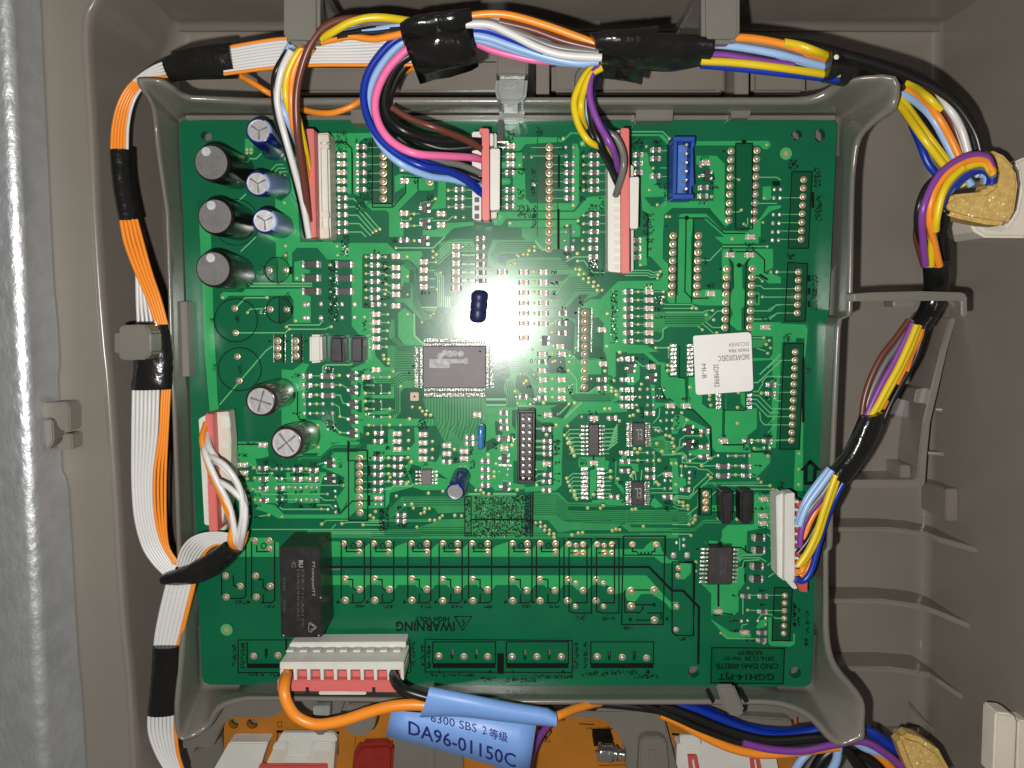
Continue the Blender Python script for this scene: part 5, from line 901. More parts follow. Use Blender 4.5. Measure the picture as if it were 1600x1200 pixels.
D((745, 285), (740, 415), big=True); R((630, 600), (808, 600), (805, 760), (797, 980), (793, 1058)); C((345, 755), (620, 975)); pd((587, 865), (650, 858), (757, 862), (838, 835), (838, 897), s=.95)
inkf((625, 80), (640, 80), (640, 130), (625, 130)); inkf((618, 250), (634, 250), (634, 310), (618, 310)); inkf((618, 380), (634, 380), (634, 460), (618, 460)); inkf((120, 105), (145, 117), (120, 130))
scrib(490, 590, 560, 610, n=10); scrib(480, 960, 570, 985, n=12); scrib(470, 860, 560, 875, n=10); scrib(640, 1060, 730, 1075, n=10); scrib(770, 540, 850, 560, n=8); scrib(770, 690, 850, 710, n=8); scrib(310, 800, 380, 815, n=8)
via((660, 525), (655, 755), (375, 995), (115, 255), (115, 350), (825, 1100), r=2.4); inkdisc(365, 68, 3.6)
# top-left extras
F(280, 160, 0.1834)
tr((570, 478), (655, 480), (700, 435), w=2); bund(tr, [(770, 590), (830, 530), (890, 530)], 3, 16, 30, w=1.6); tr((510, 835), (570, 780), w=2.2); pour((560, 310), (630, 310), (635, 430), (560, 440)); pour((815, 880), (950, 780), (1010, 870), (1030, 1200), (1000, 1200), (890, 950)); pour((890, 260), (1000, 250), (1040, 900), (960, 780), (940, 500)) 
via((820, 605), (862, 612), (895, 625), (895, 855), (895, 970), (575, 400), (610, 400), (575, 430), (610, 430))
F(0, 0, 1)
INK.strip([(783, 187), (781, 222)], 9.5, nz('k'), M_CHIP); INK.strip([(772, 222), (795, 222)], 2.5, nz('k'), M_SOLD); INK.strip([(771, 230), (792, 230)], 1.6, nz('k'), M_SOLD)

for nm_, b_ in (('copper_area', POUR), ('fine_trace_area', MID), ('bare_area', GAP), ('copper_trace', TR), ('trace_gap', GTR), ('printed_marking', INK)): tag(b_.build(nm_, board, fixn=False), kind='stuff')
tag(PADS.build('solder_pad', board), kind='stuff'); tag(VIAS.build('via', board, fixn=False), kind='stuff')

# ---- tall parts ------------------------------------------------------------------
def part(name, mb, parent=None, **k): return mb.build(name, parent if parent is not None else board, **k)
def chip(name, q, h, pins, label=None, m=M_CHIP):
    """q: body top outline; pins: list of (x0,y0,x1,y1,n,ux,uy) rows: inner ends from (x0,y0) to (x1,y1), pin direction (ux,uy) px long"""
    mb = MB(); mb.prism(q, h, 0.004, m); b = part(name, mb, bevel=0.0025, seg=1)
    if label: b['label'] = label
    for x0, y0, x1, y1, n, ux, uy, w in pins:
        pm = MB()
        for i in range(n):
            t = i/(n-1); x = x0+(x1-x0)*t; y = y0+(y1-y0)*t; L = math.hypot(ux, uy); px_, py_ = -uy/L*w/2, ux/L*w/2
            def P(f, z, s): return W(x+ux*f+px_*s, y+uy*f+py_*s, z)
            st = [(0, h*0.55), (0.3, h*0.55), (0.55, 0.008), (1.0, 0.0065)]
            vs = [P(f, z, s) for f, z in st for s in (-1, 1)]
            pm.add(vs, [(2*j, 2*j+1, 2*j+3, 2*j+2) for j in range(3)], M_SOLD)
        o = pm.build('pin_row', b, fixn=False)
    return b
mc = chip('microcontroller', [(661, 540.5), (759.5, 540.5), (759.5, 606.5), (661, 606.5)], 0.030, [(663, 540, 757, 540, 38, 0, -11, 1.3), (664, 607, 757, 607, 38, 0, 13, 1.3), (660, 543, 660, 605, 26, -12, 0, 1.3), (760, 543, 760, 605, 26, 11, 0, 1.3)], 'large square black controller chip in the middle of the board with white smeared marking', mat('chip_grey', (0.145, 0.130, 0.135), 0.5, noise=0.08, nscale=30))
mk = MB()
M_SMEAR = mat('smeared_white', (0.42, 0.42, 0.43), 0.6, noise=0.25, nscale=60)
for x, y, r in ((688, 556, 5), (695, 551, 4.5), (703, 553, 5.5), (711, 552, 4.5), (720, 553, 5)): mk.disc(x, y, r, 0.0312+x*1e-6, M_SMEAR, 9)
for q in ([(671, 561), (731, 561), (731, 567), (703, 568), (703, 575), (671, 575)], [(725, 559), (731, 560), (732, 568), (726, 569)]): mk.flat(q, 0.0325+q[0][0]*1e-6, M_SMEAR)
part('smeared_print', mk, mc, fixn=False)
mk = MB(); mk.disc(750, 549, 1.6, 0.0315, M_INK, 9); part('pin_mark', mk, mc, fixn=False)
chip('driver_chip', [(919.5, 663), (936, 663), (936, 712), (919.5, 712)], 0.028, [(919, 666, 919, 709, 8, -11, 0, 3), (936.5, 666, 936.5, 709, 8, 8, 0, 3)], 'narrow black chip with eight white pins each side, right of the black pin header')
for x, y in ((988, 660.5), (986.5, 752.5)):
    c_ = chip('motor_driver_chip', [(x, y), (x+20.5, y), (x+20.5, y+37), (x, y+37)], 0.024, [(x, y+1, x, y+36, 13, -9, 0, 1.5), (x+20.5, y+1, x+20.5, y+36, 13, 8, 0, 1.5)])
    mk = MB(); text(mk, 'EL', x+10.5, y+18, 10, 16, 180, 0.0252, M_PRINTW); text(mk, '8K', x+10.5, y+26, 12, 4, 180, 0.0254, M_GREYPRT); part('print', mk, c_, fixn=False)
chip('eight_pin_chip', [(658, 734), (674.5, 734), (674.5, 757.5), (658, 757.5)], 0.028, [(658, 737, 658, 755, 4, -9, 0, 3), (674.5, 737, 674.5, 755, 4, 9, 0, 3)], 'small grey eight pin chip left of the blue leaning capacitor', mat('chip_grey', (0.145, 0.130, 0.135), 0.5))
c_ = chip('power_driver_chip', [(1108.5, 856), (1145.5, 856), (1144, 913), (1106, 913)], 0.036, [(1108, 858, 1105.5, 909, 9, -13, 0, 3), (1146, 859, 1144, 909, 9, 8, 0, 3)], 'wide dark grey chip at the lower right of the board')
mk = MB(); text(mk, 'TD62783', 1127, 884, 30, 5, 90, 0.0372, M_GREYPRT); text(mk, 'AFNG', 1133, 884, 24, 4, 90, 0.0374, M_GREYPRT); part('print', mk, c_, fixn=False)
# upright black filter blocks and one white one
for q, m in (([(483, 523), (502, 523), (503, 566), (483, 568)], M_WHITE), ([(516, 525), (536, 526), (537, 568), (514, 567)], M_BLK), ([(547, 526), (568, 525), (568, 568), (547, 567)], M_BLK), ([(1126, 767), (1145, 766), (1146, 778), (1144, 819), (1128, 820), (1126, 780)], M_BLK), ([(1158, 767), (1176, 766), (1177, 778), (1175, 820), (1158, 819), (1157, 780)], M_BLK)):
    mb = MB(); mb.prism(q, 0.07, 0.004, m); o_ = part('terminal_block', mb, bevel=0.007, seg=3)
    if m is M_WHITE: o_['label'] = 'white one beside the two black blocks'
def can(name, tx, ty, rpx, zt, bx, by, side, rim, top, n=36, stripe=None, stripem=None, recess=True, cap_r=0.8, label=None):
    t = W(tx, ty, zt); b = W(bx, by, 0.004); r = rpx*scl(tx, ty, zt); ax = (t-b).normalized(); s1 = ax.cross(Vector((0, 1, 0))).normalized(); s2 = s1.cross(ax).normalized(); L = (t-b).length
    def ring(f, rr): c = b+ax*(L*f); return [c+(s1*math.cos(2*math.pi*i/n)-s2*math.sin(2*math.pi*i/n))*rr for i in range(n)]
    mb = MB(); seq = [(0, 0.93*r, 0), (0.06, r, 0), (0.10, 0.955*r, 0), (0.14, r, 0), (0.94, r, 0), (0.985, 0.965*r, 1), (1.0, 0.9*r, 1), (1.0, 0.83*r, 1)] if recess else [(0, 0.97*r, 0), (0.04, r, 0), (0.90, r, 0), (0.95, 0.98*r, 1), (0.985, 0.93*r, 1), (1.0, 0.86*r, 1)]
    rg = [ring(f, rr) for f, rr, _ in seq]; vs = [v for q in rg for v in q]
    for j in range(len(seq)-1):
        for i in range(n):
            a = 360*i/n; mm = rim if seq[j+1][2] else side
            if stripe and any(s0 <= a < s1_ for s0, s1_ in stripe): mm = stripem
            k = len(mb.v) if j == 0 and i == 0 else None
            if k is not None: mb.v += [tuple(v) for v in vs]
            mb.f.append([j*n+i, j*n+(i+1) % n, (j+1)*n+(i+1) % n, (j+1)*n+i]); mb.m.append(mb.mi(mm)); mb.sm.append(True)
    o = part('sleeve' if False else name, mb, fixn=True)
    if label: o['label'] = label
    tm = MB(); rr = seq[-1][1]; c = b+ax*L; dz = -0.004 if recess else 0
    ed = ring(1.0, rr*1.0); inn = [p+ax*dz for p in ring(1.0, rr*0.97)]
    tm.add(ed+inn, [(i, (i+1) % n, n+(i+1) % n, n+i) for i in range(n)]+[tuple(n+i for i in range(n))], top)
    o2 = tm.build('top', o)
    return o, t, r, ax, s1, s2
for i, (tx, ty, bx, by) in enumerate(((330, 254, 372, 268), (336, 338, 375, 349), (333, 420, 372, 427))):
    o, t, r, ax, s1, s2 = can('coil', tx, ty, 29.5, 0.20, bx, by, M_COIL, M_COIL, M_COILT, recess=False)
    o['label'] = ('tall black coil at the top left corner of the board', 'tall black coil, second one down the left edge', 'tall black coil, third down the left edge, above the printed circles')[i]
    mk = MB(); mk.disc(tx-8+i*2, ty-17, 7, 0.2012, mat('white_paint', (0.46, 0.48, 0.50), 0.5, noise=0.15, nscale=60), 14); part('paint_dot', mk, o, fixn=False)
    mk = MB()
    for k, ch in enumerate(('151', '21', 'C')[i]):
        a = 0.15+0.1*k; zz = 0.07; p = (tx+bx)/2+18+k*5, (ty+by)/2-8+k*3
    text(mk, ('4R7', '4R7', 'G')[i], (tx+bx)/2+17, (ty+by)/2-17+3*i, 11, 8, 35, 0.0, M_GREYPRT, zf=lambda x, y: 0.135); 
    if 0: part('print', mk, o, fixn=False)
sil = [('silver topped brown capacitor upper of two, left of the transistor column', 407, 627, 25, 441, 613), ('silver topped brown capacitor lower of two, nearer the board middle', 447, 692, 26, 478, 680)]
for lb, tx, ty, r_, bx, by in sil:
    o, t, r, ax, s1, s2 = can('electrolytic_capacitor', tx, ty, r_*1.0, 0.19, bx, by, M_SIDE, M_BROWN, M_ALU, label=lb)
    mk = MB(); a0 = 0.3 if tx < 420 else 0.9
    for a in (a0, a0+1.57):
        for sg in (-1, 1):
            d = (s1*math.cos(a)+s2*math.sin(a))*sg; e = ax.cross(d).normalized(); q0 = t+ax*(-0.003)
            mk.add([q0+e*0.0018, q0+d*r*0.7+e*0.0035, q0+d*r*0.7-e*0.0035, q0-e*0.0018], [(0, 1, 2, 3)], mat('score_groove', (0.8, 0.8, 0.82), 0.2, metal=0.9))
    part('score_mark', mk, o, fixn=False)
for lb, tx, ty, r_, zt, bx, by, st in (('navy capacitor, topmost of three, leaning beside the black wire', 404, 204, 20.5, 0.19, 428, 233, [(170, 240)]), ('navy capacitor, middle of three, with a pale stripe', 402, 287, 20, 0.19, 436, 290, [(140, 225)]), ('navy capacitor, lowest of three, near the first plug', 413, 345, 20, 0.19, 441, 354, [(130, 225)])):
    o, t, r, ax, s1, s2 = can('electrolytic_capacitor', tx, ty, r_, zt, bx, by, M_NAVY, M_NAVY, M_ALU, label=lb, stripe=st, stripem=M_PALE)
    mk = MB()
    for a in (0.6, 2.7, 4.7):
        d = s1*math.cos(a)+s2*math.sin(a); e = ax.cross(d).normalized(); q0 = t+ax*(-0.003)
        mk.add([q0+e*0.0015, q0+d*r*0.7+e*0.003, q0+d*r*0.7-e*0.003, q0-e*0.0015], [(0, 1, 2, 3)], mat('score_groove', (0.8, 0.8, 0.82), 0.2, metal=0.9))
    part('score_mark', mk, o, fixn=False)
o, t, r, ax, s1, s2 = can('electrolytic_capacitor', 711, 769, 14.5, 0.12, 722, 742, M_NAVY, M_NAVY, M_ALU, label='small blue capacitor leaning down, with a silver top, below the chip', stripe=[(60, 100)], stripem=M_PALE)
# lying navy coil above the controller
mb = MB(); P0 = W(749, 460, 0.055); P1 = W(746, 499, 0.045); n = 20; ax = (P1-P0).normalized(); s1 = ax.cross(Vector((0, 0, 1))).normalized(); u = s1.cross(ax); rings = []
for f, q in ((-0.14, 0.30), (-0.12, 0.62), (-0.06, 0.88), (0.02, 1.0), (0.22, 1.0), (0.28, 0.93), (0.36, 1), (0.58, 1), (0.64, 0.93), (0.70, 1), (0.96, 1.0), (1.05, 0.88), (1.11, 0.62), (1.13, 0.30)):
    c = P0+(P1-P0)*f; rings.append([c+(s1*math.cos(2*math.pi*i/n)+u*math.sin(2*math.pi*i/n))*0.0245*q for i in range(n)])
k = len(rings); vs = [v for q in rings for v in q]; mb.add(vs, [(j*n+i, j*n+(i+1) % n, (j+1)*n+(i+1) % n, (j+1)*n+i) for j in range(k-1) for i in range(n)]+[tuple(range(n)), tuple((k-1)*n+i for i in range(n))], mat('navy_sleeve_matte', (0.014, 0.016, 0.085), 0.42), True)
o = part('small_capacitor', mb); o['label'] = 'small navy ribbed capacitor lying in the bright glare above the controller'
mb = MB(); P0 = W(752, 667, 0.07); P1 = W(751, 699, 0.07); ax = (P1-P0).normalized(); s1 = ax.cross(Vector((0, 0, 1))).normalized(); u = s1.cross(ax); rings = []
for f, q in ((-0.10, 0.3), (-0.07, 0.7), (0.0, 0.93), (0.1, 1), (0.9, 1), (1.0, 0.93), (1.07, 0.7), (1.10, 0.3)):
    c = P0+(P1-P0)*f; rings.append([c+(s1*math.cos(2*math.pi*i/n)*0.0115+u*math.sin(2*math.pi*i/n)*0.03)*q for i in range(n)])
k = len(rings); vs = [v for q in rings for v in q]; mb.add(vs, [(j*n+i, j*n+(i+1) % n, (j+1)*n+(i+1) % n, (j+1)*n+i) for j in range(k-1) for i in range(n)]+[tuple(range(n)), tuple((k-1)*n+i for i in range(n))], M_DISC, True)
part('resonator', mb)['label'] = 'thin light blue disc part standing on edge'
mb = MB(); mb.strip([(751, 664), (751, 703)], 5, 0.0075, M_SOLD); part('resonator_pad', mb, fixn=False)
# relay
mb = MB(); mb.prism([(435.5, 855), (498, 855), (503, 996), (439, 997)], 0.165, 0.004, M_BLK); rl = part('relay', mb, bevel=0.003, seg=2); rl['label'] = 'tall black relay block at the lower left of the board'
mk = MB(); Z = 0.1665
text(mk, 'FTcomponITT', 489, 905, 54, 6, 90, Z, M_PRINTW); text(mk, 'FTR-F1CA012V', 473, 935, 90, 4.5, 90, Z, M_GREYPRT); text(mk, '10A250VAC', 466, 930, 80, 4, 90, Z, M_GREYPRT); text(mk, 'JAPAN', 444, 947, 20, 4, 90, Z, M_GREYPRT); text(mk, '6X05', 444, 913, 20, 4, 90, Z, M_GREYPRT); text(mk, 'RU', 470, 881, 11, 7, 90, Z, M_PRINTW, bold=.03); text(mk, 'c', 459, 882, 10, 7, 90, Z, M_GREYPRT, bold=.03)
mk.strip([(484, 972), (495, 980), (485, 988), (482, 985), (483, 974), (489, 978)], 0.8, Z, M_PRINTW); mk.strip([(487, 974), (492, 981), (485, 984)], 0.8, Z+0.0003, M_PRINTW)
for x, y in ((443, 993), (498, 993), (501, 934)): mk.disc(x, y, 1.5, Z, M_PRINTW, 8)
tag(part('printed_text', mk, rl, fixn=False), kind='stuff')
# blue socket
bs = MB()
for q, z, zb in (([(1052, 213), (1086.5, 213), (1086, 221), (1052, 221)], .085, .004), ([(1052, 221), (1058.5, 221), (1057, 303), (1051, 303)], .085, .004), ([(1080, 221), (1086, 221), (1086, 226), (1083, 232), (1085, 290), (1081, 291), (1081, 303), (1076.5, 303)], .085, .004), ([(1051, 303), (1084.5, 303), (1084, 311), (1050, 311)], .085, .004)): bs.prism(q, z, zb, M_BLUEP)
so = part('socket', bs, bevel=0.002, seg=1); so['label'] = 'blue open six pin socket near the top right'
bs = MB(); bs.prism([(1058.5, 221), (1080, 221), (1077, 303), (1057, 303)], 0.03, 0.004, M_BLUEL); bs.build('floor', so)
for i in range(6):
    bs = MB(); x, y = 1070.5-i*0.25, 228.5+13.7*i; p = W(x, y, 0.055); bs.box(tuple(p), (0.009, 0.009, 0.05), M_SOLD); bs.build('pin', so, bevel=0.002, seg=1)
# black 2x10 header
bs = MB()
bs.prism([(808.5, 641), (836.5, 641), (835, 645), (810, 645)], .075, .004, M_BLK); bs.prism([(808.5, 645), (812, 645), (812, 750), (808.5, 750)], .075, .004, M_BLK); bs.prism([(832, 645), (836, 645), (835, 750), (832, 750)], .075, .004, M_BLK); bs.prism([(808.5, 750), (835, 750), (834, 755), (808, 755)], .075, .004, M_BLK); bs.prism([(812, 645), (832, 645), (832, 750), (812, 750)], .03, .004, M_CHIP)
so = part('pin_header', bs, bevel=0.0015, seg=1); so['label'] = 'black two row pin header right of the blue disc'
for i in range(10):
    for x in (817.5, 827): bs = MB(); p = W(x, 653+10.2*i, 0.05); bs.box(tuple(p), (0.0065, 0.0065, 0.05), M_SOLD); bs.build('pin', so)
# sticker
mb = MB(); SQ = [(1083, 527), (1085, 524.5), (1168, 519), (1172, 520.5), (1174, 524), (1177, 606), (1175.5, 609), (1172, 611), (1092, 617), (1088, 615.5), (1087, 612)]
mb.prism(SQ, 0.032, 0.0295, M_STICK); sk = part('sticker', mb); sk['label'] = 'white paper sticker with grey print stuck over the parts'
mk = MB(); Z = 0.0335; aa = 176.5
text(mk, 'DC12V/5V', 1154, 538, 31, 6, aa, Z, M_GREYINK); text(mk, 'MAIN PBA', 1154, 547.5, 32, 5.5, aa, Z, M_GREYINK); text(mk, '06DA9200282C', 1146.5, 559, 49, 9, aa, Z, M_GREYINK); text(mk, 'SDM8982', 1119.5, 587, 36, 8, 86.5, Z, M_GREYINK); text(mk, 'MI-B', 1100, 580, 23, 7, 86.5, Z, M_GREYINK)
tag(part('printed_text', mk, sk, fixn=False), kind='stuff')
# header bodies fixed on the board (the plugs are parts of the harnesses)
for q, z, lb in (([(493, 208), (514, 207), (517, 372), (497, 374)], .085, 'translucent cream header under the first pink plug'), ([(742, 208), (776, 208), (776, 341), (742, 341)], .06, None), ([(954, 258), (990, 258), (990, 424), (954, 424)], .06, None), ([(322, 645), (358, 641), (366, 745), (352, 829), (330, 829)], .05, None), ([(1222, 772), (1240, 770), (1240, 900), (1220, 900)], .06, None), ([(452, 1006), (628, 1006), (628, 1020), (450, 1020)], .05, None)):
    mb = MB(); mb.prism(q, z, 0.004, M_CREAM); o_ = part('header_shell', mb, bevel=0.003, seg=2)
    if lb: o_['label'] = lb
    else:
        pass

# ================================================================== WIRE HARNESSES
def plug(parent, solids, label=None):
    """solids: list of (name, outline, ztop, zbot, material)"""
    e = None
    for nm, q, zt, zb, m in solids:
        mb = MB(); mb.prism(q, zt, zb, m)
        o = mb.build(nm, parent if e is None else e, bevel=0.0025, seg=2)
        if e is None: e = o
    if label: e['label'] = label
    return e
main = empty('wire_harness', 'multicoloured taped wire bundle arching along the top, ending in three pink plugs', 'wire harness', W(700, 60, 0.2))
# plug 1
p1 = plug(main, [('plug', [(468, 206), (479, 203), (487, 372), (474, 373)], .13, .05, M_CREAM), ('lock_bar', [(477.5, 201), (490, 201), (493.5, 371), (481, 371)], .150, .06, M_PINK), ('rail', [(503, 213), (510, 212), (513, 372), (506, 373)], .100, .08, M_WHITE), ('rail', [(494, 210), (500, 209), (503, 372), (497, 373)], .098, .08, M_WHITE)], 'pink locked plug nearest the navy capacitors')
for y0, y1 in ((210, 222), (225, 232), (330, 340), (355, 372)):
    mb = MB(); mb.prism([(499, y0), (513, y0), (514, y1), (500, y1)], .103, .08, M_CREAM); mb.build('clamp', p1, bevel=0.002)
p2 = plug(main, [('plug', [(737.5, 206), (752, 205), (752, 345), (738, 342)], .125, .05, M_WHITE), ('lock_bar', [(749, 200.5), (764, 200.5), (764.5, 344), (753.5, 344), (753, 208), (749, 208)], .155, .06, M_PINK), ('side_latch', [(766, 232), (781, 232), (780.5, 327), (766, 329)], .120, .05, M_WHITE), ('side_latch', [(765, 208), (771, 209), (771, 228), (765, 228)], .110, .05, M_WHITE)], 'pink locked plug at the top centre')
p3 = plug(main, [('plug', [(950, 257), (970, 256), (970.5, 426), (950, 424)], .130, .05, M_WHITE), ('lock_bar', [(970, 200), (983, 200), (983.5, 427), (971, 427)], .155, .06, M_PINK), ('side_latch', [(983.5, 277), (998.5, 276), (997, 357), (984, 357)], .125, .05, M_WHITE), ('side_latch', [(961, 204), (970, 203), (970, 214), (962, 214)], .12, .05, M_WHITE)], 'long pink locked plug left of the blue socket')
for pl, x0, x1, ys in ((p2, 741.5, 748.5, (312, 325, 338)), (p3, 960, 968, [302+12.8*i for i in range(10)])):
    for y in ys:
        mb = MB(); mb.prism(quadpx(x0, y-3.6, x1, y+3.6), .1335, .128, M_GREYINK if pl is p2 else M_CREAM); mb.build('contact_window', pl)
# group 1 wires
z1 = .22
wire('black', [(480, 372, .13), (470, 320, .15), (458, 270, .19), (444, 220, .22), (432, 180, .24), (428, 140, .26), (432, 110, .26), (450, 80, .28)], main)
wire('white', [(483, 371, .15), (474, 320, .18), (460, 265, .22), (446, 215, .25), (437, 180, .26), (433, 150, .27), (440, 110, .28), (455, 78, .30)], main)
wire('lblue', [(478, 250, .14), (462, 215, .2), (446, 180, .25), (434, 145, .25), (436, 110, .255), (445, 85, .26), (458, 68, .27), (490, 58, .28)], main)
wire('lblue', [(480, 262, .14), (464, 222, .18), (450, 185, .22), (441, 150, .25), (443, 112, .26), (456, 80, .24), (475, 66, .24)], main)
wire('grey', [(480, 245, .14), (465, 200, .2), (449, 160, .24), (448, 120, .26), (460, 85, .28), (478, 68, .29)], main)
wire('yellow', [(481, 268, .14), (474, 225, .19), (460, 190, .23), (447, 155, .27), (448, 120, .28), (462, 88, .29), (478, 71, .29), (500, 60, .29)], main)
wire('yellow', [(482, 262, .15), (476, 230, .2), (468, 195, .25), (460, 160, .25), (462, 120, .26)], main)
wire('orange', [(480, 280, .14), (472, 235, .2), (459, 200, .24), (455, 160, .27), (457, 120, .28), (469, 88, .29), (486, 68, .29)], main)
wire('orange', [(481, 290, .14), (474, 240, .18), (465, 205, .22), (461, 165, .25), (462, 125, .27), (473, 95, .28), (488, 75, .28)], main)
wire('brown', [(483, 345, .15), (477, 300, .2), (470, 250, .25), (464, 200, .29), (463, 150, .31), (470, 110, .32), (484, 72, .33), (505, 44, .33), (535, 31, .32), (575, 29, .30)], main, .0105)
wire('yellow', [(503, 60, .31), (520, 50, .33), (545, 36, .34), (575, 28, .34), (605, 28, .33), (640, 33, .3)], main, .0105)
for c, pts in (('lblue', [(510, 58), (550, 50), (585, 47), (640, 38)]), ('lblue', [(540, 45), (580, 38), (640, 33)]), ('grey', [(530, 52), (570, 44), (605, 40), (640, 42)]), ('grey', [(520, 46), (560, 36), (600, 38), (640, 40)]), ('black', [(500, 63), (540, 56), (590, 50), (640, 47)]), ('brown', [(530, 60), (560, 52), (600, 52), (640, 54)]), ('orange', [(500, 66), (545, 57), (580, 61), (605, 58), (640, 50)]), ('black', [(480, 64), (540, 53), (590, 45), (640, 45)])):
    wire(c, [(x, y, .27+.01*i) for i, (x, y) in enumerate(pts)], main)
# group 2 wires
for c, pts, zz, rr in (('blue', [(640, 52), (618, 62), (596, 82), (576, 112), (568, 145), (573, 180), (590, 212), (620, 240), (660, 260), (700, 268), (728, 282), (752, 303)], .27, .0105),
    ('blue', [(640, 56), (620, 68), (600, 90), (584, 118), (576, 150), (582, 185), (602, 215), (640, 245), (690, 262), (725, 276), (752, 296)], .24, .0095),
    ('lblue', [(640, 60), (620, 73), (598, 98), (581, 130), (575, 162), (581, 198), (600, 232), (630, 258), (670, 275), (710, 281), (752, 292)], .255, .0105),
    ('lblue', [(640, 65), (625, 78), (604, 102), (589, 132), (583, 160), (590, 195), (612, 225), (640, 245)], .22, .0095),
    ('pink', [(645, 70), (628, 84), (606, 108), (590, 140), (586, 170), (595, 200), (616, 224), (650, 240), (700, 244), (735, 246), (754, 250)], .29, .0112),
    ('black', [(650, 80), (622, 100), (606, 130), (600, 160), (608, 185), (632, 205), (670, 218), (710, 221), (752, 222)], .22, .014),
    ('black', [(655, 85), (628, 110), (612, 140), (606, 165), (616, 190), (640, 212), (690, 232), (752, 228)], .18, .012),
    ('brown', [(612, 168), (640, 185), (680, 200), (715, 213), (745, 228), (756, 236)], .25, .0095),
    ('grey', [(620, 218), (645, 236), (680, 250), (720, 258), (754, 272)], .21, .010),
    ('black', [(600, 205), (630, 236), (670, 254), (710, 266), (752, 282)], .17, .010),
    ('blue', [(580, 200), (602, 230), (640, 255), (690, 268), (730, 286), (756, 306)], .20, .0095)):
    n = len(pts); wire(c, [(x, y, zz if i < n-4 else zz+(.12-zz)*((i-(n-4))/3)) for i, (x, y) in enumerate(pts)], main, rr)
sleeve([(627, 38, .34), (655, 26, .35), (700, 20, .35), (736, 15, .34)], [(632, 72, .30), (660, 68, .32), (705, 62, .32), (741, 55, .30)], main, thick=.10, rag=.09)
mb = MB(); M2 = [[(629, 52, .33), (655, 47, .36), (690, 43, .37), (738, 40, .34)], [(636, 80, .32), (662, 76, .35), (700, 72, .355), (742, 72, .33)], [(646, 105, .29), (670, 104, .31), (710, 98, .31), (747, 98, .29)], [(656, 131, .22), (690, 123, .23), (722, 116, .23), (748, 104, .24)]]
M2 = [resamp(r_, 9) for r_ in M2]; vs = [W(*p)+Vector((0, 0, 0.006*math.sin(i*1.9+j*1.3))) for j, r_ in enumerate(M2) for i, p in enumerate(r_)]
mb.add(vs, [(j*9+i, j*9+i+1, (j+1)*9+i+1, (j+1)*9+i) for j in range(3) for i in range(8)], M_TAPE, True)
bm_o = mb.build('tape_flap', main); md = bm_o.modifiers.new('solid', 'SOLIDIFY'); md.thickness = 0.006
# bundle between the two tape wraps
for c, pts, zz in (('black', [(728, 22), (790, 22), (850, 36), (925, 62)], .30), ('orange', [(728, 26), (765, 22), (800, 25), (850, 39), (895, 55), (930, 68)], .34), ('orange', [(728, 30), (765, 26), (800, 30), (850, 45), (895, 60), (930, 74)], .31), ('lblue', [(728, 30), (770, 32), (815, 45), (860, 62), (930, 74)], .33), ('white', [(728, 38), (765, 39), (800, 54), (840, 74), (880, 86), (940, 90)], .35), ('grey', [(728, 34), (770, 36), (820, 55), (870, 74), (935, 82)], .34), ('grey', [(740, 30), (790, 38), (840, 52), (880, 66), (935, 78)], .33), ('brown', [(780, 34), (830, 46), (880, 64), (930, 76)], .34), ('lblue', [(728, 52), (765, 60), (800, 72), (850, 88), (900, 98), (935, 96)], .31), ('lblue', [(728, 57), (770, 68), (820, 83), (870, 96), (915, 100)], .29), ('blue', [(728, 44), (760, 46), (800, 60), (850, 80)], .32), ('blue', [(728, 48), (760, 52), (800, 66)], .30), ('pink', [(728, 60), (750, 70), (775, 80), (830, 93), (870, 96)], .25), ('black', [(728, 44), (780, 52), (850, 74), (920, 88)], .27)):
    wire(c, [(x, y, zz) for x, y in pts], main, .0105)
sleeve([(917, 54, .33), (950, 50, .35), (990, 46, .35), (1028, 42, .33)], [(938, 98, .30), (962, 104, .30), (990, 108, .30), (1012, 108, .30)], main, thick=.11, rag=.07)
sleeve([(936, 84, .31), (970, 82, .33), (1005, 84, .30)], [(940, 122, .22), (972, 126, .22), (1003, 132, .20)], main, thick=.05, rag=.12)
sleeve([(1008, 52, .34), (1040, 54, .33), (1080, 56, .32), (1112, 62, .32)], [(1008, 108, .28), (1050, 111, .28), (1085, 104, .28), (1106, 101, .29)], main, thick=.11, rag=.05)
for c, pts, zz in (('yellow', [(944, 102), (925, 106), (908, 128), (897, 160), (904, 195), (922, 222), (950, 235), (962, 262)], .26), ('yellow', [(940, 106), (922, 118), (911, 145), (908, 170), (914, 198), (930, 225)], .27), ('lblue', [(932, 98), (920, 108), (914, 135), (916, 165), (926, 195), (945, 228), (963, 258)], .24), ('black', [(944, 106), (930, 118), (922, 150), (925, 190), (938, 225), (955, 258), (968, 285)], .25), ('black', [(938, 100), (926, 125), (919, 155), (918, 190), (930, 222), (948, 250), (966, 290)], .20), ('purple', [(936, 104), (924, 118), (921, 145), (926, 170), (938, 198), (955, 228), (964, 255), (966, 277)], .27), ('blue', [(935, 110), (925, 140), (928, 175), (946, 205), (960, 232), (969, 262)], .23), ('grey', [(926, 100), (905, 115), (903, 140)], .2), ('grey', [(945, 205), (962, 215), (973, 238), (974, 262), (967, 290), (962, 305)], .21)):
    n = len(pts); wire(c, [(x, y, zz if i < n-3 else zz+(.14-zz)*((i-(n-3))/2)) for i, (x, y) in enumerate(pts)], main, .0098)
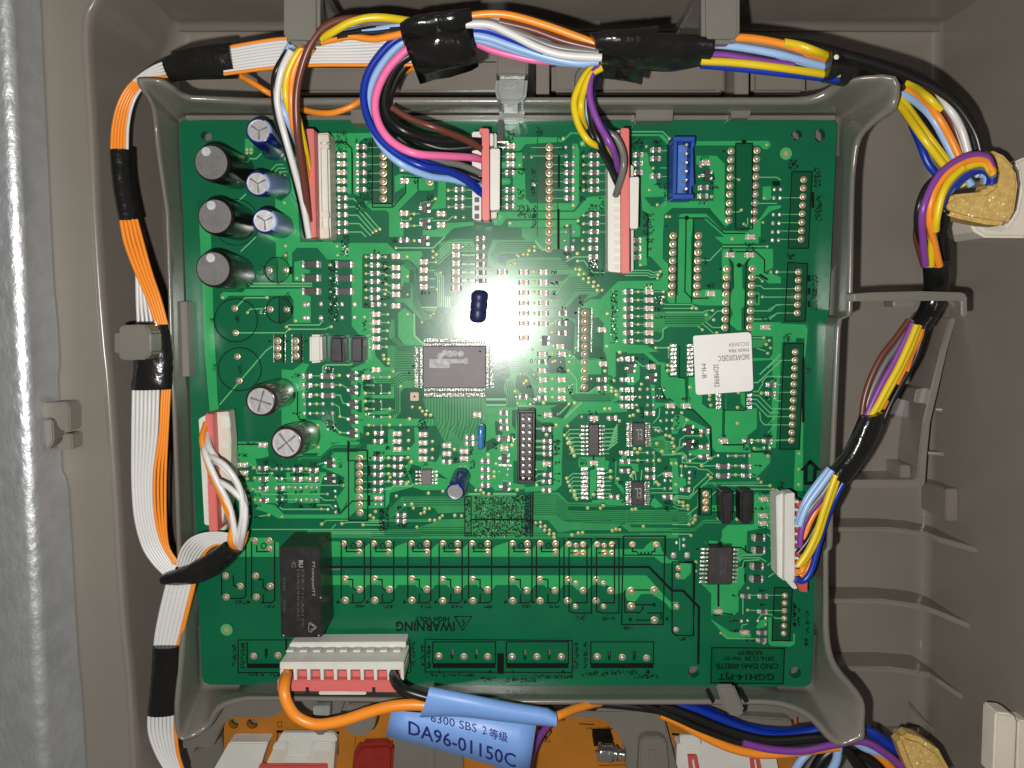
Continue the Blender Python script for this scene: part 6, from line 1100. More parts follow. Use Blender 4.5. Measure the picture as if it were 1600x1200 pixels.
# bundle to the right of the second wrap
for c, pts, zz in (('black', [(1090, 64), (1150, 56), (1200, 60), (1250, 68), (1310, 84), (1380, 104), (1440, 128), (1490, 160), (1522, 205), (1534, 245)], .30), ('black', [(1150, 62), (1250, 66), (1340, 88), (1420, 112), (1470, 140), (1512, 180), (1530, 230)], .26), ('yellow', [(1225, 66), (1250, 71), (1275, 80), (1310, 94)], .34), ('orange', [(1130, 58), (1175, 60), (1220, 68), (1260, 80), (1310, 100)], .33), ('orange', [(1130, 62), (1200, 68), (1250, 82), (1310, 105)], .30), ('grey', [(1120, 64), (1170, 66), (1220, 76), (1310, 104)], .31), ('lblue', [(1090, 74), (1120, 70), (1170, 76), (1230, 88), (1310, 110)], .32), ('lblue', [(1090, 78), (1120, 74), (1180, 82), (1240, 94), (1310, 114)], .29), ('black', [(1090, 80), (1130, 80), (1200, 90), (1310, 114)], .29), ('black', [(1090, 84), (1130, 84), (1200, 96), (1310, 118)], .27), ('purple', [(1095, 86), (1130, 86), (1180, 94), (1240, 103)], .30), ('yellow', [(1095, 95), (1150, 98), (1220, 106), (1310, 119)], .31), ('blue', [(1095, 101), (1150, 106), (1220, 114), (1310, 124)], .28)):
    wire(c, [(x, y, zz if i < len(pts)-1 or x != 1310 else .27) for i, (x, y) in enumerate(pts)], main, .0105)
sleeve([(1294, 80, .32), (1330, 86, .25), (1370, 96, .19), (1412, 114, .17)], [(1287, 128, .28), (1320, 136, .20), (1360, 146, .16), (1402, 166, .15)], main, thick=.085, rag=.02)
mb = MB(); mb.disc(1307, 89, 4, .362, M_WHITE, 10, dome=0.004); mb.build('tape_spot', main)
for c, pts, zz in (('yellow', [(1395, 150), (1412, 172), (1440, 212), (1470, 252), (1500, 290)], .28), ('yellow', [(1398, 142), (1420, 170), (1448, 210), (1478, 250), (1506, 290)], .27), ('blue', [(1425, 195), (1438, 225), (1450, 255), (1470, 280)], .22), ('black', [(1400, 145), (1432, 175), (1458, 212), (1486, 252), (1512, 285)], .24), ('lblue', [(1395, 140), (1425, 155), (1455, 182), (1478, 222), (1498, 260), (1518, 290)], .27), ('orange', [(1395, 130), (1430, 148), (1462, 178), (1486, 218), (1504, 258)], .28), ('yellow', [(1395, 122), (1425, 134), (1450, 152), (1470, 172)], .28), ('brown', [(1400, 120), (1440, 140), (1472, 165), (1492, 200), (1508, 246), (1522, 275)], .26), ('white', [(1410, 118), (1450, 140), (1480, 166), (1502, 202), (1515, 245), (1530, 275)], .28), ('white', [(1412, 118), (1450, 144), (1476, 168), (1498, 206), (1512, 250)], .25), ('lblue', [(1495, 168), (1510, 184), (1524, 214), (1531, 245)], .262), ('black', [(1410, 125), (1450, 150), (1475, 190), (1495, 235)], .2), ('black', [(1440, 135), (1490, 175), (1515, 220), (1524, 262)], .24), ('black', [(1460, 138), (1500, 172), (1520, 215), (1528, 250)], .27)):
    wire(c, [(x, y, zz if i > 1 or x > 1470 else .17+.04*i) for i, (x, y) in enumerate(pts)], main, .0108)
# ---- ribbon harness on the left
rb = empty('ribbon_harness', 'flat white and orange ribbon cable with black tape wraps running down the left side', 'ribbon cable', W(235, 700, 0.15))
OW = ['orange']+['white']*8+['orange']
ribbon([(350, 73, .20), (365, 70, .2), (440, 58, .2), (500, 58, .2), (560, 56, .2), (650, 46, .2)], [(350, 118, .20), (372, 115, .2), (440, 107, .2), (500, 104, .2), (560, 104, .2), (650, 104, .2)], OW, rb, z=.2)
sleeve([(255, 92, .2), (285, 78, .21), (325, 70, .21), (360, 66, .2)], [(268, 128, .17), (300, 125, .18), (340, 124, .18), (371, 123, .18)], rb, thick=.05)
ribbon([(262, 92, .18), (240, 102, .18), (222, 114, .17), (208, 126, .16)], [(270, 122, .17), (250, 122, .17), (235, 122, .17), (222, 128, .16)], ['white']*4+['orange'], rb)
ribbon([(216, 118, .15), (196, 138, .16), (182, 165, .16), (174, 200, .16), (172, 238, .16)], [(226, 136, .14), (216, 148, .15), (207, 170, .15), (202, 200, .15), (201, 238, .15)], ['orange']*5+['white'], rb, tilt=.0)
sleeve([(172, 235, .17), (176, 280, .17), (181, 315, .17), (187, 345, .17)], [(206, 235, .15), (208, 275, .15), (213, 310, .15), (220, 345, .15)], rb, thick=.045)
ribbon([(212, 400, .13), (212, 430, .13), (212, 470, .13), (213, 508, .13)], [(224, 400, .12), (232, 430, .12), (240, 470, .12), (248, 508, .12)], ['white']*5, rb)
ribbon([(186, 343, .17), (193, 380, .17), (208, 420, .17), (228, 465, .17), (243, 507, .17)], [(216, 343, .16), (226, 380, .16), (238, 425, .16), (252, 468, .16), (262, 507, .16)], ['orange']*5, rb, tilt=.01)
sleeve([(212, 503, .16), (211, 540, .16), (208, 575, .16), (205, 609, .16)], [(262, 503, .15), (268, 535, .15), (270, 570, .15), (268, 608, .15)], rb, thick=.055, rag=.09)
ribbon([(206, 605, .15), (205, 680, .15), (206, 760, .15), (212, 820, .15), (230, 870, .15), (264, 905, .15)], [(250, 605, .14), (247, 680, .14), (239, 740, .14), (240, 800, .14), (252, 850, .14), (275, 885, .14)], ['white']*7, rb)
ribbon([(252, 605, .15), (248, 680, .15), (239, 740, .15), (240, 800, .15), (250, 845, .15), (272, 882, .15)], [(267, 605, .14), (263, 680, .14), (261, 750, .14), (261, 820, .14), (264, 855, .14), (278, 878, .14)], ['orange']*4, rb, tilt=.01)
ribbon([(274, 884, .14), (282, 858, .15), (298, 840, .16), (322, 832, .16), (350, 832, .16), (378, 838, .16)], [(308, 888, .14), (320, 868, .15), (334, 854, .15), (350, 852, .15), (362, 858, .15), (372, 866, .15)], ['white']*7+['orange'], rb)
sleeve([(256, 896, .19), (290, 884, .20), (325, 864, .20), (348, 848, .2)], [(260, 911, .16), (300, 912, .17), (345, 896, .17), (380, 860, .17)], rb, thick=.075, rag=.14)
ribbon([(261, 905, .15), (250, 950, .15), (243, 985, .15), (240, 1012, .15)], [(308, 905, .14), (297, 950, .14), (288, 985, .14), (280, 1012, .14)], ['white']*6+['orange'], rb)
sleeve([(239, 1009, .16), (237, 1045, .16), (234, 1080, .16), (230, 1116, .16)], [(280, 1009, .15), (282, 1045, .15), (281, 1080, .15), (279, 1114, .15)], rb, thick=.045)
ribbon([(230, 1113, .15), (231, 1145, .15), (243, 1178, .15), (262, 1210, .15)], [(278, 1113, .14), (278, 1150, .14), (281, 1180, .14), (290, 1210, .14)], ['white']*7+['orange'], rb)
wire('orange', [(372, 117, .12), (392, 128, .08), (425, 148, .05), (470, 170, .10), (510, 177, .14), (540, 170, .15), (562, 158, .14), (590, 136, .08), (606, 124, .04), (645, 106, .12)], rb, .0092)
p4 = plug(rb, [('plug', [(310, 655), (322, 648), (331, 822), (319, 820)], .11, .04, M_WHITE), ('lock_bar', [(320, 647), (331.5, 647), (340, 831), (326.5, 831)], .135, .05, M_PINK), ('shell', [(333, 645), (357, 643), (361, 690), (360, 745), (346, 826), (341, 826)], .095, .04, M_CREAM)], 'pink locked plug on the left board edge')
for y in (760, 772, 784, 796, 808):
    mb = MB(); x = 321+(y-760)*.045; mb.prism(quadpx(x, y-4, x+6, y+4), .113, .10, M_CREAM); mb.build('contact_window', p4)
for y0, y1 in ((650, 668), (690, 700), (722, 740)):
    mb = MB(); mb.prism([(345, y0), (358, y0), (360, y1), (347, y1)], .10, .08, M_WHITE); mb.build('clamp', p4, bevel=.002)
tips = [(322, 661), (323, 676), (325, 690), (326, 703), (327, 716), (329, 730), (330, 742), (331, 755)]
mids = [((316, 690), (330, 740), (352, 790), (368, 840)), ((328, 700), (348, 730), (372, 760), (379, 810)), ((320, 705), (336, 745), (358, 790), (366, 835)), ((334, 715), (354, 730), (375, 765), (378, 815)), ((326, 720), (342, 760), (362, 800), (364, 840)), ((338, 722), (358, 738), (380, 775), (383, 820)), ((332, 745), (350, 780), (364, 815), (360, 845)), ((340, 752), (362, 765), (382, 790), (380, 830))]
for i, (t_, m_) in enumerate(zip(tips, mids)):
    c = 'orange' if i in (0, 6) else 'white'
    zb_ = .17+.012*(i % 4)
    wire(c, [(t_[0], t_[1], .125)]+[(x, y, zb_+.02*(j > 0)) for j, (x, y) in enumerate(m_)]+[(352+i*3.2, 872-i*2, .17)], rb, .0092)
wire('orange', [(335, 735, .13), (352, 775, .14), (368, 820, .15), (382, 835, .15), (366, 866, .15)], rb, .0092); wire('orange', [(383, 830, .16), (378, 848, .16), (366, 866, .16)], rb, .012)
# ---- right harness
rh = empty('wire_harness', 'multicoloured wire bundle running down the right side to the red and white plug', 'wire harness', W(1420, 480, 0.2))
for c, pts, zz in (('purple', [(1550, 262), (1542, 246), (1522, 242), (1498, 250), (1470, 270), (1452, 300), (1441, 335), (1442, 375), (1446, 415)], .34), ('orange', [(1552, 268), (1540, 252), (1518, 250), (1490, 262), (1468, 285), (1455, 315), (1452, 345), (1460, 380), (1468, 415)], .34), ('orange', [(1550, 264), (1530, 250), (1500, 258), (1476, 276), (1460, 300), (1450, 330), (1455, 370), (1464, 415)], .31), ('yellow', [(1552, 272), (1535, 256), (1505, 264), (1482, 286), (1468, 310), (1462, 335), (1456, 375), (1455, 415)], .335), ('yellow', [(1505, 262), (1484, 282), (1472, 305), (1464, 340), (1462, 360)], .35), ('grey', [(1553, 276), (1540, 262), (1515, 262), (1490, 280), (1474, 305), (1466, 330)], .33), ('blue', [(1550, 288), (1550, 270), (1536, 260), (1514, 268), (1492, 285), (1478, 305), (1470, 325)], .32), ('blue', [(1546, 290), (1546, 274), (1532, 266), (1510, 276), (1490, 295)], .30), ('lblue', [(1541, 288), (1541, 276), (1530, 272)], .29), ('lblue', [(1494, 285), (1478, 305), (1460, 325), (1446, 355), (1449, 415)], .30), ('black', [(1465, 275), (1446, 295), (1435, 325), (1434, 355), (1440, 380)], .31), ('black', [(1480, 320), (1477, 350), (1470, 380), (1474, 415)], .26), ('black', [(1484, 325), (1474, 345), (1478, 380), (1480, 415)], .24), ('brown', [(1436, 340), (1432, 368), (1438, 395), (1444, 415)], .26)):
    wire(c, [(x, y, zz if y < 330 else zz-(y-330)*.0012) for x, y in pts], rh, .0098)
sleeve([(1442, 408, .19), (1445, 435, .17), (1443, 455, .13), (1438, 480, .12), (1416, 510, .14)], [(1481, 408, .17), (1482, 435, .16), (1480, 455, .12), (1472, 480, .11), (1450, 517, .12)], rh, thick=.07)
for c, pts, zz in (('brown', [(1420, 500), (1400, 528), (1378, 556), (1360, 592), (1350, 625), (1346, 655)], .16), ('grey', [(1424, 500), (1406, 535), (1384, 565), (1366, 600), (1355, 630), (1350, 655)], .15), ('grey', [(1420, 510), (1398, 545), (1375, 575), (1360, 610), (1351, 655)], .14), ('purple', [(1426, 505), (1412, 535), (1396, 567), (1380, 595), (1365, 625), (1352, 655)], .18), ('yellow', [(1432, 508), (1420, 537), (1404, 572), (1386, 605), (1370, 635), (1354, 660)], .19), ('yellow', [(1436, 508), (1424, 540), (1408, 574), (1390, 608), (1373, 638), (1358, 662)], .175), ('orange', [(1440, 510), (1434, 530), (1420, 555), (1414, 572), (1400, 600)], .15), ('orange', [(1442, 512), (1438, 528), (1424, 553), (1416, 580)], .14), ('orange', [(1385, 625), (1376, 642), (1366, 662)], .14), ('black', [(1445, 512), (1430, 560), (1408, 600), (1392, 630), (1378, 662)], .14), ('black', [(1440, 515), (1425, 560), (1400, 600), (1384, 630), (1368, 662)], .12), ('blue', [(1400, 572), (1384, 595), (1370, 620), (1356, 640)], .14)):
    wire(c, [(x, y, zz) for x, y in pts], rh, .0095)
sleeve([(1345, 652, .2), (1332, 680, .2), (1318, 708, .2), (1290, 741, .2)], [(1381, 640, .17), (1372, 675, .17), (1352, 715, .17), (1322, 757, .17)], rh, thick=.08, rag=.06)
for c, pts, zz in (('lblue', [(1300, 735), (1282, 760), (1264, 785), (1254, 806), (1249, 822)], .22), ('lblue', [(1296, 732), (1276, 757), (1260, 780), (1251, 802), (1246, 820)], .20), ('grey', [(1302, 745), (1285, 772), (1266, 795), (1254, 818)], .19), ('purple', [(1300, 750), (1282, 780), (1262, 806), (1252, 830), (1250, 855)], .19), ('purple', [(1304, 752), (1286, 785), (1266, 810), (1256, 835), (1252, 850)], .17), ('orange', [(1300, 755), (1278, 792), (1264, 818), (1256, 842)], .18), ('yellow', [(1306, 742), (1297, 768), (1286, 800), (1276, 832), (1262, 862), (1247, 884)], .22), ('yellow', [(1310, 744), (1301, 770), (1289, 804), (1279, 836), (1265, 864), (1250, 884)], .21), ('black', [(1310, 750), (1296, 780), (1278, 815), (1262, 845), (1247, 864)], .19), ('blue', [(1318, 752), (1306, 775), (1290, 815), (1278, 855), (1268, 890), (1256, 907), (1243, 905)], .17), ('orange', [(1268, 860), (1258, 880), (1252, 893), (1243, 893)], .16), ('orange', [(1270, 865), (1262, 888), (1250, 900)], .15), ('black', [(1322, 750), (1305, 785), (1285, 820)], .15)):
    wire(c, [(x, y, zz) for x, y in pts], rh, .0098)
p5 = plug(rh, [('plug', [(1227, 772), (1242, 770), (1242, 908), (1226, 908)], .150, .10, M_WHITE), ('lower_body', [(1213, 775), (1225, 770), (1226, 908), (1215, 900)], .125, .06, M_WHITE), ('lock_bar', [(1244, 778), (1254, 784), (1262, 905), (1262, 926), (1250, 924), (1243, 905)], .10, .03, M_RED), ('side_latch', [(1264, 838), (1275, 835), (1275, 888), (1264, 888)], .10, .03, M_WHITE), ('foot', [(1228, 908), (1240, 908), (1247, 920), (1240, 921)], .13, .04, M_WHITE)], 'white plug with a red lock at the right board edge')
for i in range(10):
    mb = MB(); y = 782+12.6*i; mb.prism([(1240, y), (1249, y+.5), (1249, y+4.5), (1240, y+4)], .145, .04, M_WHITE); mb.build('tooth', p5, bevel=.0015, seg=1)
# ---- bottom harness with the power plug, blue tag
bh = empty('wire_harness', 'thick orange and black power wires from the white comb plug at the bottom edge', 'wire harness', W(540, 1060, 0.15))
p6 = plug(bh, [('plug', [(437, 1035), (631, 1034.5), (630, 1047), (437, 1046)], .165, .04, M_WHITE), ('lock_bar', [(433, 1062), (622, 1063), (622, 1082), (433, 1080)], .150, .06, M_PINK), ('latch', [(498, 1081), (572, 1081), (572, 1086), (498, 1086)], .146, .10, M_WHITE), ('step', [(455, 1004), (634, 1003), (634, 1012), (452, 1012)], .085, .02, M_WHITE)], 'white nine way comb plug with a salmon lock bar')
for i in range(10):
    x = 437+20.9*i if i < 9 else 625; mb = MB(); mb.prism([(x, 1046), (x+6, 1046), (x+6, 1063), (x+1, 1063)], .163, .05, M_WHITE); mb.build('tooth', p6, bevel=.0015, seg=1)
for i in range(9):
    x = 444+20.9*i; mb = MB(); mb.prism([(x+1, 1048), (x+14, 1048), (x+14, 1062), (x+1, 1062)], .125, .05, M_PINK); mb.build('slot_floor', p6)
    mb = MB(); mb.prism([(x+3, 1016), (x+15, 1016), (x+14, 1020), (x+2, 1020)], .125, .10, M_WHITE); mb.build('nub', p6, bevel=.002, seg=1)
for x in (480, 584): mb = MB(); mb.prism(quadpx(x-2.5, 1074, x+2.5, 1083), .1515, .14, M_HOLE); mb.build('notch', p6)
wire('orange', [(449, 1050, .14), (446, 1062, .2), (444, 1080, .24), (450, 1102, .25), (466, 1122, .25), (495, 1132, .25), (535, 1126, .25), (575, 1113, .25), (610, 1104, .25), (645, 1101, .25), (690, 1104, .25)], bh, .0175)
wire('black', [(614, 1048, .14), (617, 1062, .2), (630, 1077, .24), (650, 1085, .25), (690, 1096, .25)], bh, .0145)
wire('black', [(612, 1052, .14), (620, 1070, .18), (636, 1084, .20), (662, 1096, .21), (700, 1100, .21)], bh, .0145)
mb = MB(); A_ = resamp([(672, 1073, .27), (730, 1085, .28), (800, 1099, .27), (862, 1109, .26), (870, 1116, .26)], 12); B_ = resamp([(656, 1120, .25), (710, 1118, .26), (770, 1124, .26), (830, 1131, .25), (868, 1133, .25)], 12)
vs = []
for a, b in zip(A_, B_):
    p, q = W(*a), W(*b); c = (p+q)/2; h = (p-q)/2
    for j in range(14):
        t = 2*math.pi*j/14; vs.append(c+h*math.cos(t)+Vector((0, 0, .028*math.sin(t))))
mb.add(vs, [(i*14+j, i*14+(j+1) % 14, (i+1)*14+(j+1) % 14, (i+1)*14+j) for i in range(11) for j in range(14)], M_BLUETAG, True); mb.build('tag_sleeve', bh)
zt = lambda x, y: .262+.0*(x-700)
mb = MB(); TQ0 = resamp([(612, 1109, 0), (660, 1114, 0), (720, 1115, 0), (780, 1121, 0), (838, 1131, 0)], 10); TQ1 = resamp([(603, 1151, 0), (660, 1164, 0), (720, 1181, 0), (780, 1199, 0), (826, 1212, 0)], 10)
def tagz(f, s): return .235+.012*math.sin(f*3.0)
vs = [W(p[0], p[1], tagz(i/9, 0)) for i, p in enumerate(TQ0)]+[W(p[0], p[1], tagz(i/9, 1)) for i, p in enumerate(TQ1)]
mb.add(vs, [(i, i+1, 10+i+1, 10+i) for i in range(9)], M_BLUETAG, True); tg = mb.build('tag', bh); md = tg.modifiers.new('solid', 'SOLIDIFY'); md.thickness = .002; md.offset = 0
mk = MB(); zf = lambda x, y: tagz((x-605)/225, 0)+.0028
def slant_text(body, x, y, w, h, ang, sk, bold=.0):
    vs, fs = text_geo(body, bold); x0 = min(v.x for v in vs); x1 = max(v.x for v in vs); y0 = min(v.y for v in vs); y1 = max(v.y for v in vs); a = math.radians(ang); c, s = math.cos(a), math.sin(a)
    mk.add([W(x+((v.x-x0)/(x1-x0)-.5)*w*c, y+((v.x-x0)/(x1-x0)-.5)*w*s-((v.y-y0)/(y1-y0)-.5)*h, zf(x+((v.x-x0)/(x1-x0)-.5)*w*c, 0)) for v in vs], fs, M_NAVINK)
slant_text('DA96-01150C', 722, 1163, 176, 22, 17.5, 0, .012)
slant_text('6300 SBS', 709, 1129.5, 74, 13, 13.5, 0); slant_text('2', 757, 1141, 7, 13, 0, 0)
try: slant_text('等级', 779, 1149, 30, 16, 15, 0, .01)
except Exception: pass
tag(mk.build('tag_lettering', bh, fixn=False), kind='stuff')
wire('orange', [(850, 1122, .22), (870, 1119, .22), (900, 1107, .16), (935, 1098, .08), (960, 1096, .0)], bh, .0135, z=.1)
wire('black', [(700, 1092, .15), (760, 1092, .10), (840, 1102, .06), (880, 1104, .04), (930, 1104, .0)], bh, .0135)
wire('blue', [(615, 1100, .05), (632, 1095, .05), (650, 1095, .05)], bh, .012); wire('purple', [(820, 1210, .0), (838, 1160, .05), (860, 1128, .1)], bh, .012)
# ---- cable bundle at the lower right
lb = empty('wire_harness', 'thick blue, black and orange wires curving toward the foam piece at the bottom right', 'wire harness', W(1150, 1150, 0.1))
for c, pts, zz, rr in (('blue', [(1040, 1099), (1072, 1104), (1120, 1122), (1170, 1142), (1215, 1150), (1260, 1145), (1300, 1135), (1350, 1140), (1385, 1160), (1430, 1190)], .06, .0175), ('blue', [(1075, 1100), (1112, 1114), (1165, 1136), (1220, 1144), (1275, 1140)], .03, .016), ('black', [(920, 1098), (980, 1103), (1040, 1112), (1090, 1130), (1150, 1153), (1210, 1162), (1280, 1155), (1340, 1150)], .07, .0135), ('black', [(1000, 1098), (1050, 1118), (1100, 1140), (1160, 1160), (1220, 1168), (1300, 1160)], .08, .0135), ('black', [(1030, 1100), (1080, 1118), (1140, 1142), (1200, 1156), (1270, 1152), (1320, 1145)], .10, .0135), ('orange', [(1032, 1115), (1065, 1130), (1100, 1150), (1140, 1168), (1180, 1177), (1220, 1177), (1262, 1172), (1310, 1166)], .075, .0155), ('purple', [(1160, 1160), (1200, 1170), (1250, 1173), (1300, 1164), (1345, 1158), (1385, 1178), (1420, 1208)], .09, .0125), ('purple', [(1230, 1172), (1290, 1160), (1340, 1150)], .06, .0125), ('black', [(1360, 1140), (1400, 1175), (1430, 1205)], .03, .015), ('lblue', [(1235, 1215), (1250, 1190), (1268, 1172), (1290, 1160)], .07, .013), ('lblue', [(1292, 1215), (1306, 1190), (1310, 1165)], .07, .014), ('lblue', [(1325, 1150), (1350, 1168), (1385, 1180), (1415, 1200)], .06, .013), ('orange', [(1350, 1165), (1375, 1182), (1400, 1208)], .05, .014), ('black', [(1270, 1210), (1290, 1180), (1320, 1170), (1345, 1200), (1360, 1215)], .02, .02), ('black', [(1340, 1175), (1370, 1195), (1385, 1215)], .03, .016)):
    wire(c, [(x, y, zz) for x, y in pts], lb, rr)
# foam rings and ivory fittings
def foam(name, q, zt, zb, label, nf, box):
    e = empty(name, label, 'foam ring', W(*q[0], zt)); mb = MB(); mb.prism(q, zt, zb, M_FOAM); o = mb.build('foam', e, bevel=.035, seg=6)
    fm = MB(); r2 = random.Random(5); k = 0
    while k < nf:
        x = r2.uniform(box[0], box[2]); y = r2.uniform(box[1], box[3]); fm.disc(x, y, r2.choice((.7, .9, 1.3, 2.0)), zt+.001, M_FLECK, 6, dome=.004); k += 1
    fo = fm.build('fleck', e); fo['kind'] = 'stuff'; return e
foam('foam_ring', [(1470, 322), (1478, 334), (1505, 342), (1545, 350), (1575, 352), (1588, 330), (1594, 290), (1590, 262), (1572, 242), (1550, 232), (1535, 236), (1550, 250), (1556, 270), (1552, 290), (1540, 299), (1515, 301), (1495, 303), (1480, 310)], .27, .19, 'glittery ochre foam ring round the wires at the right edge, upper one', 22, (1488, 306, 1572, 342))
foam('foam_ring', [(1402, 1158), (1414, 1148), (1440, 1155), (1470, 1175), (1492, 1215), (1425, 1215), (1414, 1190)], .14, .07, 'glittery ochre foam piece at the bottom right corner, lower one', 10, (1420, 1160, 1455, 1198))
fi = empty('cable_fitting', 'ivory plastic cable outlet behind the upper foam ring at the right edge', 'plastic fitting', W(1560, 340, .1))
mb = MB(); mb.prism([(1510, 326), (1514, 345), (1524, 362), (1540, 371), (1640, 372), (1640, 240), (1600, 246), (1585, 253), (1592, 270), (1595, 300), (1588, 332), (1575, 353), (1545, 350)], .12, -.05, M_IVORY); mb.build('shell', fi, bevel=.008, seg=3)
mb = MB(); mb.prism([(1530, 352), (1575, 357), (1566, 364), (1540, 362)], .123, .10, M_CREAM); mb.build('lip', fi, bevel=.004)
fi = empty('cable_fitting', 'ivory plastic post at the bottom right corner of the picture', 'plastic fitting', W(1575, 1150, .2))
mb = MB(); mb.prism([(1556, 1113), (1582, 1116), (1590, 1125), (1586, 1215), (1552, 1215)], .22, .15, M_IVORY); mb.prism([(1592, 1126), (1640, 1130), (1640, 1215), (1589, 1215)], .20, .14, M_IVORY); mb.build('post', fi, bevel=.006, seg=2)
# ================================================================== LOWER ORANGE BOARD AND WHAT STANDS THERE
ob_ = empty('circuit_board', 'orange brown circuit board partly visible below the tray at the bottom edge', 'circuit board', W(800, 1180, -.2))
OZ = -.20
hl = [circ(365, 1131, 8, ry=8), circ(394, 1131, 9, ry=8)]
def fcurve(outer, holes, z, h, m, name, parent):
    cu = bpy.data.curves.new('c', 'CURVE'); cu.dimensions = '2D'; cu.fill_mode = 'BOTH'; cu.extrude = h/2
    for loop in [outer]+holes:
        sp = cu.splines.new('POLY'); sp.points.add(len(loop)-1); sp.use_cyclic_u = True
        for i, (x, y) in enumerate(loop): p = W(x, y, z); sp.points[i].co = (p.x, p.y, 0, 1)
    o = bpy.data.objects.new('c', cu); COL.objects.link(o); me = bpy.data.meshes.new_from_object(o.evaluated_get(bpy.context.evaluated_depsgraph_get())); bpy.data.objects.remove(o)
    me.transform(Matrix.Translation((0, 0, z-h/2))); me.materials.clear(); me.materials.append(m); o = bpy.data.objects.new(name, me); COL.objects.link(o); setp(o, parent); return o
fcurve([(350, 1060), (1245, 1060), (1245, 1330), (350, 1330)], hl, OZ, .03, M_ORB, 'substrate', ob_)
mk = MB(); z_ = OZ+.002
def ol(pts, w, dz=0): mk.strip(pts, w, z_+dz, M_INK)
ol([(432, 1143), (530, 1145)], 4); ol([(434, 1143), (432, 1160)], 1, .0003); ol([(529, 1145), (528, 1180)], 1.4, .0003); ol([(434, 1128), (434, 1136), (440, 1136), (440, 1128), (434, 1128)], .8, .0006)
ol([(555, 1150), (555, 1165)], .8); ol([(590, 1155), (590, 1165)], .8, .0004); ol([(598, 1153), (598, 1165)], .8, .0005); ol([(845, 1150), (854, 1152), (853, 1156), (862, 1143), (853, 1134), (853, 1139), (842, 1139)], 2.2, .0006)
ol([(1050, 1147), (1090, 1150)], 3.5); text(mk, 'SOLDERS', 846, 1158, 30, 5, 180, z_+.001, M_INK); text(mk, 'Against Fire', 937, 1138, 42, 6, 180, z_+.001, M_INK); ol([(905, 1131), (928, 1132)], 1.5, .001)
mk.strip([(933, 1190), (990, 1188)], 1, z_, M_INK); mk.strip([(935, 1196), (985, 1195)], 1, z_, M_INK)
mk.build('printed_marking', ob_, fixn=False)
def opart(name, solids, label=None, bev=.004):
    e = None
    for nm, q, zt_, zb_, m in solids:
        zt_ = OZ+(zt_-OZ)*.28; zb_ = OZ+max(0, (zb_-OZ)*.28)-.001
        mb = MB(); mb.prism(q, zt_, zb_, m); o = mb.build(nm if e is not None else name, ob_ if e is None else e, bevel=bev, seg=2)
        if e is None: e = o
    if label: e['label'] = label
opart('cover_block', [('b', [(358, 1160), (419, 1160), (412, 1180), (398, 1230), (318, 1230)], .02, OZ, M_WHITE)], 'plain white block at the lower left')
opart('connector', [('b', [(432, 1160), (524, 1160), (518, 1230), (398, 1230)], .02, OZ, M_CREAM), ('top_rail', [(440, 1146), (520, 1146), (526, 1153), (526, 1160), (432, 1160), (437, 1152)], .035, -.05, M_WHITE), ('rib', [(454, 1150), (490, 1150), (488, 1182), (448, 1182)], .045, .0, M_WHITE), ('tab', [(430, 1160), (448, 1160), (446, 1172), (424, 1172)], .048, .0, M_WHITE), ('tab', [(490, 1160), (520, 1160), (518, 1174), (489, 1174)], .048, .0, M_WHITE), ('tab', [(446, 1181), (482, 1181), (480, 1192), (443, 1192)], .056, .0, M_WHITE), ('lock_bar', [(405, 1195), (512, 1195), (508, 1230), (395, 1230)], .06, .0, M_RED)], 'white stepped connector with a red base strip')
opart('film_capacitor', [('b', [(562, 1164), (608, 1162), (616, 1170), (614, 1230), (546, 1230), (552, 1178)], -.02, OZ, M_REDC)], 'red boxy capacitor', .014)
opart('connector', [('b', [(1058, 1163), (1210, 1168), (1222, 1230), (1056, 1230)], .0, OZ, M_WHITE), ('top_rail', [(1062, 1150), (1094, 1150), (1096, 1168), (1064, 1168)], .02, -.05, M_WHITE), ('top_rail', [(1096, 1154), (1190, 1162), (1194, 1182), (1098, 1180)], .01, -.05, M_WHITE), ('rail', [(1070, 1168), (1096, 1168), (1096, 1177), (1072, 1177)], .03, .0, M_WHITE)], 'long white connector with red loops')
for x in (1075, 1172):
    mb = MB(); mb.prism([(x, 1181), (x+14, 1181), (x+24, 1230), (x+17, 1230), (x+10, 1187), (x+6, 1187), (x+12, 1230), (x+5, 1230)], -.13, -.15, M_RED); mb.build('red_loop', ob_, bevel=.002)
# glass fuse
mb = MB(); P0 = W(930, 1174, -.09); P1 = W(977, 1179, -.09); ax = (P1-P0).normalized(); s1 = ax.cross(Vector((0, 0, 1))).normalized(); u = s1.cross(ax); n = 16; rings = []
for f, q in ((0, .2), (.08, .25), (.09, .95), (.2, 1), (.22, .92), (.42, .96), (.55, 1.0), (.57, .6), (.62, .55), (.64, .8), (.7, .8), (.72, .5), (.86, .5), (.88, .75), (.96, .75), (1, .3)):
    c = P0+(P1-P0)*f; rings.append([c+(s1*math.cos(2*math.pi*i/n)+u*math.sin(2*math.pi*i/n))*.032*q for i in range(n)])
k = len(rings); vs = [v for q in rings for v in q]; mb.add(vs, [(j*n+i, j*n+(i+1) % n, (j+1)*n+(i+1) % n, (j+1)*n+i) for j in range(k-1) for i in range(n)]+[tuple(range(n)), tuple((k-1)*n+i for i in range(n))], M_GLASSM, True)
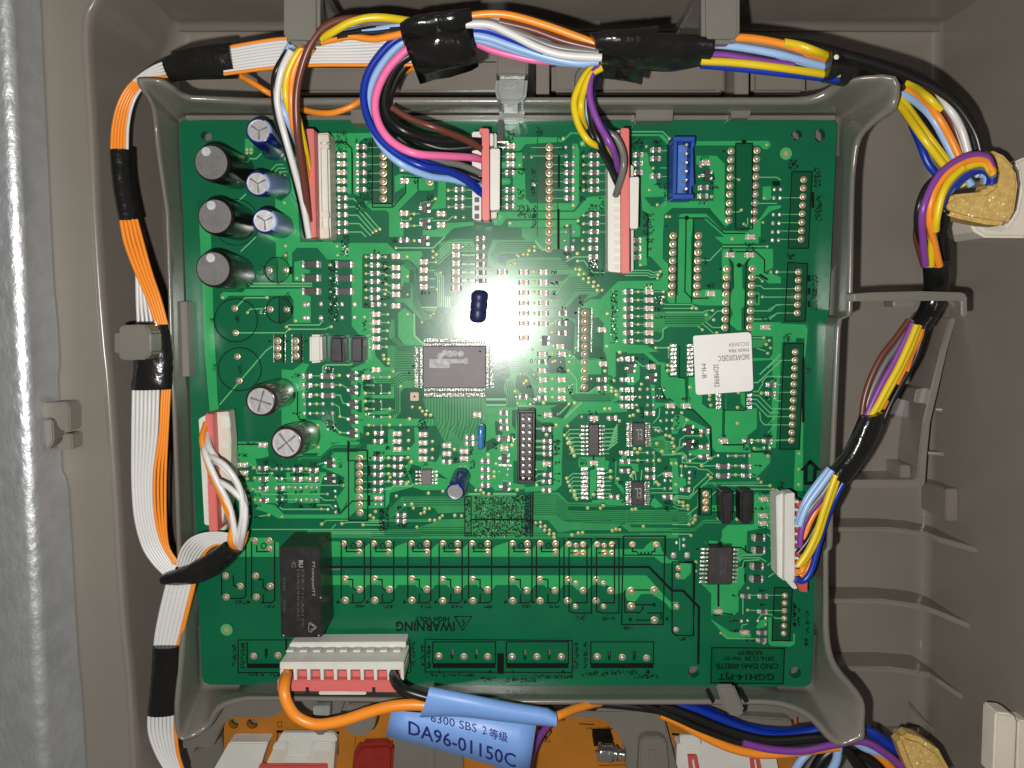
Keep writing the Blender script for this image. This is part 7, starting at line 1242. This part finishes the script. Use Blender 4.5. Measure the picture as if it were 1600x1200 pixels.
mb.build('metal_coil', ob_); mb = MB(); mb.prism([(928, 1155), (957, 1155), (957, 1166), (928, 1166)], -.13, OZ, M_INK); mb.build('black_block', ob_)
# grey frame pieces round the lower board
fr = empty('lower_frame', 'grey plastic frame and legs between the tray and the orange board', 'plastic frame', W(700, 1115, -.1))
for nm, q, zt_, zb_ in (('top_beam', [(350, 1086), (1262, 1090), (1262, 1112), (1240, 1125), (1110, 1118), (1040, 1112), (440, 1112), (420, 1122), (360, 1122), (345, 1136), (332, 1168), (282, 1170), (282, 1160), (305, 1150), (325, 1120)], -.10, -.16),
    ('leg', [(300, 1175), (345, 1150), (352, 1190), (330, 1230), (292, 1230)], -.22, FZ), ('leg', [(503, 1085), (541, 1085), (530, 1120), (500, 1120)], -.02, -.2), ('foot', [(485, 1120), (512, 1120), (514, 1138), (508, 1147), (500, 1151), (492, 1147), (486, 1138)], .02, -.2), ('foot', [(545, 1100), (590, 1100), (585, 1135), (578, 1146), (562, 1151), (548, 1148), (538, 1138), (538, 1125)], .02, -.2),
    ('column', [(618, 1140), (722, 1165), (724, 1230), (612, 1230)], -.13, -.2), ('column_ridge', [(668, 1155), (680, 1158), (678, 1230), (662, 1230)], -.11, -.15), ('arm', [(868, 1122), (930, 1123), (948, 1128), (962, 1142), (974, 1165), (984, 1230), (1066, 1230), (1048, 1160), (1036, 1116), (1034, 1108), (868, 1112)], -.12, -.2), ('catch', [(1000, 1158), (1008, 1152), (1034, 1152), (1042, 1160), (1048, 1230), (996, 1230)], -.08, -.13), ('catch_window', [(1014, 1170), (1026, 1170), (1028, 1195), (1013, 1195)], -.074, -.1), ('beam_end', [(1140, 1118), (1235, 1124), (1240, 1136), (1190, 1134), (1138, 1130)], -.06, -.15)):
    mb = MB(); mb.prism(q, zt_, zb_, M_TRAY); mb.build(nm, fr, bevel=.005, seg=2)
mb = MB(); mb.prism([(489, 1104), (515, 1103), (515, 1119), (489, 1118)], .06, .03, M_CLEAR); mb.build('metal_clip', fr, bevel=.003)
